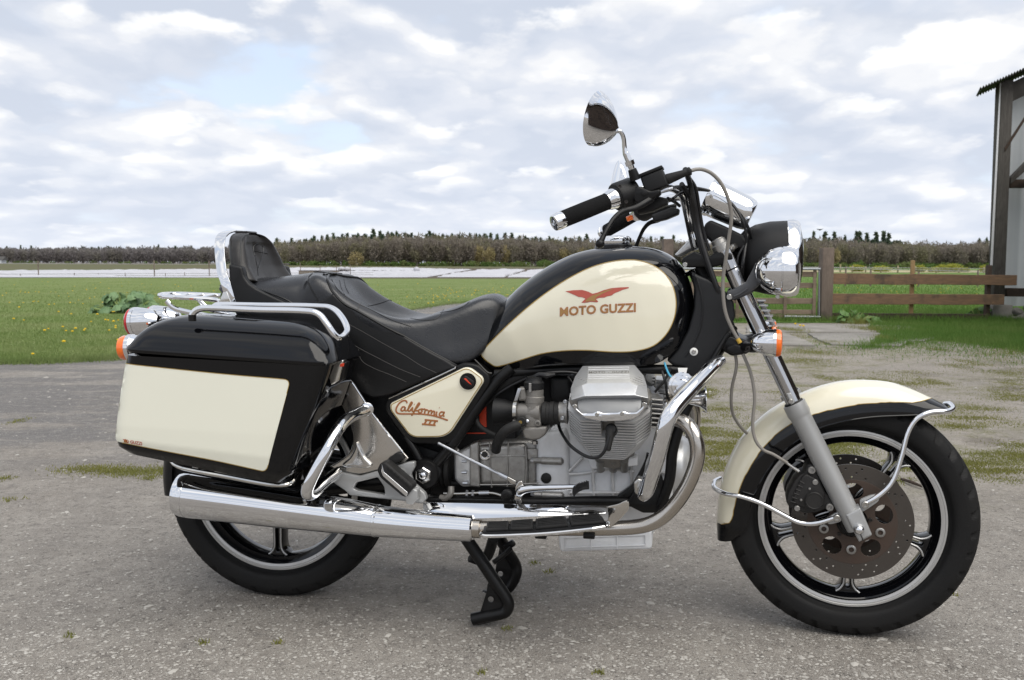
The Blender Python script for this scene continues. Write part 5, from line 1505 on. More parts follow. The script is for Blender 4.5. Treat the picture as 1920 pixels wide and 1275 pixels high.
for s, d in (('a', .13), ('b', -.13)): part('shock_absorber', tube([P(545, 905, d), P(575, 820, d), P(605, 735, d), P(622, 690, d)], .024, 16), 'black_satin')
part('battery_box', plate(rnd([(845, 702), (965, 700), (968, 830), (860, 846), (838, 800)], 6), .075, .15, .004), 'black_plastic')
rb = part('battery_bracket', plate([(898.5, 768), (911, 752), (912, 801), (899, 801)], .080, .01, .0008), 'red_bracket', 'red steel battery bracket')
sub('bracket_foot', plate([(874, 811.5), (912, 811.5), (912, 813.5), (874, 813.5)], .080, .01, .0005), 'red_bracket', rb)
ab = part('air_box', plate(rnd([(935, 712), (1075, 700), (1085, 780), (1040, 800), (960, 800), (930, 780)], 10), .03, .14, .01), 'black_plastic')
part('gusset_plate', plate([[Vector(p) for p in rnd([(930, 712), (948, 697), (1010, 700), (925, 742)], 3)], circ(957.5, 706, 2.5, 12)], .128, .006, .001), 'black_satin')

# ---- polished hanger plate, bracket casting and pillion footrest
HP = cat([(641, 702.5), (650, 706), (659, 715), (676, 740), (701, 778), (730, 816), (756, 848)], 4) + [Vector(p) for p in rnd([(766, 859), (757, 867), (706, 881.5)], 3, 3, False)] + cat([(706, 881.5), (673, 889), (628, 879), (618.5, 874)], 4)[1:] + cat([(618.5, 874), (640, 862), (655, 847), (662, 828), (660, 808), (648, 775), (632, 745), (628, 735), (630, 721)], 4)[1:]
hp = part('hanger_plate', plate(HP, .196, .012, .003, 3), 'polished', 'polished steel hanger plate between pannier and side cover')
sub('plate_edge', tube([P(642, 703, .198), P(659, 716, .198), P(676, 741, .198), P(701, 779, .198), P(756, 849, .198)], .0028, 8, sub=4), 'chrome', hp)
sub('pressing', subsurf(plate(cat([(640, 872), (655, 858), (664, 840), (668, 828), (674, 838), (684, 858), (697, 872), (690, 878), (672, 878)], 4, True), .205, .014, .006, 3), 1), 'polished', hp)
sub('rubber_pad', plate(rnd([(720, 866), (742, 849), (753, 851), (758, 861), (735, 874), (726, 876)], 3), .215, .02, .003), 'rubber', hp)
BC = rnd([(623, 888), (628, 883), (673, 893), (706, 884), (765, 867), (777, 866), (777, 876), (769, 890), (774, 906), (796, 925), (800, 936), (792, 945), (776, 942), (742, 938), (655, 929), (648, 921), (622, 903)], 3, 3)
bh = rnd([(668, 905), (708, 895), (720, 913), (722, 928), (670, 920), (662, 916)], 3, 3)
bc = part('footrest_bracket', plate([BC, bh], .205, .020, .003, 2), 'slider', 'grey cast bracket of the pillion footrest')
sub('bolt', screw(P(782, 924, .207), .010, (0, -1, 0), head='hex'), 'steel', bc)
sub('boss', lathe([(-.004, .017), (.002, .016), (.002, 0)], P(752, 889, .205), (0, -1, 0), 24), 'slider', bc)
a, b = P(712, 884, .225), P(770, 934, .275)
pegv = Vector((b.x - a.x, b.y - a.y, b.z - a.z))
peg = part('pillion_footrest', plate(rnd([(706, 882), (712, 869), (722, 866), (773, 909), (774, 916), (760, 933), (752, 930), (712, 896)], 4), .262, .045, .006, 2), 'rubber', 'folded pillion footrest with black rubber')
sub('footrest_trim', plate(rnd([(716, 870), (720, 885), (765, 924), (761, 931), (718, 893), (715, 886)], 2), .2645, .006, .001), 'chrome', peg)
for i in range(6): sub('tread_rib', box(P(730 + i * 7, 878.5 + i * 6, .264), (.006, .004, .012), .001, 1, Matrix.Rotation(-.7, 3, 'Y')), 'rubber', peg)
sub('pivot_fork', plate(rnd([(757, 931), (773, 916), (782, 920), (783, 936), (772, 947), (762, 945)], 3), .250, .03, .003), 'slider', peg)

# ---- pannier (right one; the left one is the same mirrored)
D0, D1 = .195, .425
def pan_ring(z, xr, xf, d0, d1, rr):
    """rounded rectangle in plan at height z"""
    pts = [Vector((xr, -d0)), Vector((xr, -d1)), Vector((xf, -d1)), Vector((xf, -d0))]
    return [Vector((p.x, p.y, z)) for p in rnd(pts, rr, 5)]
rear_px = [(228, 666), (224, 688), (215, 744), (208, 798), (206, 822), (211, 837), (230, 848)]
front_px = [(614, 686), (609, 702), (590, 760), (568, 820), (553, 864), (542, 892), (520, 908)]
rings = []
for i, ((rx, ry), (fx, fy)) in enumerate(zip(rear_px, front_px)):
    ins = [0, 0, .0, .0, .002, .010, .028][i]
    A, B = P(rx, ry, D1 - ins), P(fx, fy, D1 - ins)
    # the box bottom and rim slope like in the photograph: keep both ends' own heights
    pts = rnd([Vector((A.x, -D0 - ins * .3)), Vector((A.x, -D1 + ins)), Vector((B.x, -D1 + ins)), Vector((B.x, -D0 - ins * .3))], [.012, .045, .038, .012], 6)
    rings.append([Vector((p.x, p.y, A.z + (B.z - A.z) * (p.x - A.x) / (B.x - A.x))) for p in pts])
dense = []
for a, b in zip(rings, rings[1:]):
    for k in range(3): dense.append([p.lerp(q_, k / 3) for p, q_ in zip(a, b)])
dense.append(rings[-1])
pan = part('pannier', loft(dense), 'black_paint', 'hard pannier with cream side panel and black lid', 40)
bp = bvh_of(pan)
lid_rear = [(231, 657.5), (237, 652), (236, 640), (244, 622), (262, 606), (290, 598), (335, 594.5)]
rings = []
lidz = [(.004, 0), (.0, .0), (.0, .012), (.010, .040), (.024, .062), (.045, .075), (.080, .081)]
A0, B0 = P(227, 662, D1 + .004), P(616, 689, D1 + .004)
for (ins, up), tilt in zip([(-.004, -.022), (-.006, 0.0), (-.001, .005), (.010, .027), (.026, .050), (.050, .069), (.084, .080), (.110, .083)], range(8)):
    fr_in = ins * 1.15
    pts = rnd([Vector((A0.x + ins, -D0 - ins * .25)), Vector((A0.x + ins * 1.3, -D1 + ins)), Vector((B0.x - fr_in, -D1 + ins)), Vector((B0.x - fr_in, -D0 - ins * .25))], [.014, .05, .05, .014], 6)
    rings.append([Vector((p.x, p.y, A0.z + (B0.z - A0.z) * (p.x - A0.x) / (B0.x - A0.x) + up + .012 + (.010 if up > .02 else 0) * math.sin(math.pi * min(1, max(0, (p.x - A0.x) / (B0.x - A0.x)))))) for p in pts])
lid = sub('lid', subsurf(loft(rings), 1), 'black_paint', pan, 'glossy black pannier lid', 60)
CPN = rnd([(200, 676.5), (228, 680), (260, 684), (420, 701), (545, 712), (500, 884), (380, 860), (219, 828), (195, 822)], [1, 8, 1, 1, 14, 12, 1, 1, 1], 5)
def clip_left(poly): return [(max(p[0], 214), p[1]) for p in poly]
# cream area: vertical extent on the box between its own two lines, running round the rear edge
cv, cf = [], []
UL = cat([(228, 680), (260, 684.5), (420, 701), (530, 710.5)], 6); LL = cat([(219, 827.5), (300, 843), (400, 862), (488, 880)], 6)
def box_hit(px, py): return hit_near(bp, px, py, .0008)
poly = [Vector(p) for p in [(226.5, 679.5)]] + cat([(226.5, 679.5), (234, 681), (260, 684.5), (420, 701), (520, 709.5)], 6)[1:] + [Vector(p) for p in rnd([(520, 709.5), (545, 712), (500, 884), (478, 879)], [1, 15, 13, 1], 6, False)][1:-1] + cat([(478, 879), (400, 862), (300, 843), (228, 828.5), (214, 825)], 6) + cat([(213.5, 822), (214, 800), (220, 745), (226, 700)], 5)
cp = decal(poly, bp, .0022, 5)
cpan = sub('cream_panel', cp, 'cream_pannier', pan, 'cream side panel', 80)
sub('pinstripe', stripe(cat([(236, 681.5), (260, 684.5), (420, 701), (520, 709.5)], 6) + [Vector(p) for p in rnd([(520, 709.5), (545, 712), (500, 884), (478, 879)], [1, 15, 13, 1], 6, False)][1:-1] + cat([(478, 879), (400, 862), (300, 843), (230, 829)], 6), bp, 1.25, .0028), 'gold_line', pan, None, 80)
def pan_text(u, v): x = 253 + u; return (x, 831.5 + (x - 253) * .20 - v)
sub('worn_lettering', text_on('TO GUZZI', lambda u, v: (250 + u, 831 + u * .16 - v), bp, .0032, size=7.6, offset=.18), 'decal_red', pan, 'small worn lettering', 80)
sub('worn_emblem', decal([(233, 826), (237, 822.5), (239, 825), (242, 829.5), (236, 829)], bp, .0030, 3), 'decal_gold', pan, None, 80)
lt = sub('latch', plate(rnd([(630, 672), (644, 676), (634, 714), (622, 722), (612, 722), (621, 700)], 2.5), .35, .03, .003), 'chrome_dull', pan)
sub('latch_body', plate(rnd([(640, 676), (649, 680), (641, 712), (628, 722), (622, 722), (632, 700)], 2), .335, .03, .003), 'black_satin', pan)
sub('latch_mark', plate([(638, 682.5), (645, 681), (644, 687), (637, 688)], .3525, .004, .0003), 'red_bracket', pan)
r1 = tube([P(361, 596, .40), P(362, 588, .40), P(372, 580, .40), P(390, 577.5, .40), P(480, 581, .40), P(580, 584, .40), P(598, 590, .40), P(612, 607, .40), P(626, 627, .395), P(634, 633, .385), P(643, 630, .36), P(650, 621, .335), P(649, 610, .32), P(640, 594, .30), P(627, 581, .28), P(610, 575.5, .27), P(500, 573, .26), P(420, 571.5, .25), P(404, 573.5, .25), P(396, 583, .25)], .0085, 14)
rail = sub('lid_rail', r1, 'chrome', pan, 'chrome loop rail on the pannier lid')
sub('rail_foot', cyl(P(360.5, 590, .40), P(360.5, 602, .40), .010, 14), 'black_satin', pan)
fp = far_copy(pan)
for o_ in [x for x in bpy.data.objects if x.parent == fp and x.name.startswith('lid_rail')]: o_.matrix_basis = Matrix.Translation((-.045, 0, -.018)) @ o_.matrix_basis
part('pannier_carrier', tube([P(322, 864, .30), P(330, 872, .33), P(350, 879, .35), P(420, 892, .36), P(500, 907, .36), P(530, 909, .355), P(546, 904, .34), P(556, 890, .30), P(572, 872, .24)], .0062, 10), 'chrome_dull')
gb = part('guard_bar', tube([P(686, 769, .20), P(668, 776, .24), P(648, 788, .31), P(632, 808, .36), P(612, 845, .395), P(590, 886, .41), P(577, 914, .41), P(577, 926, .395), P(588, 924, .36), P(608, 905, .29), P(632, 887, .21)], .0160, 18), 'chrome', 'bent chrome guard bar ahead of the pannier')
sub('collar', lathe([(-.004, .0185), (.003, .0185), (.004, .017)], P(688, 767, .202), (.25, -1, -.1), 24), 'chrome', gb)
far_copy(gb)

# ---- luggage rack, lamps at the rear
rk = part('luggage_rack', tube([P(414, 572, .12), P(408, 563, .12), P(330, 557, .12), P(303, 554.5, .10), P(302, 552.5, 0), P(318, 551, -.10), P(345, 551, -.12), P(415, 554, -.12)], .0070, 10, flat=1.0), 'chrome', 'chrome luggage rack behind the backrest')
sub('rack_side', plate([(303, 554), (412, 561), (414, 566), (303, 560)], .126, .008, .001), 'chrome', rk)
for x0, x1 in ((325, 352), (352, 378), (380, 402)): sub('rack_bar', tube([P(x0, 556.5, .115), P(x1, 552, -.115)], .0045, 8, sub=1), 'chrome', rk)
for d, dx in ((.10, 0), (-.12, 60)): sub('rack_stay', tube([P(312 + dx, 564 - dx * .05, d), P(322 + dx, 575 - dx * .05, d), P(335 + dx, 581, d), P(390 + dx, 592, d), P(440 + dx, 596, d)], .0075, 8, flat=.5), 'chrome', rk)
def lamp(name, c, ax, R0, L, lens, lens_t=.010, label=None, groove=True):
    ax = Vector(ax).normalized(); c = Vector(c)
    prof = [(-L, R0 * .30), (-L * .97, R0 * .48), (-L * .82, R0 * .70), (-L * .6, R0 * .86), (-L * .3, R0 * .965), (-.012, R0), (-.0115, R0 * 1.02), (0, R0 * 1.02), (.001, R0 * .98), (-.004, R0 * .93)]
    o = part(name, lathe(prof, c, ax, 40), 'chrome', label)
    sub('lens', lathe([(-.003, R0 * .95), (lens_t * .55, R0 * .95), (lens_t * .82, R0 * .86), (lens_t, R0 * .6), (lens_t * 1.08, 0)], c, ax, 40), lens, o)
    return o
for d in (.105, -.045):
    p0 = P(253 if d > 0 else 289, 604 if d > 0 else 599, d)
    lamp('tail_lamp', p0, (-1, 0, -.06), .043, .085, 'red_lens', .017, 'chrome tail lamp with red lens, ' + ('near' if d > 0 else 'far') + ' one of the pair')
lamp('indicator', P(243, 652, .30), (-1, -.08, -.06), .036, .05, 'orange_lens', .026, 'rear indicator with orange lens beside the pannier')
part('number_plate_bracket', tube([P(270, 615, .03), P(330, 618, .02), P(380, 640, 0)], .012, 10), 'black_satin')

part('inner_guard', plate(rnd([(632, 700), (660, 700), (735, 735), (770, 830), (830, 850), (815, 905), (770, 890), (690, 800)], 5), .11, .22, .004), 'black_plastic')
part('dark_filler', plate(rnd([(790, 900), (1010, 906), (1200, 925), (1230, 962), (1000, 960), (800, 950)], 5), .07, .14, .006), 'black_satin')  # added black block that keeps the gap below the gearbox dark
FR = BIKE
# ---- seat: rider's dish, passenger pad, backrest, side skirts
def sect(x, zr, zc, zs, w, wb, zb, lipw=.035):
    """one cross-section of the rider seat: zr rim height at half width w, zc centre height, zs outer side height, wb/zb lower side edge"""
    pts = []
    for k in range(-10, 11):
        u = k / 10; a = abs(u)
        z = zc + (zr - zc) * (3 * a * a - 2 * a ** 3) ** 1.15
        pts.append(Vector((x, -u * (w - .018), z)))
    side = [Vector((x, -(w - .006), zr - .004)), Vector((x, -(w), zr - .016)), Vector((x, -(w + .002), zs)), Vector((x, -(w + wb) / 2, (zs + zb) / 2)), Vector((x, -wb, zb))]
    other = [Vector((p.x, -p.y, p.z)) for p in side][::-1]
    return other + pts[::1][::-1][::-1] + side if False else other + [Vector((p.x, p.y, p.z)) for p in pts[::-1]][::-1][::-1] + side
def rider_sections():
    S = []
    #       x      rim    centre  w      side z  lower  wb
    rows = [(.166, .950, .953, .140, .925, .87, .154), (.178, .963, .965, .144, .935, .87, .156), (.192, .968, .966, .147, .938, .87, .157), (.210, .963, .954, .149, .932, .86, .158), (.240, .946, .925, .153, .920, .85, .159), (.270, .922, .892, .156, .902, .835, .160), (.310, .896, .864, .160, .878, .82, .162), (.360, .871, .846, .162, .850, .80, .163),
            (.420, .850, .842, .160, .822, .775, .163), (.480, .845, .845, .152, .795, .750, .162), (.530, .851, .853, .140, .785, .735, .158), (.580, .866, .868, .128, .78, .725, .152), (.625, .885, .888, .116, .79, .725, .138), (.660, .897, .900, .104, .80, .745, .122), (.690, .897, .901, .092, .82, .78, .108), (.712, .884, .888, .078, .83, .81, .092), (.722, .866, .869, .06, .84, .83, .070)]
    for x, zr, zc, w, zs, zb, wb in rows:
        pts = []
        for k in range(-12, 13):
            u = k / 12; a = abs(u)
            if zc < zr - .004:
                q_ = min(1, max(0, (a - .30) / .55)); z = zc + (zr - zc) * (3 * q_ * q_ - 2 * q_ ** 3)
            else: z = zr + (zc - zr) * (1 - a * a) + (.012 if x > .5 else 0) * (1 - a ** 2.2)
            if a > .84: z -= .012 * ((a - .84) / .16) ** 2
            pts.append(Vector((x + (.0 if zc < zr else 0), -u * w, z)))
        pts = pts[::-1]                                    # from far (+y) to near (-y)... u from +1 to -1
        near = [Vector((x, -(w + .004), zr - .022)), Vector((x, -(w + .35 * (wb - w) + .006), zs)), Vector((x, -(w + .75 * (wb - w) + .003), (zs + zb) / 2)), Vector((x, -wb, zb))]
        far = [Vector((p.x, -p.y, p.z)) for p in near]
        pts = sorted(pts, key=lambda p: p.y)               # near (-y) to far (+y)
        S.append(near[::-1] + pts + far)
    return S
rs = rider_sections()
rings = []
for i in range(len(rs) - 1):
    for k in range(3):
        t = k / 3
        p0, p1, p2, p3 = rs[max(i-1, 0)], rs[i], rs[i+1], rs[min(i+2, len(rs)-1)]
        rings.append([0.5 * ((2*b) + (c - a) * t + (2*a - 5*b + 4*c - d) * t*t + (-a + 3*b - 3*c + d) * t**3) for a, b, c, d in zip(p0, p1, p2, p3)])
rings.append(rs[-1])
rider_me = loft(rings)
# passenger pad, with the strap lugs on top
pad_me = shell([(440, 524), (462, 522.5), (490, 520.5), (520, 519), (550, 516.5), (580, 512.5), (603, 510), (617, 510.5)], [(432, 574), (458, 576), (490, 580), (520, 585), (550, 592), (580, 600), (605, 608), (620, 614)], [.150, .155, .158, .158, .157, .155, .150, .145], [.150, .158, .162, .165, .165, .165, .165, .16], e=.70, s=.35, n=40, seg=12)
def remeshed(me, vox, it):
    o = bpy.data.objects.new('tmp', me); COL.objects.link(o)
    m = o.modifiers.new('r', 'REMESH'); m.mode = 'VOXEL'; m.voxel_size = vox
    m = o.modifiers.new('s', 'SMOOTH'); m.iterations = it; m.factor = .5
    dg = bpy.context.evaluated_depsgraph_get(); dg.update()
    me2 = bpy.data.meshes.new_from_object(o.evaluated_get(dg)); bpy.data.objects.remove(o); return me2
seat = part('seat', remeshed(join_me(rider_me, pad_me), .0055, 10), 'leather', 'black leather two-part seat with rolled rim and piping', 180)
pad = seat; bseat = bpad = bvh_of(seat)
sub('seam', bead(cat([(690, 574), (715, 568), (738, 558.5)], 5), bseat, .0014, .0002), 'piping', seat)
sub('stitching', bead(cat([(671, 580), (673, 573), (676, 569)], 4), bseat, .0010, .0004), 'thread', seat)
sub('stitching', bead(cat([(830, 578), (826, 590), (815, 599), (790, 600), (770, 597)], 5), bseat, .0012, .0002), 'piping', seat)
sub('seam', bead(cat([(826, 586), (850, 582), (868, 575), (880, 566)], 5), bseat, .0012, .0002), 'piping', seat)
for o_ in ((637, 532), (645, 530)):
    sub('tuft_seam', bead(cat([(o_[0], o_[1] - 6), (o_[0] + 3, o_[1] + 8), (o_[0] + 9, o_[1] + 20)], 4), bseat, .0014, .0), 'piping', seat)
sub('piping', bead(cat([(452, 470), (452, 500), (456, 516), (464, 529), (480, 540), (505, 549.5), (530, 559), (545, 567), (554, 575)], 5)[6:], bpad, .0028, .0005), 'piping', pad)
sub('seam', bead(cat([(586, 512), (577, 522), (583, 540), (593, 557), (603, 572)], 5), bpad, .0020, .0003), 'piping', pad)
for x0, x1, yy, d in ((437, 463, 434.5, 0), ):
    pass
sub('strap_lug', plate(rnd([(586, 509), (590, 511), (613, 513), (622, 512.5), (612, 510), (596, 508)], 1), .03, .06, .001), 'leather_brown', pad)
# backrest
zt, zb_ = P(462, 436, 0).z, P(462, 530, .15).z
xb = P(427, 515, .155).x; xf = P(459, 515, .155).x
def half_w(z):
    t = (zt - z) / (zt - zb_)
    return interp(t, [0, .01, .04, .09, .16, .30, .52, 1.0], [.006, .032, .062, .084, .101, .119, .135, .156])
rings = []
zs = [zt - (zt - zb_) * (k / 26) ** 1.5 for k in range(27)]
for z in zs:
    w = half_w(z); t = (zt - z) / (zt - zb_)
    lean = -.040 * (1 - t) ** 1.1
    front = interp(t, [0, .05, .2, .7, 1], [-.022, -.008, .0, .004, .022])
    ring = []
    for k in range(25):                                    # front face, near to far, slightly dished with a rolled rim
        u = -1 + 2 * k / 24; a = abs(u)
        dish = -.016 * (1 - a ** 2.5) * min(1, t * 4) + .010 * math.exp(-((a - .8) / .14) ** 2) - (.014 * ((a - .9) / .1) ** 2 if a > .9 else 0)
        tuft = -.010 * math.exp(-((u / .10) ** 2) - ((t - .42) / .16) ** 2)
        ring.append(Vector((xf + front + dish + tuft + lean, u * w, z)))
    for k in range(9):
        u = 1 - 2 * k / 8; ring.append(Vector((xb + lean + (.008 if k in (0, 8) else 0), u * (w - (.004 if k in (0, 8) else 0)), z)))
    rings.append(ring)
back = part('backrest', subsurf(loft(rings), 1), 'leather_brown', 'black leather passenger backrest with tufted front', 80)
bb = bvh_of(back)
sub('piping', bead(cat([(466, 530), (457, 518), (452.5, 505), (451.5, 475), (452.5, 455), (457, 445), (466, 438.5), (478, 437.5), (488, 443)], 5), bb, .0026, .0008), 'piping', back)
sub('tuft_seam', bead(cat([(484, 456), (476, 462), (475, 470), (478, 480)], 4), bb, .0020, .0), 'piping', back)
sub('tuft_seam', bead(cat([(492, 460), (494, 466), (493, 476), (488, 492), (484, 502)], 4), bb, .0016, .0), 'piping', back)
sub('tuft_seam', bead(cat([(478, 480), (480, 490), (483, 504), (484, 516)], 4), bb, .0016, .0), 'piping', back)
sub('tuft_seam', bead(cat([(476, 471), (488, 473), (502, 476)], 4), bb, .0010, .0), 'piping', back)
sub('strap_lug', plate(rnd([(437, 433.5), (463, 433), (466, 436), (440, 436.5)], 1), .03, .06, .0008), 'leather_brown', back)
# chrome strap round the back of the backrest
xs0, xs1 = P(408.5, 525, .166).x, P(427, 525, .166).x
path = []
for z in [P(405, 572, .16).z] + [zb_ + (zt - zb_) * t for t in (.0, .2, .4, .6, .75, .85, .92, .96)]: path.append((half_w(max(z, zb_)) + .010, z + .004))
path = cat([Vector((p[0], p[1])) for p in path] + [Vector((.03, zt + .006))], 3)
full = [Vector((-p.x, p.y)) for p in path] + [Vector((p.x, p.y)) for p in path[::-1]]
rings = []
for p in full:
    t = (zt - p.y) / (zt - zb_); sh = .020 * max(0, t - .80) ** 1.0 * 2.0 - .040 * max(0, min(1, 1 - t)) ** 1.1
    inn = Vector((p.x * (1 - .004 / max(.01, abs(p.x))), p.y - .004 * (1 if abs(p.x) < .1 else 0)))
    rings.append([(xs0 + sh, p.x, p.y), (xs1 + sh, p.x, p.y), (xs1 + sh, inn.x, inn.y), (xs0 + sh, inn.x, inn.y)])
strap = part('backrest_frame', bevelled(loft(rings), .0012, 2, 40), 'chrome', 'chrome band framing the backrest', 50)
sub('frame_foot', plate([(411, 566), (418, 548), (425, 546), (434, 572), (414, 572)], .170, .008, .001), 'chrome_dull', strap)
# side skirts
SK = cat([(440, 480), (452, 512), (470, 534), (505, 551), (545, 570), (590, 585), (625, 560)], 3)
skp = rnd([(428, 440), (428, 480), (434, 575), (560, 640), (640, 690), (676, 738), (700, 747), (730, 742), (800, 712), (858, 689), (838, 676), (808, 660), (779, 643), (758, 630), (728, 616.5), (698, 600), (671, 585), (645, 570), (624, 550), (612, 522), (600, 545), (560, 572), (505, 551), (470, 536), (455, 520), (451, 500), (450, 470)], 4, 3)
skp = rnd([(427.5, 495), (430, 545), (434, 575), (560, 640), (640, 690), (676, 738), (700, 747), (730, 742), (800, 712), (858, 689), (838, 676), (808, 660), (779, 643), (758, 630), (728, 616.5), (698, 600), (671, 585), (645, 570), (624, 550), (608, 560), (560, 578), (505, 553), (480, 541), (466, 531), (457, 518), (452.5, 500)], 4, 3)
sk = part('seat_skirt', plate(skp, .166, .03, .007, 3), 'leather_shaded', 'black leather skirt below the seat')
bsk = bvh_of(sk)
for ln in ([(647, 604), (680, 622), (720, 645), (760, 667), (790, 686), (818, 699)], [(655, 640), (672, 652), (710, 672), (750, 692), (788, 707)], [(672, 655), (678, 676), (700, 690), (730, 702), (762, 716)], [(652, 612), (655, 635), (668, 650)]):
    sub('stitching', bead(cat(ln, 5), bsk, .0009, .0001), 'thread', sk)
ball = bvh_of(seat, sk)
pipe = sub('piping', bead(cat([(640, 514.5), (628, 513.5), (618, 515), (613.5, 521), (617, 534), (625, 549), (645.5, 569.5), (672, 584), (698.5, 599), (728, 615.5), (758, 630)], 5), ball, .0036, .0012, seg=8), 'piping', seat)
sub('piping', mirrored(pipe.data), 'piping', seat)
sub('seam', bead(cat([(758, 630), (779, 642.5), (808, 659), (838, 675), (858, 686)], 5), ball, .0020, .0004), 'piping', seat)
sub('seam', bead(cat([(622, 524), (632, 541), (650, 557), (671, 569), (700, 583), (734, 600), (770, 612)], 5), bseat, .0014, .0002), 'piping', seat)
far_copy(sk)
part('seat_base', plate(rnd([(440, 560), (600, 600), (700, 660), (800, 690), (850, 690), (700, 740), (640, 690), (500, 620), (440, 590)], 6), .13, .26, .006), 'black_plastic')
FR = BIKE
# ---- crankcase, gearbox and sump
cc = part('crankcase', plate(rnd([(1032, 800), (1066, 790), (1080, 740), (1225, 740), (1258, 800), (1262, 960), (1222, 1002), (1050, 1004), (1032, 960)], 8), .092, .184, .006), 'engine_grey', 'silver grey ribbed engine crankcase')
bell = sub('bell_housing', plate(rnd([(1004, 826), (1022, 812), (1060, 802), (1066, 820), (1068, 950), (1004, 950)], 6), .112, .224, .016, 4), 'engine_grey', cc)
for x0, x1, yy in ((1001, 1057, 863), (1002, 1058, 927)):
    sub('stud_boss', lathe([(0, 0), (0, .0085), (.020, .0090), (.022, .0105), ((P(x1, yy, .115) - P(x0, yy, .115)).length - .006, .0105), ((P(x1, yy, .115) - P(x0, yy, .115)).length, .004)], P(x0, yy, .118), (1, 0, 0), 18), 'alloy', cc)
    sub('stud_nut', lathe([(-.010, .004), (-.006, .006), (0, .006)], P(x0, yy, .118), (1, 0, 0), 6), 'zinc', cc)
sub('rubber_plug', lathe([(-.003, .0145), (.002, .0145), (.004, .012), (.005, 0)], P(1024, 896.5, .114), (0, -1, 0), 28), 'rubber', cc)
def rib(pts, d, w=.0045, dep=.016):
    return tube([P(x, y, d) for x, y in pts], w, 8, sub=5)
for pts in ([(1067, 889), (1090, 888), (1110, 885), (1130, 881), (1148, 878), (1168, 882), (1190, 884.5)], [(1068, 923.5), (1120, 923.5), (1190, 923.5)], [(1112, 870), (1112, 900), (1114, 945)], [(1148, 880), (1149, 910), (1150, 944)], [(1184, 868), (1184, 900), (1185, 920)], [(1067, 884), (1079, 871), (1092, 858)], [(1236, 886), (1250, 886), (1258, 886)]):
    sub('rib', rib(pts, .098), 'fin_alloy', cc)
sub('cylinder_base', plate(rnd([(1102, 860), (1196, 858), (1196, 874), (1150, 878), (1108, 880)], 4), .14, .1, .004), 'engine_grey', cc)
for x in (1126, 1150, 1170): sub('pushrod_tube', cyl(P(x, 862, .155), P(x, 880, .12), .012, 14), 'alloy', cc)
al = sub('alternator_cover', lathe([(-.03, .086), (.030, .086), (.036, .083), (.052, .072), (.056, .062), (.056, 0)], P(1256, 872, 0) , (1, 0, 0), 48), 'alloy_light', cc)
sub('cover_seal', lathe([(-.038, .089), (-.030, .089)], P(1256, 872, 0), (1, 0, 0), 48), 'black_satin', cc)
sub('cover_bolt', lathe([(0, .005), (.016, .005), (.018, .003)], P(1262, 830, .07), (1, 0, 0), 8), 'steel', cc)
gx = part('gearbox', plate(rnd([(860, 846), (880, 834), (900, 826), (1000, 824), (1010, 838), (1010, 912), (1000, 918), (880, 912), (858, 900)], 8), .098, .196, .018, 4), 'alloy', 'cast alloy gearbox')
sub('gearbox_case', plate(rnd([(896, 836), (985, 832), (990, 850), (990, 906), (985, 912), (900, 910)], 7), .116, .05, .014, 4), 'alloy', gx)
sub('end_cover', plate(rnd([(850, 852), (882, 836), (896, 836), (898, 912), (866, 914), (852, 900)], 5), .108, .216, .008, 2), 'alloy_light', gx)
sub('cover_flange', plate(rnd([(880, 834), (897, 828), (900, 914), (880, 912)], 3), .118, .05, .004), 'alloy', gx)
for pts in ([(918, 830), (919, 870), (922, 914)], [(953, 828), (952, 870), (951, 912)], [(985, 836), (987, 870), (985, 910)], [(900, 856), (950, 855), (986, 855)], [(900, 909), (950, 908.5), (1010, 906)]): sub('rib', rib(pts, .118, .0024), 'alloy', gx)
sub('flange_ring', lathe([(-.01, .052), (.008, .052), (.012, .046)], P(846, 880, 0), (-1, 0, 0), 40), 'black_satin', gx)
sub('drive_boot', lathe([(0, .046), (.010, .050), (.016, .044), (.022, .050), (.028, .043), (.034, .048), (.05, .04)], P(846, 880, .06), (-1, 0, 0), 36), 'rubber', gx)
for x, y in ((868, 865), (870, 906), (868, 886)): sub('bolt', cyl(P(x - 2, y, .122), P(x + 7, y, .122), .0042, 8), 'zinc', gx)
sub('filler_plug', lathe([(-.004, .0155), (.003, .0155), (.005, .0135), (.0052, .0095), (.003, .009), (.004, 0)], P(909.5, 853, .136), (0, -1, 0), 32), 'chrome', gx)
sub('plug_cap', lathe([(0, .0088), (.004, .008), (.005, 0)], P(909, 851.5, .138), (0, -1, 0), 24), 'rubber', gx)
sub('mounting_pad', plate(rnd([(987, 842), (1008, 842), (1008, 864), (987, 862)], 2), .114, .03, .003), 'alloy', gx)
sub('pad_boss', lathe([(-.002, .0075), (.001, .0075), (.0015, .006), (.0015, 0)], P(998, 853, .114), (0, -1, 0), 20), 'alloy', gx)
sm = part('sump', plate(rnd([(1046, 1002), (1222, 995), (1222.5, 1030), (1050, 1035)], 7, 4), .105, .21, .006), 'engine_grey', 'silver engine sump hanging below the exhaust')
for lp in ([(1060, 1008), (1060, 1027), (1210, 1022), (1210, 1003)],): sub('sump_rib', tube([P(x, y, .107) for x, y in lp + lp[:1]], .0022, 6, sub=1), 'engine_grey', sm)
for x in (1108, 1157): sub('sump_rib', tube([P(x, 1003, .107), P(x, 1028, .107)], .0022, 6, sub=1), 'engine_grey', sm)

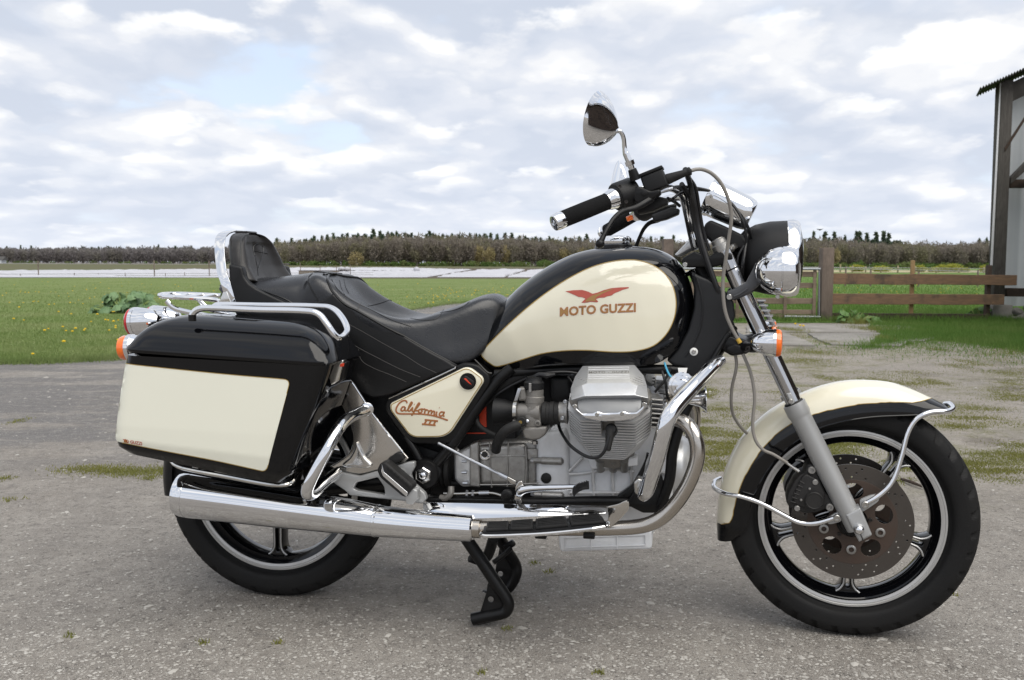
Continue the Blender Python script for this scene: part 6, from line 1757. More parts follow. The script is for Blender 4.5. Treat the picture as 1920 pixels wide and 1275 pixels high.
# ---- right-hand cylinder: axis leans up and towards the photographer
N_ = Vector((0, -.56, .8285)); V_D = Vector((0, -.8285, -.56))      # along the cylinder, and down its near side
low = P(1143, 861, .205)                                          # near edge of the lowest fin
def fin(base, hw, hv, ch, th, notch=0.0, xc=0.0):
    """octagonal cooling fin; base = middle of its near edge"""
    pts = [(-hw, -.02), (-hw, hv - ch * 1.15), (-hw + ch, hv), (hw - ch, hv), (hw, hv - ch * 1.15), (hw, -.02)]
    pts = [Vector(p) for p in pts]
    if notch: 
        pts = [Vector(p) for p in [(-hw, -.02), (-hw, hv - ch * 1.15), (-hw + ch, hv), (-notch, hv), (-notch, hv - .045), (notch, hv - .045), (notch, hv), (hw - ch, hv), (hw, hv - ch * 1.15), (hw, -.02)]]
    lp = [(p.x, p.y) for p in rnd(pts, .004, 2)]
    v = []; n = len(lp); c = base - V_D * hv
    for s in (0, 1):
        for x, y in lp: v.append(c + Vector((x + xc, 0, 0)) + V_D * y + N_ * th * s)
    f = [tuple(range(n))[::-1], tuple(range(n, 2 * n))] + [(i, (i + 1) % n, n + (i + 1) % n, n + i) for i in range(n)]
    return fix(from_py(v, f))
cyl_p = part('cylinder', cyl(low - V_D * .085 - N_ * .06, low - V_D * .085 + N_ * .15, .060, 40), 'dull_alloy', 'finned right-hand cylinder leaning out of the engine')
pos = 0.0
for i in range(9):
    t = i / 8; sub('fin', fin(low + N_ * pos + V_D * .0, .078 + .024 * t, .08, .030 + .010 * (1 - t), .0034), 'fin_alloy', cyl_p, angle=20); pos += .0070
head_base = pos
for i in range(8):
    sub('fin', fin(low + N_ * (pos + .001) + V_D * (.002 + .0008 * i), .1045, .084, .036, .0054, .017 if 1 < i else 0.0), 'fin_alloy', cyl_p, angle=20); pos += .0105
sub('head_core', plate(rnd([(1080, 760), (1210, 755), (1210, 800), (1190, 830), (1100, 832), (1080, 805)], 5), .20, .16, .006), 'dark_iron', cyl_p)  # core coloured dark so the gaps between the fins look shaded
for i in range(7): sub('fin', box(P(1233, 745 + i * 8.5, .20), (.030, .10, .0042), .001, 1, Matrix.Rotation(.06, 3, 'Y')), 'alloy', cyl_p)
# valve cover
VC = dict(t0=(1092, 686, .165), t1=(1190, 684, .165), a1=(1104, 686.5, .175), a2=(1178, 685.5, .175), a3=(1182, 717, .300), a4=(1101, 718.5, .300),
          l1=(1078, 706, .19), l2=(1070, 728, .26), r1=(1207, 704, .19), r2=(1213, 722, .26), b0=(1070.5, 750, .322), b1=(1096, 742.5, .335), b2=(1190, 741, .335), b3=(1215.5, 746.5, .322),
          m0=(1091, 722, .306), m3=(1196, 723, .306))
vk = list(VC); vv = [P(*VC[k]) for k in vk]; ix = {k: i for i, k in enumerate(vk)}
back = {k: len(vv) + i for i, k in enumerate(vk)}
vv2 = vv + [p + Vector((0, .10, -.05)) for p in vv]
quads = [('t0', 'a1', 'a4', 'l1'), ('t0', 't1', 'a2', 'a1'), ('t1', 'r1', 'a3', 'a2'), ('a1', 'a2', 'a3', 'a4'), ('l1', 'a4', 'm0', 'l2'), ('l2', 'm0', 'b1', 'b0'), ('a4', 'a3', 'b2', 'b1'), ('a4', 'b1', 'm0'), ('a3', 'm3', 'b2'), ('a3', 'r1', 'r2', 'm3'), ('m3', 'r2', 'b3', 'b2')]
ff = [tuple(ix[k] for k in q_) for q_ in quads]
loopb = ['t0', 'l1', 'l2', 'b0', 'b1', 'b2', 'b3', 'r2', 'r1', 't1']
for i in range(len(loopb)): a_, b_ = loopb[i], loopb[(i + 1) % len(loopb)]; ff.append((ix[a_], ix[b_], back[b_], back[a_]))
ff.append(tuple(back[k] for k in loopb))
vc = part('valve_cover', bevelled(fix(from_py(vv2, ff)), .0022, 2, 8), 'alloy_light', 'angular cast valve cover with lettering', 14)
bvc = bvh_of(vc)
for yy in (688.5, 692.5, 702.5, 705.5, 709): sub('ridge', bead([(1103.5 - (yy - 686) * .05, yy + .6), (1140, yy + .3), (1179.5 + (yy - 686) * .05, yy)], bvc, .0010, .0002), 'alloy_light', vc)
for k in range(6):
    sub('groove', bead([(1102 - k * .2, 694 + k * 4.4), (1086 - k * 1.9, 702 + k * 4.6)], bvc, .0009, .0), 'dull_alloy', vc); sub('groove', bead([(1181 + k * .2, 692 + k * 4.4), (1199 + k * 1.8, 700 + k * 4.6)], bvc, .0009, .0), 'dull_alloy', vc)
sub('cast_lettering', text_on('MOTO - GUZZI', lambda u, v: (1141.5 + u, 699.8 - u * .012 - v * .55), bvc, .0007, size=9.6, offset=.06, spacing=1.18), 'dull_alloy', vc, 'cast lettering MOTO GUZZI', 80)
lpv = [P(*p) for p in [(1082, 747, .312), (1100, 742, .318), (1186, 741, .318), (1204, 745, .312), (1202, 764, .332), (1195, 773, .340), (1168, 774, .342), (1124, 775, .342), (1090, 776, .340), (1083, 764, .332)]]
nlp = len(lpv); lv2 = lpv + [p + Vector((0, .06, 0)) for p in lpv]
sub('end_plate', bevelled(fix(from_py(lv2, [tuple(range(nlp)), tuple(range(nlp, 2 * nlp))[::-1]] + [(i, (i + 1) % nlp, nlp + (i + 1) % nlp, nlp + i) for i in range(nlp)])), .003, 2, 20), 'grey_cover', vc)
BAR = rnd([(1072.5, 760.5), (1078, 757.5), (1081, 766), (1091, 775.5), (1112, 775), (1118, 771.5), (1124, 772), (1130, 774.5), (1159, 773.5), (1164, 771), (1171, 771), (1177, 774), (1193, 773), (1204, 764), (1207, 756.5), (1213, 755.5), (1213.5, 762), (1199, 780), (1188, 786), (1165, 789.5), (1140, 790.5), (1115, 788.5), (1097, 784.5), (1075, 766)], 1.5, 3)
gbar = sub('guard_strip', plate(BAR, .352, .012, .0030, 2), 'chrome', vc, 'polished guard strip with four bolts')
for x, y in ((1078.5, 762), (1119.5, 777), (1166.5, 775.5), (1207.5, 758)): sub('bolt', screw(P(x, y, .354), .0052), 'steel', vc)
sub('cover_gasket', plate(rnd([(1066, 752), (1072, 738), (1215, 736), (1221, 750), (1214, 762), (1197, 774), (1093, 776), (1072, 764)], 4), .296, .09, .004), 'dull_alloy', vc)
# spark plug and lead
plug = part('spark_plug_lead', tube([P(1142, 816, .34), P(1137, 836, .345), P(1132, 848, .345), P(1122, 857, .34), P(1108, 858, .33), P(1092, 852, .31), P(1070, 836, .27), P(1058, 820, .23), P(1050, 805, .19), P(1046, 790, .16)], .0042, 10), 'cable_black', 'black spark plug cap and lead')
sub('plug_cap', lathe([(0, .0105), (.014, .0115), (.030, .0095), (.040, .0080), (.052, .0072), (.055, .005)], P(1145, 804, .325), (-.10, -.35, -1), 20), 'rubber', plug)
sub('plug_boot', lathe([(-.02, .015), (.004, .0145), (.008, .011), (.010, 0)], P(1146, 805, .325), (0, -1, .35), 20), 'black_plastic', plug)
bpl = plug
# ---- carburettor and intake
cb = part('carburettor', lathe([(-.052, .021), (-.050, .0245), (-.004, .0245), (-.003, .0255), (.012, .0255), (.014, .0235), (.030, .0235), (.034, .020), (.034, 0)], P(1002, 752, .205), (.03, 0, 1), 28), 'dull_alloy', 'alloy carburettor between air box and cylinder')
sub('top_cap', lathe([(0, .0265), (.016, .0265), (.018, .024), (.022, .021), (.030, .020), (.031, 0)], P(1001, 728, .205), (.03, 0, 1), 28), 'black_plastic', cb)
sub('clip', box(P(994, 727, .232), (.007, .006, .024), .001, 1), 'alloy', cb)
sub('throttle_elbow', tube([P(1003, 712, .20), P(1005, 706, .20), P(1012, 703, .20), P(1025, 704, .20), P(1040, 702, .19)], [.006, .0065, .0075, .0075, .004], 10), 'cable_black', cb)
sub('choke_body', plate(rnd([(972, 727), (984, 727), (988, 746), (986, 752), (972, 752)], 3), .222, .03, .006, 3), 'dull_alloy', cb)
sub('lever', plate([(971, 728), (977, 729), (970, 751), (963.5, 752)], .236, .006, .001), 'zinc', cb)
sub('throat', lathe([(0, .020), (.016, .0245), (.040, .0245), (.058, .0285), (.066, .0285)], P(967, 772, .205), (1, 0, .01), 30), 'dull_alloy', cb)
sub('clamp_ring', ring_lathe([(-.004, .030), (.005, .030), (.005, .0265), (-.004, .0265)], P(967, 772, .205), (1, 0, .01), 36), 'steel', cb)
sub('bell_mouth', lathe([(0, .026), (-.014, .029), (-.03, .034), (-.055, .036)], P(965, 772, .150), (1, .0, .01), 36), 'black_plastic', cb)
sub('side_web', plate(rnd([(982, 776), (992, 760), (1008, 760), (1016, 780), (1014, 802), (984, 804)], 5), .229, .05, .006, 3), 'dull_alloy', cb)
sub('banjo', lathe([(-.008, .0135), (.006, .0135), (.008, .011), (.008, 0)], P(978, 790, .242), (0, -1, 0), 24), 'rubber', cb)
sub('banjo_screw', lathe([(0, .0045), (.003, .0045), (.003, 0)], P(976, 791.5, .250), (0, -1, 0), 16), 'brass', cb)
sub('mixture_screw', lathe([(-.004, .0045), (.006, .0045), (.007, .003), (.007, 0)], P(989, 790, .240), (0, -1, .3), 12), 'zinc', cb)
sub('jet_boss', lathe([(-.006, .008), (.002, .008), (.003, .0062), (.003, .004), (-.002, .0038), (-.002, 0)], P(1008.5, 793.5, .232), (0, -1, 0), 20), 'dull_alloy', cb)
sub('float_bowl', plate(rnd([(980, 802), (1025, 800), (1026, 806), (1022, 816), (1011, 824), (997, 826), (983, 822), (979, 810)], 3), .234, .06, .006, 3), 'dull_alloy', cb)
sub('bowl_nut', lathe([(0, .008), (.008, .008), (.009, .006)], P(1003, 827, .206), (0, 0, -1), 6), 'steel', cb)
ik = part('intake_rubber', lathe([(0, .0285), (.003, .0310), (.012, .0310), (.013, .0295), (.021, .0295), (.022, .0315), (.032, .0318), (.034, .029), (.046, .029)], P(1017, 775, .205), (1, 0, .02), 32), 'rubber', 'black rubber intake stub')
sub('intake_flange', lathe([(0, .027), (.014, .0275), (.018, .030), (.022, .030)], P(1049, 773, .205), (1, 0, .02), 28), 'alloy', ik)
for x, y in ((1055, 784), (1060, 753)): sub('flange_bolt', screw(P(x, y, .236), .0052, (-.3, -1, 0)), 'zinc', ik)
part('fuel_hose', tube([P(974, 796, .242), P(962, 800, .25), P(948, 808, .25), P(938, 820, .24), P(932, 832, .22), P(930, 843, .19)], .0135, 14), 'rubber')
part('breather_hose', tube([P(893, 772, .13), P(893, 785, .135), P(899, 798, .14), P(912, 808, .15), P(930, 816, .16)], .0068, 12), 'rubber')
for i, pts in enumerate(([(1086, 700, .15), (1060, 697, .16), (1020, 700, .17), (975, 715, .15), (935, 738, .14), (905, 765, .13)], [(1065, 706, .12), (1075, 720, .13), (1084, 740, .14)], [(1240, 690, .12), (1248, 720, .13), (1252, 745, .13), (1262, 760, .12)], [(1228, 735, .12), (1245, 715, .13), (1258, 690, .12)])):
    part('control_cable', tube([P(*p) for p in pts], .0036, 8), 'cable_black')
hornw = part('horn_wire', tube([P(1246, 680, .13), P(1250, 692, .15), P(1256, 704, .18), P(1264, 711, .20)], .0026, 8), 'blue_wire', 'pale blue horn wire')
part('coil_cover', plate(rnd([(1030, 705), (1070, 706), (1075, 745), (1050, 760), (1030, 750)], 6), .10, .1, .012), 'black_plastic')
lc = part('cylinder', mirrored(join_me(cyl_p.data, *[o_.data for o_ in bpy.data.objects if o_.parent == cyl_p])), 'fin_alloy', 'finned left-hand cylinder on the far side')
sub('valve_cover', mirrored(vc.data), 'alloy_light', lc)

# ---- exhaust
hdr = part('exhaust_header', tube([P(1238, 782, .19), P(1262, 784, .215), P(1286, 794, .24), P(1303, 818, .255), P(1308, 848, .26), P(1302, 880, .262), P(1286, 916, .262), P(1262, 950, .260), P(1238, 972, .256), P(1208, 985, .252), P(1160, 990, .25), P(1060, 991, .25), P(960, 991, .25), P(885, 990.5, .25)], [.0190] * 14, 20), 'header_pipe', 'heat tinted exhaust header pipe')
sub('clamp', ring_lathe([(-.010, .0255), (.010, .0255), (.010, .021), (-.010, .021)], P(894, 990.5, .25), (1, 0, 0), 28), 'header_pipe', hdr)
pts, rad = [], []
for x, y, r in ((336, 925.5, 33), (338, 925.8, 36.5), (346, 926.8, 39.2), (357, 928, 40), (358, 928.2, 39.4), (359.5, 928.4, 40.2), (425, 937, 39), (520, 950, 37), (620, 963.5, 33.5), (703, 975.5, 29), (704, 975.7, 29.8), (708, 976.2, 29.8), (710, 976.5, 28.6), (760, 981.5, 27), (820, 986.5, 25.4), (885, 990.5, 24.2), (888, 990.6, 21)):
    pts.append(P(x, y, .25)); rad.append(r * PX(x, y, .25) * .985)
mf = part('muffler', tube(pts, rad, 40, sub=1), 'chrome', 'long tapered chrome muffler', 25)
sub('outlet', lathe([(0, rad[0] * .8), (.004, rad[0] * .8), (.004, rad[0] * .6), (.03, rad[0] * .6), (.03, 0)], pts[0], (pts[1] - pts[0]), 28), 'dark_iron', mf)
for x, y in ((560, 929), (607, 934)): sub('muffler_strap', box(P(x, y, .25), (.012, .030, .030), .003), 'black_satin', mf)
far_copy(hdr); far_copy(mf)

# ---- footboard, shield, brake pedal
z_in = [P(908, 981, .25), P(1000, 974, .25), P(1128, 963, .25)]; z_out = [P(905, 995, .35), P(1000, 992, .35), P(1138, 979, .35)]
def board(u, v, h=0.0):
    a, b = (z_in[0].lerp(z_in[1], u * 2) if u < .5 else z_in[1].lerp(z_in[2], u * 2 - 1)), (z_out[0].lerp(z_out[1], u * 2) if u < .5 else z_out[1].lerp(z_out[2], u * 2 - 1))
    p = a.lerp(b, v); return p + Vector((0, 0, h))
def slab(u0, u1, v0, v1, h0, h1, n=8):
    rings = [[board(u0 + (u1 - u0) * i / n, v0, h0), board(u0 + (u1 - u0) * i / n, v0, h1), board(u0 + (u1 - u0) * i / n, v1, h1), board(u0 + (u1 - u0) * i / n, v1, h0)] for i in range(n + 1)]
    return bevelled(loft(rings), .002, 2)
fb = part('footboard', slab(0, 1, 0, .985, -.016, -.004), 'black_satin', 'black rubber covered footboard with chrome edge')
for k in range(4):
    sub('rubber_tile', slab(.03 + k * .243, .03 + k * .243 + .222, .05, .94, -.004, .0035), 'rubber', fb)
    for m in range(5): sub('tile_rib', slab(.045 + k * .243, .045 + k * .243 + .19, .12 + m * .16, .17 + m * .16, .0034, .0052, 3), 'rubber', fb)
sub('edge_trim', tube([board(-.01, .6, -.012), board(-.012, .93, -.012), board(.04, 1.0, -.014), board(.3, 1.02, -.014), board(.6, 1.03, -.014), board(.9, 1.02, -.013), board(1.0, .92, -.012), board(1.02, .7, -.010)], .0052, 10, sub=5), 'chrome', fb)
for x in (1015, 1105): sub('mount', box(P(x, 1003, .26), (.03, .03, .014), .003), 'black_satin', fb)
SH = [((793, 941.5, .215), (793.5, 973, .245)), ((860, 942.5, .215), (860, 972.5, .246)), ((905, 943.5, .215), (905, 972, .246)), ((1000, 945.5, .215), (1000, 968.5, .244)), ((1137, 948.5, .215), (1136, 962.5, .236))]
rings = []
for t_, b_ in SH:
    T, B = P(*t_), P(*b_); rings.append([T, B, B + Vector((0, .003, -.001)), T + Vector((0, .003, -.001))])
sh = part('heel_shield', bevelled(loft(rings), .0012, 2), 'chrome', 'flat polished shield above the footboard')
flap = [[(1138, 949, .25), (1137, 960, .255), (1141, 978, .262), (1147, 990, .268)], [(1150, 946, .245), (1152, 958, .25), (1158, 970, .255), (1160, 978, .26)], [(1165, 941, .235), (1168, 951, .24), (1170, 959, .243), (1171, 964, .245)], [(1174, 938, .225), (1178, 943, .23), (1179.5, 950, .23), (1178, 955, .23)]]
fg = [[P(*p) for p in r_] for r_ in flap]
me = loft([r_ + [p + Vector((.001, .003, 0)) for p in r_[::-1]] for r_ in fg])
part('toe_shield', plate(rnd([(1138.5, 950), (1160, 945), (1174, 938), (1180, 943), (1178.5, 956), (1165, 971), (1151, 984), (1143, 991), (1137, 986), (1141, 968)], 3), .268, .004, .001), 'polished')
bpd = part('brake_pedal', tube([P(973, 938, .19), P(972, 930, .215), P(976, 921, .24), P(986, 917, .245), P(1010, 915, .25), P(1045, 914, .255), P(1080, 913, .26)], [.010, .0115, .0125, .011, .0088, .0078, .0066], 14), 'chrome', 'chrome brake pedal with ribbed rubber pad')
pdv = [P(1073, 919, .27), P(1077, 912, .27), P(1087, 906, .275), P(1104, 901, .275)]
pd2 = [P(1076, 927, .29), P(1082, 920, .29), P(1092, 914, .295), P(1105, 912, .295)]
me = loft([[a_, b_, b_ + Vector((0, 0, -.008)), a_ + Vector((0, 0, -.008))] for a_, b_ in zip(cat(pdv, 4), cat(pd2, 4))])
sub('pedal_rubber', bevelled(me, .002, 2), 'rubber', bpd)
cva, cvb = cat(pdv, 4), cat(pd2, 4)
for i in range(1, len(cva) - 1): sub('pedal_rib', tube([cva[i] + Vector((0, 0, .001)), cvb[i] + Vector((0, 0, .001))], .0016, 6, sub=1), 'rubber', bpd)
sub('pedal_arm', plate(rnd([(964, 938), (966, 912), (972, 902), (979, 901), (981, 908), (980, 918), (976, 938)], 3), .238, .012, .003), 'polished', bpd)
sub('pivot', lathe([(-.01, .015), (.004, .015), (.006, .012), (.006, .005), (.008, .004), (.008, 0)], P(950, 929, .225), (0, -1, 0), 24), 'black_satin', bpd)
rod = part('brake_rod', tube([P(822, 831, .17), P(880, 861, .19), P(939, 890, .21)], .0040, 10), 'zinc', 'zinc plated brake rod')
sub('adjuster', tube([P(937, 888.5, .21), P(953, 896.5, .216)], .0062, 8, sub=1), 'zinc', rod)
sub('clevis', plate(rnd([(951, 893), (968, 902), (966, 909), (958, 908), (950, 899)], 2), .225, .012, .002), 'steel', rod)
cr = part('gear_linkage', tube([P(832, 925, .15), P(860, 925.5, .155), P(920, 924, .16), P(945, 930, .165)], .0032, 8), 'steel')
for x, r_ in ((876, .009), (887, .009)): sub('rod_nut', lathe([(-.003, r_), (.003, r_)], P(x, 925, .16), (1, 0, 0), 6), 'zinc', cr)
sub('rod_sleeve', tube([P(898, 924.5, .16), P(917, 924, .16)], .0058, 10, sub=1), 'zinc', cr)
sub('lever_end', tube([P(846, 912, .15), P(845, 925, .155), P(836, 934, .155), P(826, 933, .15)], .009, 10), 'dull_alloy', cr)
part('mounting_strap', plate(rnd([(800, 934), (960, 937), (960, 950), (800, 948)], 3), .16, .02, .003), 'black_satin')

# ---- centre stand
cs = part('centre_stand', tube([P(868, 1000, .16), P(884, 1024, .16), P(905, 1055, .162), P(928, 1090, .165), P(948, 1120, .165), P(953, 1132, .165), P(948, 1146, .165), P(930, 1152, .165), P(908, 1156, .165), P(886, 1161, .165)], .0172, 16), 'black_satin', 'black centre stand under the engine')
sub('web', plate([[Vector(p) for p in rnd([(920, 1085), (944, 1120), (950, 1135), (940, 1148), (897, 1158), (912, 1110), (914, 1095)], 3)], circ(920, 1124, 5.5, 14)], .168, .006, .001), 'black_satin', cs)
sub('foot_plate', plate(rnd([(884, 1160), (905, 1157), (940, 1148), (952, 1134), (958, 1118), (959, 1130), (952, 1150), (935, 1164), (895, 1173), (884, 1170)], 3), .170, .012, .002), 'black_satin', cs)
sub('leg', tube([P(935, 1004, -.05), P(952, 1035, -.09), P(966, 1058, -.11), P(968, 1075, -.11), P(955, 1100, -.11), P(925, 1118, -.11), P(905, 1116, -.11)], .0172, 14), 'black_satin', cs)
sub('web', plate([[Vector(p) for p in rnd([(940, 1010), (960, 1040), (973, 1070), (970, 1090), (945, 1112), (925, 1100), (930, 1060)], 3)], circ(938, 1076, 5, 14)], -.10, .006, .001), 'black_satin', cs)
sub('cross_tube', tube([P(925, 1010, .10), P(915, 1040, .05), P(905, 1052, .04)], .0155, 12), 'black_satin', cs)
sub('kick_peg', cyl(P(880, 1046, .05), P(902, 1054, .03), .012, 14, bev=.003), 'rubber', cs)
sub('spring', tube([P(925, 1055, .02), P(945, 1040, 0), P(958, 1028, -.02)], .0075, 8), 'black_satin', cs)
sub('stop', box(P(955, 1022, -.04), (.035, .02, .02), .004, 2, Matrix.Rotation(-.6, 3, 'Y')), 'black_satin', cs)

# ---- engine guard, horn
eg = part('engine_guard', tube([P(1351, 676, .22), P(1340, 684, .25), P(1318, 706, .30), P(1288, 738, .36), P(1266, 763, .395), P(1252, 786, .41), P(1243, 815, .41), P(1232, 858, .395), P(1220, 895, .37), P(1212, 920, .345), P(1206, 930, .325)], [.0145, .0175, .0185, .0190, .0195, .0195, .0195, .0195, .0195, .019, .015], 20), 'chrome', 'chrome engine guard bar in front of the cylinder')
sub('guard_clamp', plate(rnd([(1188, 905), (1196, 897), (1205, 900), (1198, 930), (1190, 925)], 3), .30, .04, .004), 'steel', eg)
far_copy(eg)
for pts in ([(1215, 850), (1202, 880), (1185, 910), (1160, 928), (1155, 934), (1180, 934), (1200, 920)],):
    part('guard_bracket', plate(rnd(pts, 4), .14, .03, .004), 'black_satin')
part('frame_bracket', plate([[Vector(p) for p in rnd([(1200, 905), (1232, 880), (1240, 890), (1258, 950), (1230, 962), (1205, 962), (1172, 945), (1180, 935)], 4)], circ(1229.5, 912, 2.5, 10)], .15, .02, .003), 'black_satin')
hn = part('horn', lathe([(-.045, .028), (-.030, .034), (-.014, .0352), (-.002, .0350), (.0, .0335), (.001, .027), (.003, .0255), (.0035, .018), (.0055, .016), (.006, 0)], P(1279, 724, .235), (0, -1, .06), 40), 'chrome', 'chrome horn with trumpet mouth')
sub('trumpet', lathe([(0, .010), (.018, .013), (.036, .019), (.046, .027), (.050, .034), (.052, .034), (.046, .024), (.03, .015)], P(1286, 750, .20), (1, 0, .05), 32), 'chrome', hn)
sub('label', plate([(1271, 690), (1289, 690), (1287, 699), (1272, 698)], .19, .004, .0005), 'white_label', hn)
for k in range(7): sub('horn_guard', tube([P(1318, 735 + k * 6, .21 - .005 * k), P(1324, 737 + k * 6, .20 - .005 * k)], .0012, 5, sub=1), 'dark_iron', hn)
sub('bracket', tube([P(1270, 700, .15), P(1278, 716, .19)], .008, 8, sub=1), 'black_satin', hn)
FR = STR
material('bracket_grey', (.075, .078, .085), .42, .2, noise_amp=.4, noise_scale=20, base2=(.10, .10, .105))
material('stanchion', (.52, .52, .53), .10, 1.0, rough_amp=.04, noise_scale=12)
# ---- fork
A_, B_ = (1352, 463), (1489, 756)
for d in (.104, -.104):
    near = d > 0
    a3, b3 = P(1352, 463, .104), P(1492, 763, .104); c3 = P(1606, 990, .104)
    if not near: a3, b3, c3 = [Vector((p.x, -p.y, p.z)) for p in (a3, b3, c3)]
    leg = part('fork_leg', cyl(a3, b3 + (c3 - b3) * .1, .0212, 28), 'stanchion', 'fork leg with bright stanchion and grey slider' if near else None)
    ax = (c3 - b3).normalized(); L = (c3 - b3).length
    sub('slider', lathe([(-.012, .024), (-.010, .0295), (.018, .0302), (.024, .0282), (.030, .0272), (L * .55, .0272), (L * .8, .0262), (L, .0255)], b3, ax, 32), 'slider', leg)
    sub('dust_seal', lathe([(-.016, .0235), (-.010, .0265), (-.008, .0225)], b3, ax, 28), 'rubber', leg)
    sub('fork_cap', lathe([(-.012, .0235), (.006, .0235), (.010, .0195), (.020, .0185), (.022, .0150), (.024, .0145), (.024, 0)], a3, (a3 - b3), 12), 'alloy', leg)
    me = plate(rnd([(1585, 966), (1613, 952), (1618, 962), (1636, 1004), (1611, 1017.5), (1597, 990)], 3), .132, .052, .005, 2)
    sub('axle_clamp', me if near else mirrored(me), 'slider', leg)
    me = plate([(1612, 1000), (1613.5, 999.5), (1620, 1014), (1618, 1015)], .1335, .004, .0002); sub('clamp_slit', me if near else mirrored(me), 'dark_iron', leg)
    me = lathe([(-.006, .0135), (.002, .0135), (.004, .0125), (.010, .0118), (.015, .0085), (.017, .004), (.0175, 0)], P(1610.5, 992, .134), (0, -1, 0), 28); sub('axle_nut', me if near else mirrored(me), 'chrome', leg)
    me = plate(rnd([(1474, 738), (1483, 736), (1490, 752), (1492, 766), (1483, 760)], 2), .128, .03, .003); sub('mudguard_lug', me if near else mirrored(me), 'slider', leg)
    me = screw(P(1482, 752, .130), .006); sub('lug_bolt', me if near else mirrored(me), 'steel', leg)
yk = part('yoke', plate(rnd([(1279, 484), (1303, 471), (1330, 481), (1345, 470), (1371, 474), (1375, 485), (1362, 494), (1338, 501), (1291, 502), (1279, 500)], 4), .125, .25, .005), 'black_satin', 'black top yoke')
sub('yoke_bolt', screw(P(1284.5, 496.5, .128), .0065), 'steel', yk)
sub('steering_stem', cyl(P(1310, 500, 0), P(1366, 640, 0), .032, 24), 'black_satin', yk)
sub('stem_nut', lathe([(-.006, .030), (.006, .030), (.008, .026)], P(1307, 507, 0.0), (-.4, 0, 1), 24), 'steel', yk)
sub('yoke_plate', plate(rnd([(1340, 634), (1372, 630), (1402, 644), (1412, 654), (1400, 664), (1372, 668), (1345, 652)], 4), .125, .25, .006), 'black_satin', yk)
rise = [(1264, 478), (1288, 453), (1302, 443.5), (1305.5, 466), (1294, 468), (1269, 482)]
for s in (1, -1):
    me = plate(rnd(rise, 3), .075, .034, .005, 2); sub('bar_riser', me if s > 0 else mirrored(me), 'alloy_light', yk)
# ---- handlebar
g_in, g_out = P(1152, 372, .30), P(1041, 417, .40)
half = [P(1301, 452, .058), P(1297, 436, .060), P(1291, 408, .085), P(1285, 381, .115), P(1278, 363, .145), P(1262, 352, .175), P(1236, 350, .21), P(1195, 358, .25), P(1152, 372, .30), g_out.lerp(g_in, .06)]
bar_path = half[::-1] + [Vector((half[0].x + .002, 0, half[0].z - .012))] + [Vector((p.x, -p.y, p.z)) for p in half]
hb = part('handlebar', tube(bar_path, .0115, 18, sub=6), 'chrome', 'high chrome handlebar with foam grips')
gax = (g_out - g_in).normalized(); gl = (g_out - g_in).length
for s in (1, -1):
    fl_ = (lambda m: m) if s > 0 else mirrored
    sub('grip', fl_(lathe([(.020, .0), (.020, .0195), (.024, .0208), (gl * .5, .0212), (gl - .022, .0208), (gl - .020, .0195), (gl - .020, 0)], g_in, gax, 28)), 'foam', hb)
    sub('grip_end', fl_(lathe([(gl - .021, .0205), (gl - .019, .0212), (gl - .010, .0215), (gl - .0095, .0205), (gl - .008, .0205), (gl - .0075, .0212), (gl + .003, .0200), (gl + .005, .017), (gl + .005, .009), (gl - .002, .008), (gl - .002, 0)], g_in, gax, 28)), 'chrome', hb)
    sub('grip_collar', fl_(lathe([(-.004, .0255), (.006, .0262), (.008, .0250), (.016, .0240), (.018, .0228), (.024, .0215)], g_in, gax, 28)), 'chrome', hb)
    swc = g_in - gax * .030
    sub('switch_housing', fl_(lathe([(-.030, .020), (-.028, .033), (-.024, .0355), (.020, .0365), (.025, .0345), (.027, .027), (.028, 0)], swc, gax, 26)), 'black_plastic', hb)
    for px_, py_ in ((1162, 349), (1174, 378)):
        q0 = P(px_, py_, .345); sub('housing_screw', fl_(lathe([(-.004, .0042), (.0, .0042), (.0, .003), (-.002, .0028), (-.002, 0)], q0, (0, -1, .1), 12)), 'dark_iron', hb)
    mcb = plate(rnd([(1183, 361), (1192, 349), (1202, 350), (1219, 358), (1237, 354), (1239, 362), (1228, 371), (1202, 385), (1190, 380)], 4), .305, .045, .005, 2)
    sub('lever_bracket', fl_(mcb), 'black_satin', hb)
    sub('bracket_pivot', fl_(lathe([(-.002, .0085), (.002, .0085), (.003, .007), (.003, 0)], P(1208, 361, .306), (0, -1, 0), 20)), 'black_plastic', hb)
    lv = [P(1222, 372, .295), P(1206, 382, .31), P(1190, 390, .325), P(1168, 396, .34), P(1152, 409, .355), P(1140, 427, .37), P(1131, 444, .38), P(1126, 455, .385)]
    sub('lever', fl_(tube(lv, [.010, .0095, .008, .0068, .0062, .0060, .0062, .008], 12, flat=.75)), 'black_satin', hb)
    sub('lever_ball', fl_(lathe([(-.0115, 0), (-.010, .006), (-.0055, .010), (0, .0115), (.0055, .010), (.010, .006), (.0115, 0)], P(1125, 457, .386), (0, 0, 1), 18)), 'black_satin', hb)
    lowb = plate(rnd([(1190, 386), (1236, 368), (1252, 372), (1250, 384), (1222, 396), (1196, 402)], 3), .25, .05, .005)
    sub('switch_block', fl_(lowb), 'black_plastic', hb)
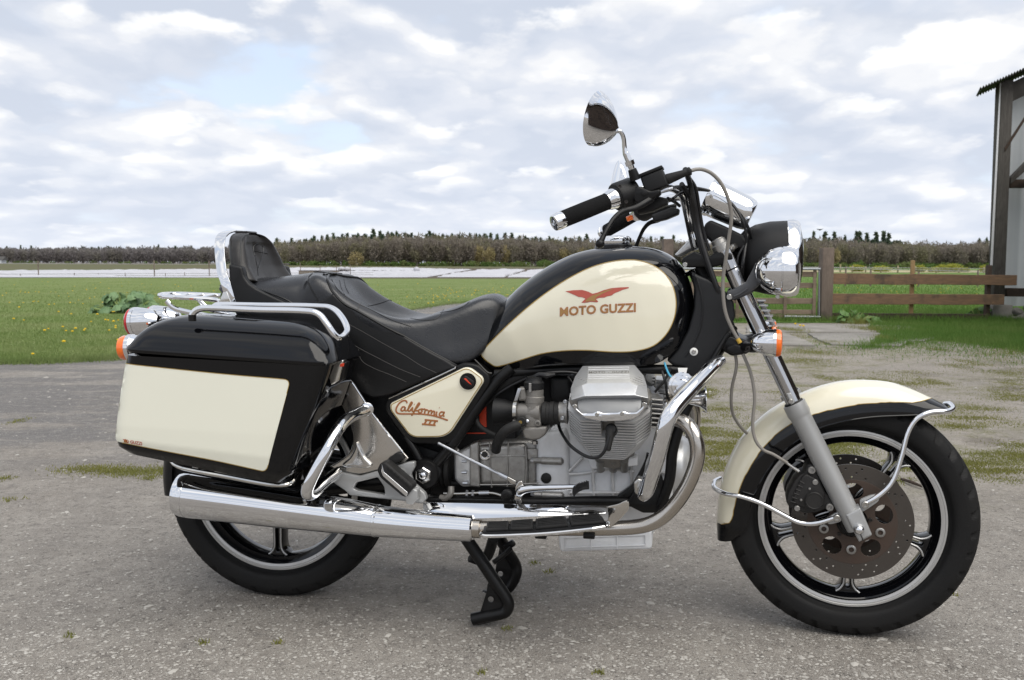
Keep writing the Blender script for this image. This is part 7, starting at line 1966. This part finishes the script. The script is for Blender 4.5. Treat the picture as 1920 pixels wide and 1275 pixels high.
# right-hand reservoir, boot and engine-stop button
rot = Matrix.Rotation(R_(22), 3, 'Y')
rot = Matrix.Rotation(R_(-21), 3, 'Y')
rc = P(1228, 341, .275)
res = sub('brake_reservoir', box(rc, (.058, .050, .044), .005, 3, rot), 'black_plastic', hb, 'square brake fluid reservoir')
sub('reservoir_lid', box(rc + rot @ Vector((0, 0, .0255)), (.062, .054, .008), .0025, 2, rot), 'black_plastic', hb)
sub('boot', lathe([(0, .0125), (.004, .0135), (.052, .0082), (.056, .0088), (.058, .0105), (.062, .0105), (.064, .007)], P(1249, 337, .275), (P(1296, 320, .27) - P(1249, 337, .275)), 22), 'rubber', hb)
sub('stop_button', box(P(1181, 409, .27), (.017, .012, .013), .002, 2, rot), 'orange_lens', hb, 'orange engine stop button')
sub('brake_switch', tube([P(1240, 360, .30), P(1250, 356, .30), P(1262, 353, .30)], [.004, .0055, .0045], 8, sub=2), 'zinc', hb)
# ---- mirrors
RC, AP = P(1119, 224, .36), P(1159, 243.5, .33)
maj = (P(1129, 173, .36) - P(1111, 276, .36)) * .5; mnr = Vector((-.020, -.046, -.004))
rings = []
for k in range(15):
    t = k / 14; s = max(.07, (1 - t ** 1.55) ** .86); c_ = RC.lerp(AP, 1 - (1 - t) ** 1.08)
    row = []
    for i in range(36):
        a = 2 * math.pi * i / 36; ca, sa = math.cos(a), math.sin(a)
        row.append(c_ + maj * (ca * s * (1.0 if ca > 0 else .97)) + mnr * (sa * s))
    rings.append(row)
lipr = [RC + (p - RC) * 1.02 + (RC - AP).normalized() * .004 for p in rings[0]]
def mirror_set(fl_, lab):
    mr = part('mirror', fl_(loft([[RC + (p - RC) * .93 + (RC - AP).normalized() * .003 for p in rings[0]], lipr] + rings)), 'chrome', lab, 60)
    sub('mirror_glass', fl_(fix(from_py([RC + (p - RC) * .94 + (RC - AP).normalized() * .0025 for p in rings[0]], [tuple(range(36))]))), 'mirror_glass', mr)
    sub('mirror_arm', fl_(tube([P(1157, 245, .33), P(1164, 247, .325), P(1169, 258, .32), P(1171, 277, .315), P(1174, 288, .312), P(1180, 303, .31), P(1186, 320, .305), P(1190, 336, .30)], [.006, .0058, .0055, .0060, .0085, .0085, .0075, .0085], 14)), 'chrome', mr)
    sub('lock_nut', fl_(lathe([(-.006, .0115), (.004, .0115), (.006, .010)], P(1181, 306, .31), (P(1187, 323, .305) - P(1181, 306, .31)), 6)), 'chrome', mr)
    sub('arm_socket', fl_(lathe([(-.004, .0105), (.020, .0135), (.024, .0135)], P(1186, 320, .305), (P(1192, 338, .30) - P(1186, 320, .305)), 16)), 'black_satin', mr)
mirror_set(lambda m: m, 'chrome teardrop mirror on the near handlebar end')
def far_mirror(m):
    m2 = mirrored(m); off = Vector((-.048, 0, -.088)); zmin = P(1190, 336, .30).z
    for v in m2.vertices: v.co += off * min(1, max(0, (v.co.z - zmin) / .05))
    return m2
mirror_set(far_mirror, 'chrome teardrop mirror on the far handlebar end')
# ---- instruments
pax = (P(1410, 404, .055) - P(1330, 368, .055)).normalized(); plen = (P(1410, 404, .055) - P(1330, 368, .055)).length
for s in (1, -1):
    fl_ = (lambda m: m) if s > 0 else mirrored
    pod = part('instrument', fl_(lathe([(.004, 0), (.004, .043), (-.004, .0465), (-.006, .0485), (.0, .0495), (.006, .0485), (.010, .0465), (.014, .0470), (.10, .0435), (plen - .006, .0400), (plen, .0350), (plen, 0)], P(1330, 368, .055), pax, 40)), 'chrome', 'chrome cased round instrument' if s > 0 else None)
    sub('dial', fl_(lathe([(-.0015, .042), (-.0016, 0)], P(1330, 368, .055), pax, 32)), 'black_satin', pod)
ib = part('instrument_bracket', plate(rnd([(1321, 420), (1332, 412), (1360, 424), (1392, 440), (1400, 452), (1396, 470), (1362, 462), (1338, 458), (1318, 440)], 5), .085, .17, .008, 2), 'black_plastic', 'black instrument bracket')
sub('bracket_stay', tube([P(1340, 460, .05), P(1380, 475, .05), P(1400, 500, .05)], .010, 10), 'black_satin', ib)
sub('lock_barrel', lathe([(0, .010), (.02, .010), (.024, .008), (.024, 0)], P(1367, 470, .08), (.6, -.4, .5), 16), 'steel', ib)
# ---- headlamp and auxiliary lamps
hc = P(1478, 484, 0)
hl = part('headlamp', lathe([(-.150, 0), (-.148, .030), (-.138, .052), (-.118, .074), (-.088, .090), (-.050, .0985), (-.004, .1005)], hc, (1, 0, 0), 56), 'black_plastic', 'large round headlamp with black shell and chrome rim')
sub('rim', lathe([(-.006, .1015), (-.004, .1040), (.010, .1045), (.022, .1010), (.028, .0950), (.028, .0920), (.020, .0900)], hc, (1, 0, 0), 56), 'chrome', hl)
sub('lens', lathe([(.020, .0925), (.030, .080), (.036, .05), (.038, 0)], hc, (1, 0, 0), 48), 'glass', hl)
sub('reflector', lathe([(.018, .0905), (.0, .085), (-.03, .06), (-.05, .03), (-.055, 0)], hc, (1, 0, 0), 40), 'chrome', hl)
for s in (1, -1):
    fl_ = (lambda m: m) if s > 0 else mirrored
    ac = P(1466, 508, .165)
    al_ = part('spot_lamp', fl_(lathe([(-.066, 0), (-.065, .014), (-.060, .027), (-.048, .042), (-.030, .0545), (-.012, .0605), (-.003, .0620), (-.002, .0610), (.0, .0610), (.001, .0632), (.020, .0625), (.030, .0590), (.036, .0540), (.036, .0520), (.030, .0510)], ac, (1, 0, 0), 48)), 'chrome', 'round chrome spot lamp beside the headlamp' if s > 0 else None)
    sub('lens', fl_(lathe([(.030, .0525), (.037, .045), (.041, .028), (.042, 0)], ac, (1, 0, 0), 40)), 'glass', al_)
    sub('reflector', fl_(lathe([(.029, .051), (.01, .046), (-.01, .03), (-.02, 0)], ac, (1, 0, 0), 32)), 'chrome', al_)
    sub('clamp_screw', fl_(screw(P(1458, 556.5, .165), .0055)), 'steel', al_)
    me = plate(rnd([(1362, 546), (1377, 541.5), (1399, 529), (1406, 515), (1418, 491), (1424, 512), (1423, 536), (1406, 549), (1388, 557), (1374, 563), (1364, 562)], 3), .138, .026, .005, 2)
    br = part('lamp_bracket', fl_(me), 'bracket_grey', 'grey clamp bracket holding the spot lamp' if s > 0 else None)
    sub('bracket_rib', fl_(tube([P(1376, 556, .140), P(1388, 550, .140), P(1402, 541, .140)], .0025, 8)), 'bracket_grey', br)
    sub('bracket_clamp', fl_(lathe([(-.014, .0275), (-.012, .0290), (.012, .0290), (.014, .0275)], P(1391, 546, .104), (P(1489, 756, .104) - P(1352, 463, .104)), 28)), 'bracket_grey', br)
    sub('clamp_bolt', fl_(screw(P(1367.5, 557, .140), .0075)), 'steel', br)
    ic = P(1455, 643, .185)
    ind = part('indicator', fl_(lathe([(-.062, 0), (-.061, .010), (-.055, .0185), (-.042, .0265), (-.025, .0325), (-.008, .0352), (-.0075, .0342), (-.006, .0342), (-.0055, .0358), (.0, .0358)], ic, (1, 0, 0), 36)), 'chrome', 'front indicator with orange lens' if s > 0 else None)
    sub('lens', fl_(lathe([(-.001, .0352), (.006, .0352), (.012, .0325), (.0145, .026), (.0155, 0)], ic, (1, 0, 0), 36)), 'orange_lens', ind)
    sub('indicator_stem', fl_(tube([P(1420, 652, .175), P(1404, 652, .15), P(1390, 650, .12)], .0125, 12, sub=3)), 'black_satin', ind)
    sub('stem_screw', fl_(screw(P(1404, 654, .17), .0075, (-.5, -1, 0))), 'dark_iron', ind)
# finned rectifier between the fork legs
rf = part('rectifier', plate(rnd([(1420, 566), (1432, 566), (1456, 612), (1446, 612)], 2), .03, .06, .003), 'alloy', 'finned chrome rectifier between the fork legs')
for k in range(6): sub('fin', box(P(1427 + k * 4.4, 563 + k * 9.6, .055), (.026, .012, .0045), .0012, 1), 'chrome', rf)
# junction block and lines
jb = part('brake_junction', plate(rnd([(1362, 652), (1376, 645), (1402, 652), (1406, 660), (1380, 666), (1365, 660)], 3), .14, .05, .004), 'black_plastic')
bl = part('brake_line', tube([P(1296, 320, .27), P(1306, 317.5, .265), P(1318, 318, .255), P(1334, 325, .245), P(1350, 341, .235), P(1363, 366, .225), P(1370, 392, .215), P(1371, 415, .21), P(1366, 450, .20), P(1361, 485, .19), P(1356, 520, .18), P(1356, 555, .175), P(1361, 588, .17), P(1372, 615, .165), P(1386, 640, .16)], .0046, 12), 'cable_grey', 'grey brake line from handlebar to caliper')
sub('line_cap', tube([P(1383, 635, .162), P(1388, 643, .162)], .0055, 12, sub=1), 'yellow_cap', bl)
sub('line_hose', tube([P(1393, 664, .15), P(1398, 675, .15), P(1407, 698, .15), P(1413, 725, .15), P(1415, 752, .15), P(1412, 780, .15), P(1412, 808, .15), P(1419, 830, .15), P(1432, 844, .145), P(1450, 852, .14), P(1476, 868, .13)], .0042, 12), 'cable_grey', bl)
sub('line_pipe', tube([P(1474, 867, .13), P(1486, 876, .13), P(1498, 884, .13)], [.0036, .0036, .0046], 10, sub=2), 'steel', bl)
sub('line_hose', tube([P(1379, 666, .12), P(1381, 682, .12), P(1379, 698, .12), P(1373, 724, .11), P(1371, 752, .10), P(1374, 775, .08), P(1384, 794, .06), P(1398, 810, .03), P(1420, 830, -.02)], .0042, 12), 'cable_grey', bl)
# bundle of black cables and wires from the bars to the frame
for pts, r_ in (([(1258, 352, .26), (1275, 350, .20), (1300, 352, .13), (1330, 358, .10), (1360, 372, .09), (1385, 395, .09), (1402, 425, .09), (1410, 450, .06)], .0042),
                ([(1262, 372, .20), (1280, 360, .16), (1310, 356, .09), (1345, 362, .09), (1375, 385, .10), (1395, 420, .11), (1400, 455, .09)], .0038),
                ([(1285, 318, .24), (1294, 345, .17), (1302, 385, .13), (1308, 420, .12), (1316, 455, .125), (1330, 500, .13), (1344, 540, .13), (1352, 560, .12)], .0075),
                ([(1278, 345, .2), (1294, 372, .14), (1301, 410, .12), (1310, 450, .12), (1322, 490, .12), (1340, 530, .12)], .0065),
                ([(1276, 365, .14), (1284, 400, .10), (1292, 440, .08), (1300, 470, .08)], .0036), ([(1252, 372, .22), (1264, 378, .18), (1274, 386, .13)], .0045),
                ([(1290, 330, .2), (1304, 352, .15), (1311, 390, .12), (1318, 430, .11), (1330, 470, .11)], .0045),
                ([(1400, 440, .05), (1396, 470, .08), (1392, 500, .09), (1390, 540, .06)], .0055), ([(1395, 460, .09), (1384, 480, .10), (1382, 500, .10), (1376, 515, .1)], .0028)):
    part('control_cable', tube([P(*p) for p in pts], r_, 9), 'cable_black')
part('cable_tie', lathe([(-.003, .0132), (.003, .0132)], P(1283, 375, .115), (.2, 0, 1), 16), 'black_satin')
part('cable_tie', lathe([(-.002, .0225), (.002, .0225)], P(1372, 505, .104), (P(1489, 756, .104) - P(1352, 463, .104)), 20), 'black_satin')
hw = part('wiring_loom', plate(rnd([(1390, 500), (1404, 470), (1416, 520), (1404, 540), (1385, 520)], 5), .03, .06, .01), 'black_plastic')
# ---- brake calipers
CAL_O = rnd([(1508, 887), (1514, 871), (1524, 869), (1530, 876), (1548, 922), (1560, 936), (1566, 944), (1562, 955), (1549, 955), (1530, 962), (1510, 963), (1481, 953), (1474, 941), (1477, 925), (1483, 914), (1490, 901), (1500, 890)], 3, 3)
for s in (1, -1):
    fl_ = (lambda m: m) if s > 0 else mirrored
    ca = part('brake_caliper', fl_(plate(CAL_O, .106, .084, .006, 3)), 'caliper', 'black brake caliper with round cap' if s > 0 else None)
    sub('caliper_web', fl_(plate(rnd([(1504, 893), (1512, 888), (1536, 900), (1548, 926), (1544, 950), (1512, 955), (1490, 946), (1486, 934)], 4), .113, .02, .005, 2)), 'caliper', ca)
    sub('piston_cap', fl_(lathe([(-.006, .0235), (.004, .0235), (.006, .0215), (.006, .020), (.005, .019), (.005, 0)], P(1526.5, 938.5, .116), (0, -1, 0), 32)), 'caliper', ca)
    for k in range(6): sub('caliper_rib', fl_(tube([P(1500 - k * 3.6, 902 + k * 7.6, .110), P(1508 - k * 3.2, 907 + k * 7.2, .113)], .0026, 7, sub=1)), 'caliper', ca)
    for x, y, r_ in ((1522, 881, .0098), (1555.5, 950.5, .0098)): sub('mounting_bolt', fl_(screw(P(x, y, .108), r_)), 'alloy', ca)
    for x, y in ((1528.5, 904, ), (1494.5, 953)): sub('pad_pin', fl_(lathe([(-.004, .0072), (.003, .0072), (.004, .006), (.004, 0)], P(x, y, .112), (0, -1, 0), 20)), 'alloy', ca)
    for x, y in ((1518, 916), (1502, 937)): sub('bleed_screw', fl_(lathe([(-.003, .0034), (.004, .003), (.005, 0)], P(x, y, .114), (0, -1, 0), 10)), 'alloy', ca)
bcl = bvh_of([o_ for o_ in bpy.data.objects if o_.name.startswith('piston_cap')][0])
ax_ = part('wheel_axle', cyl((CFs.x, -.12, CFs.z), (CFs.x, .12, CFs.z), .012, 16), 'steel')
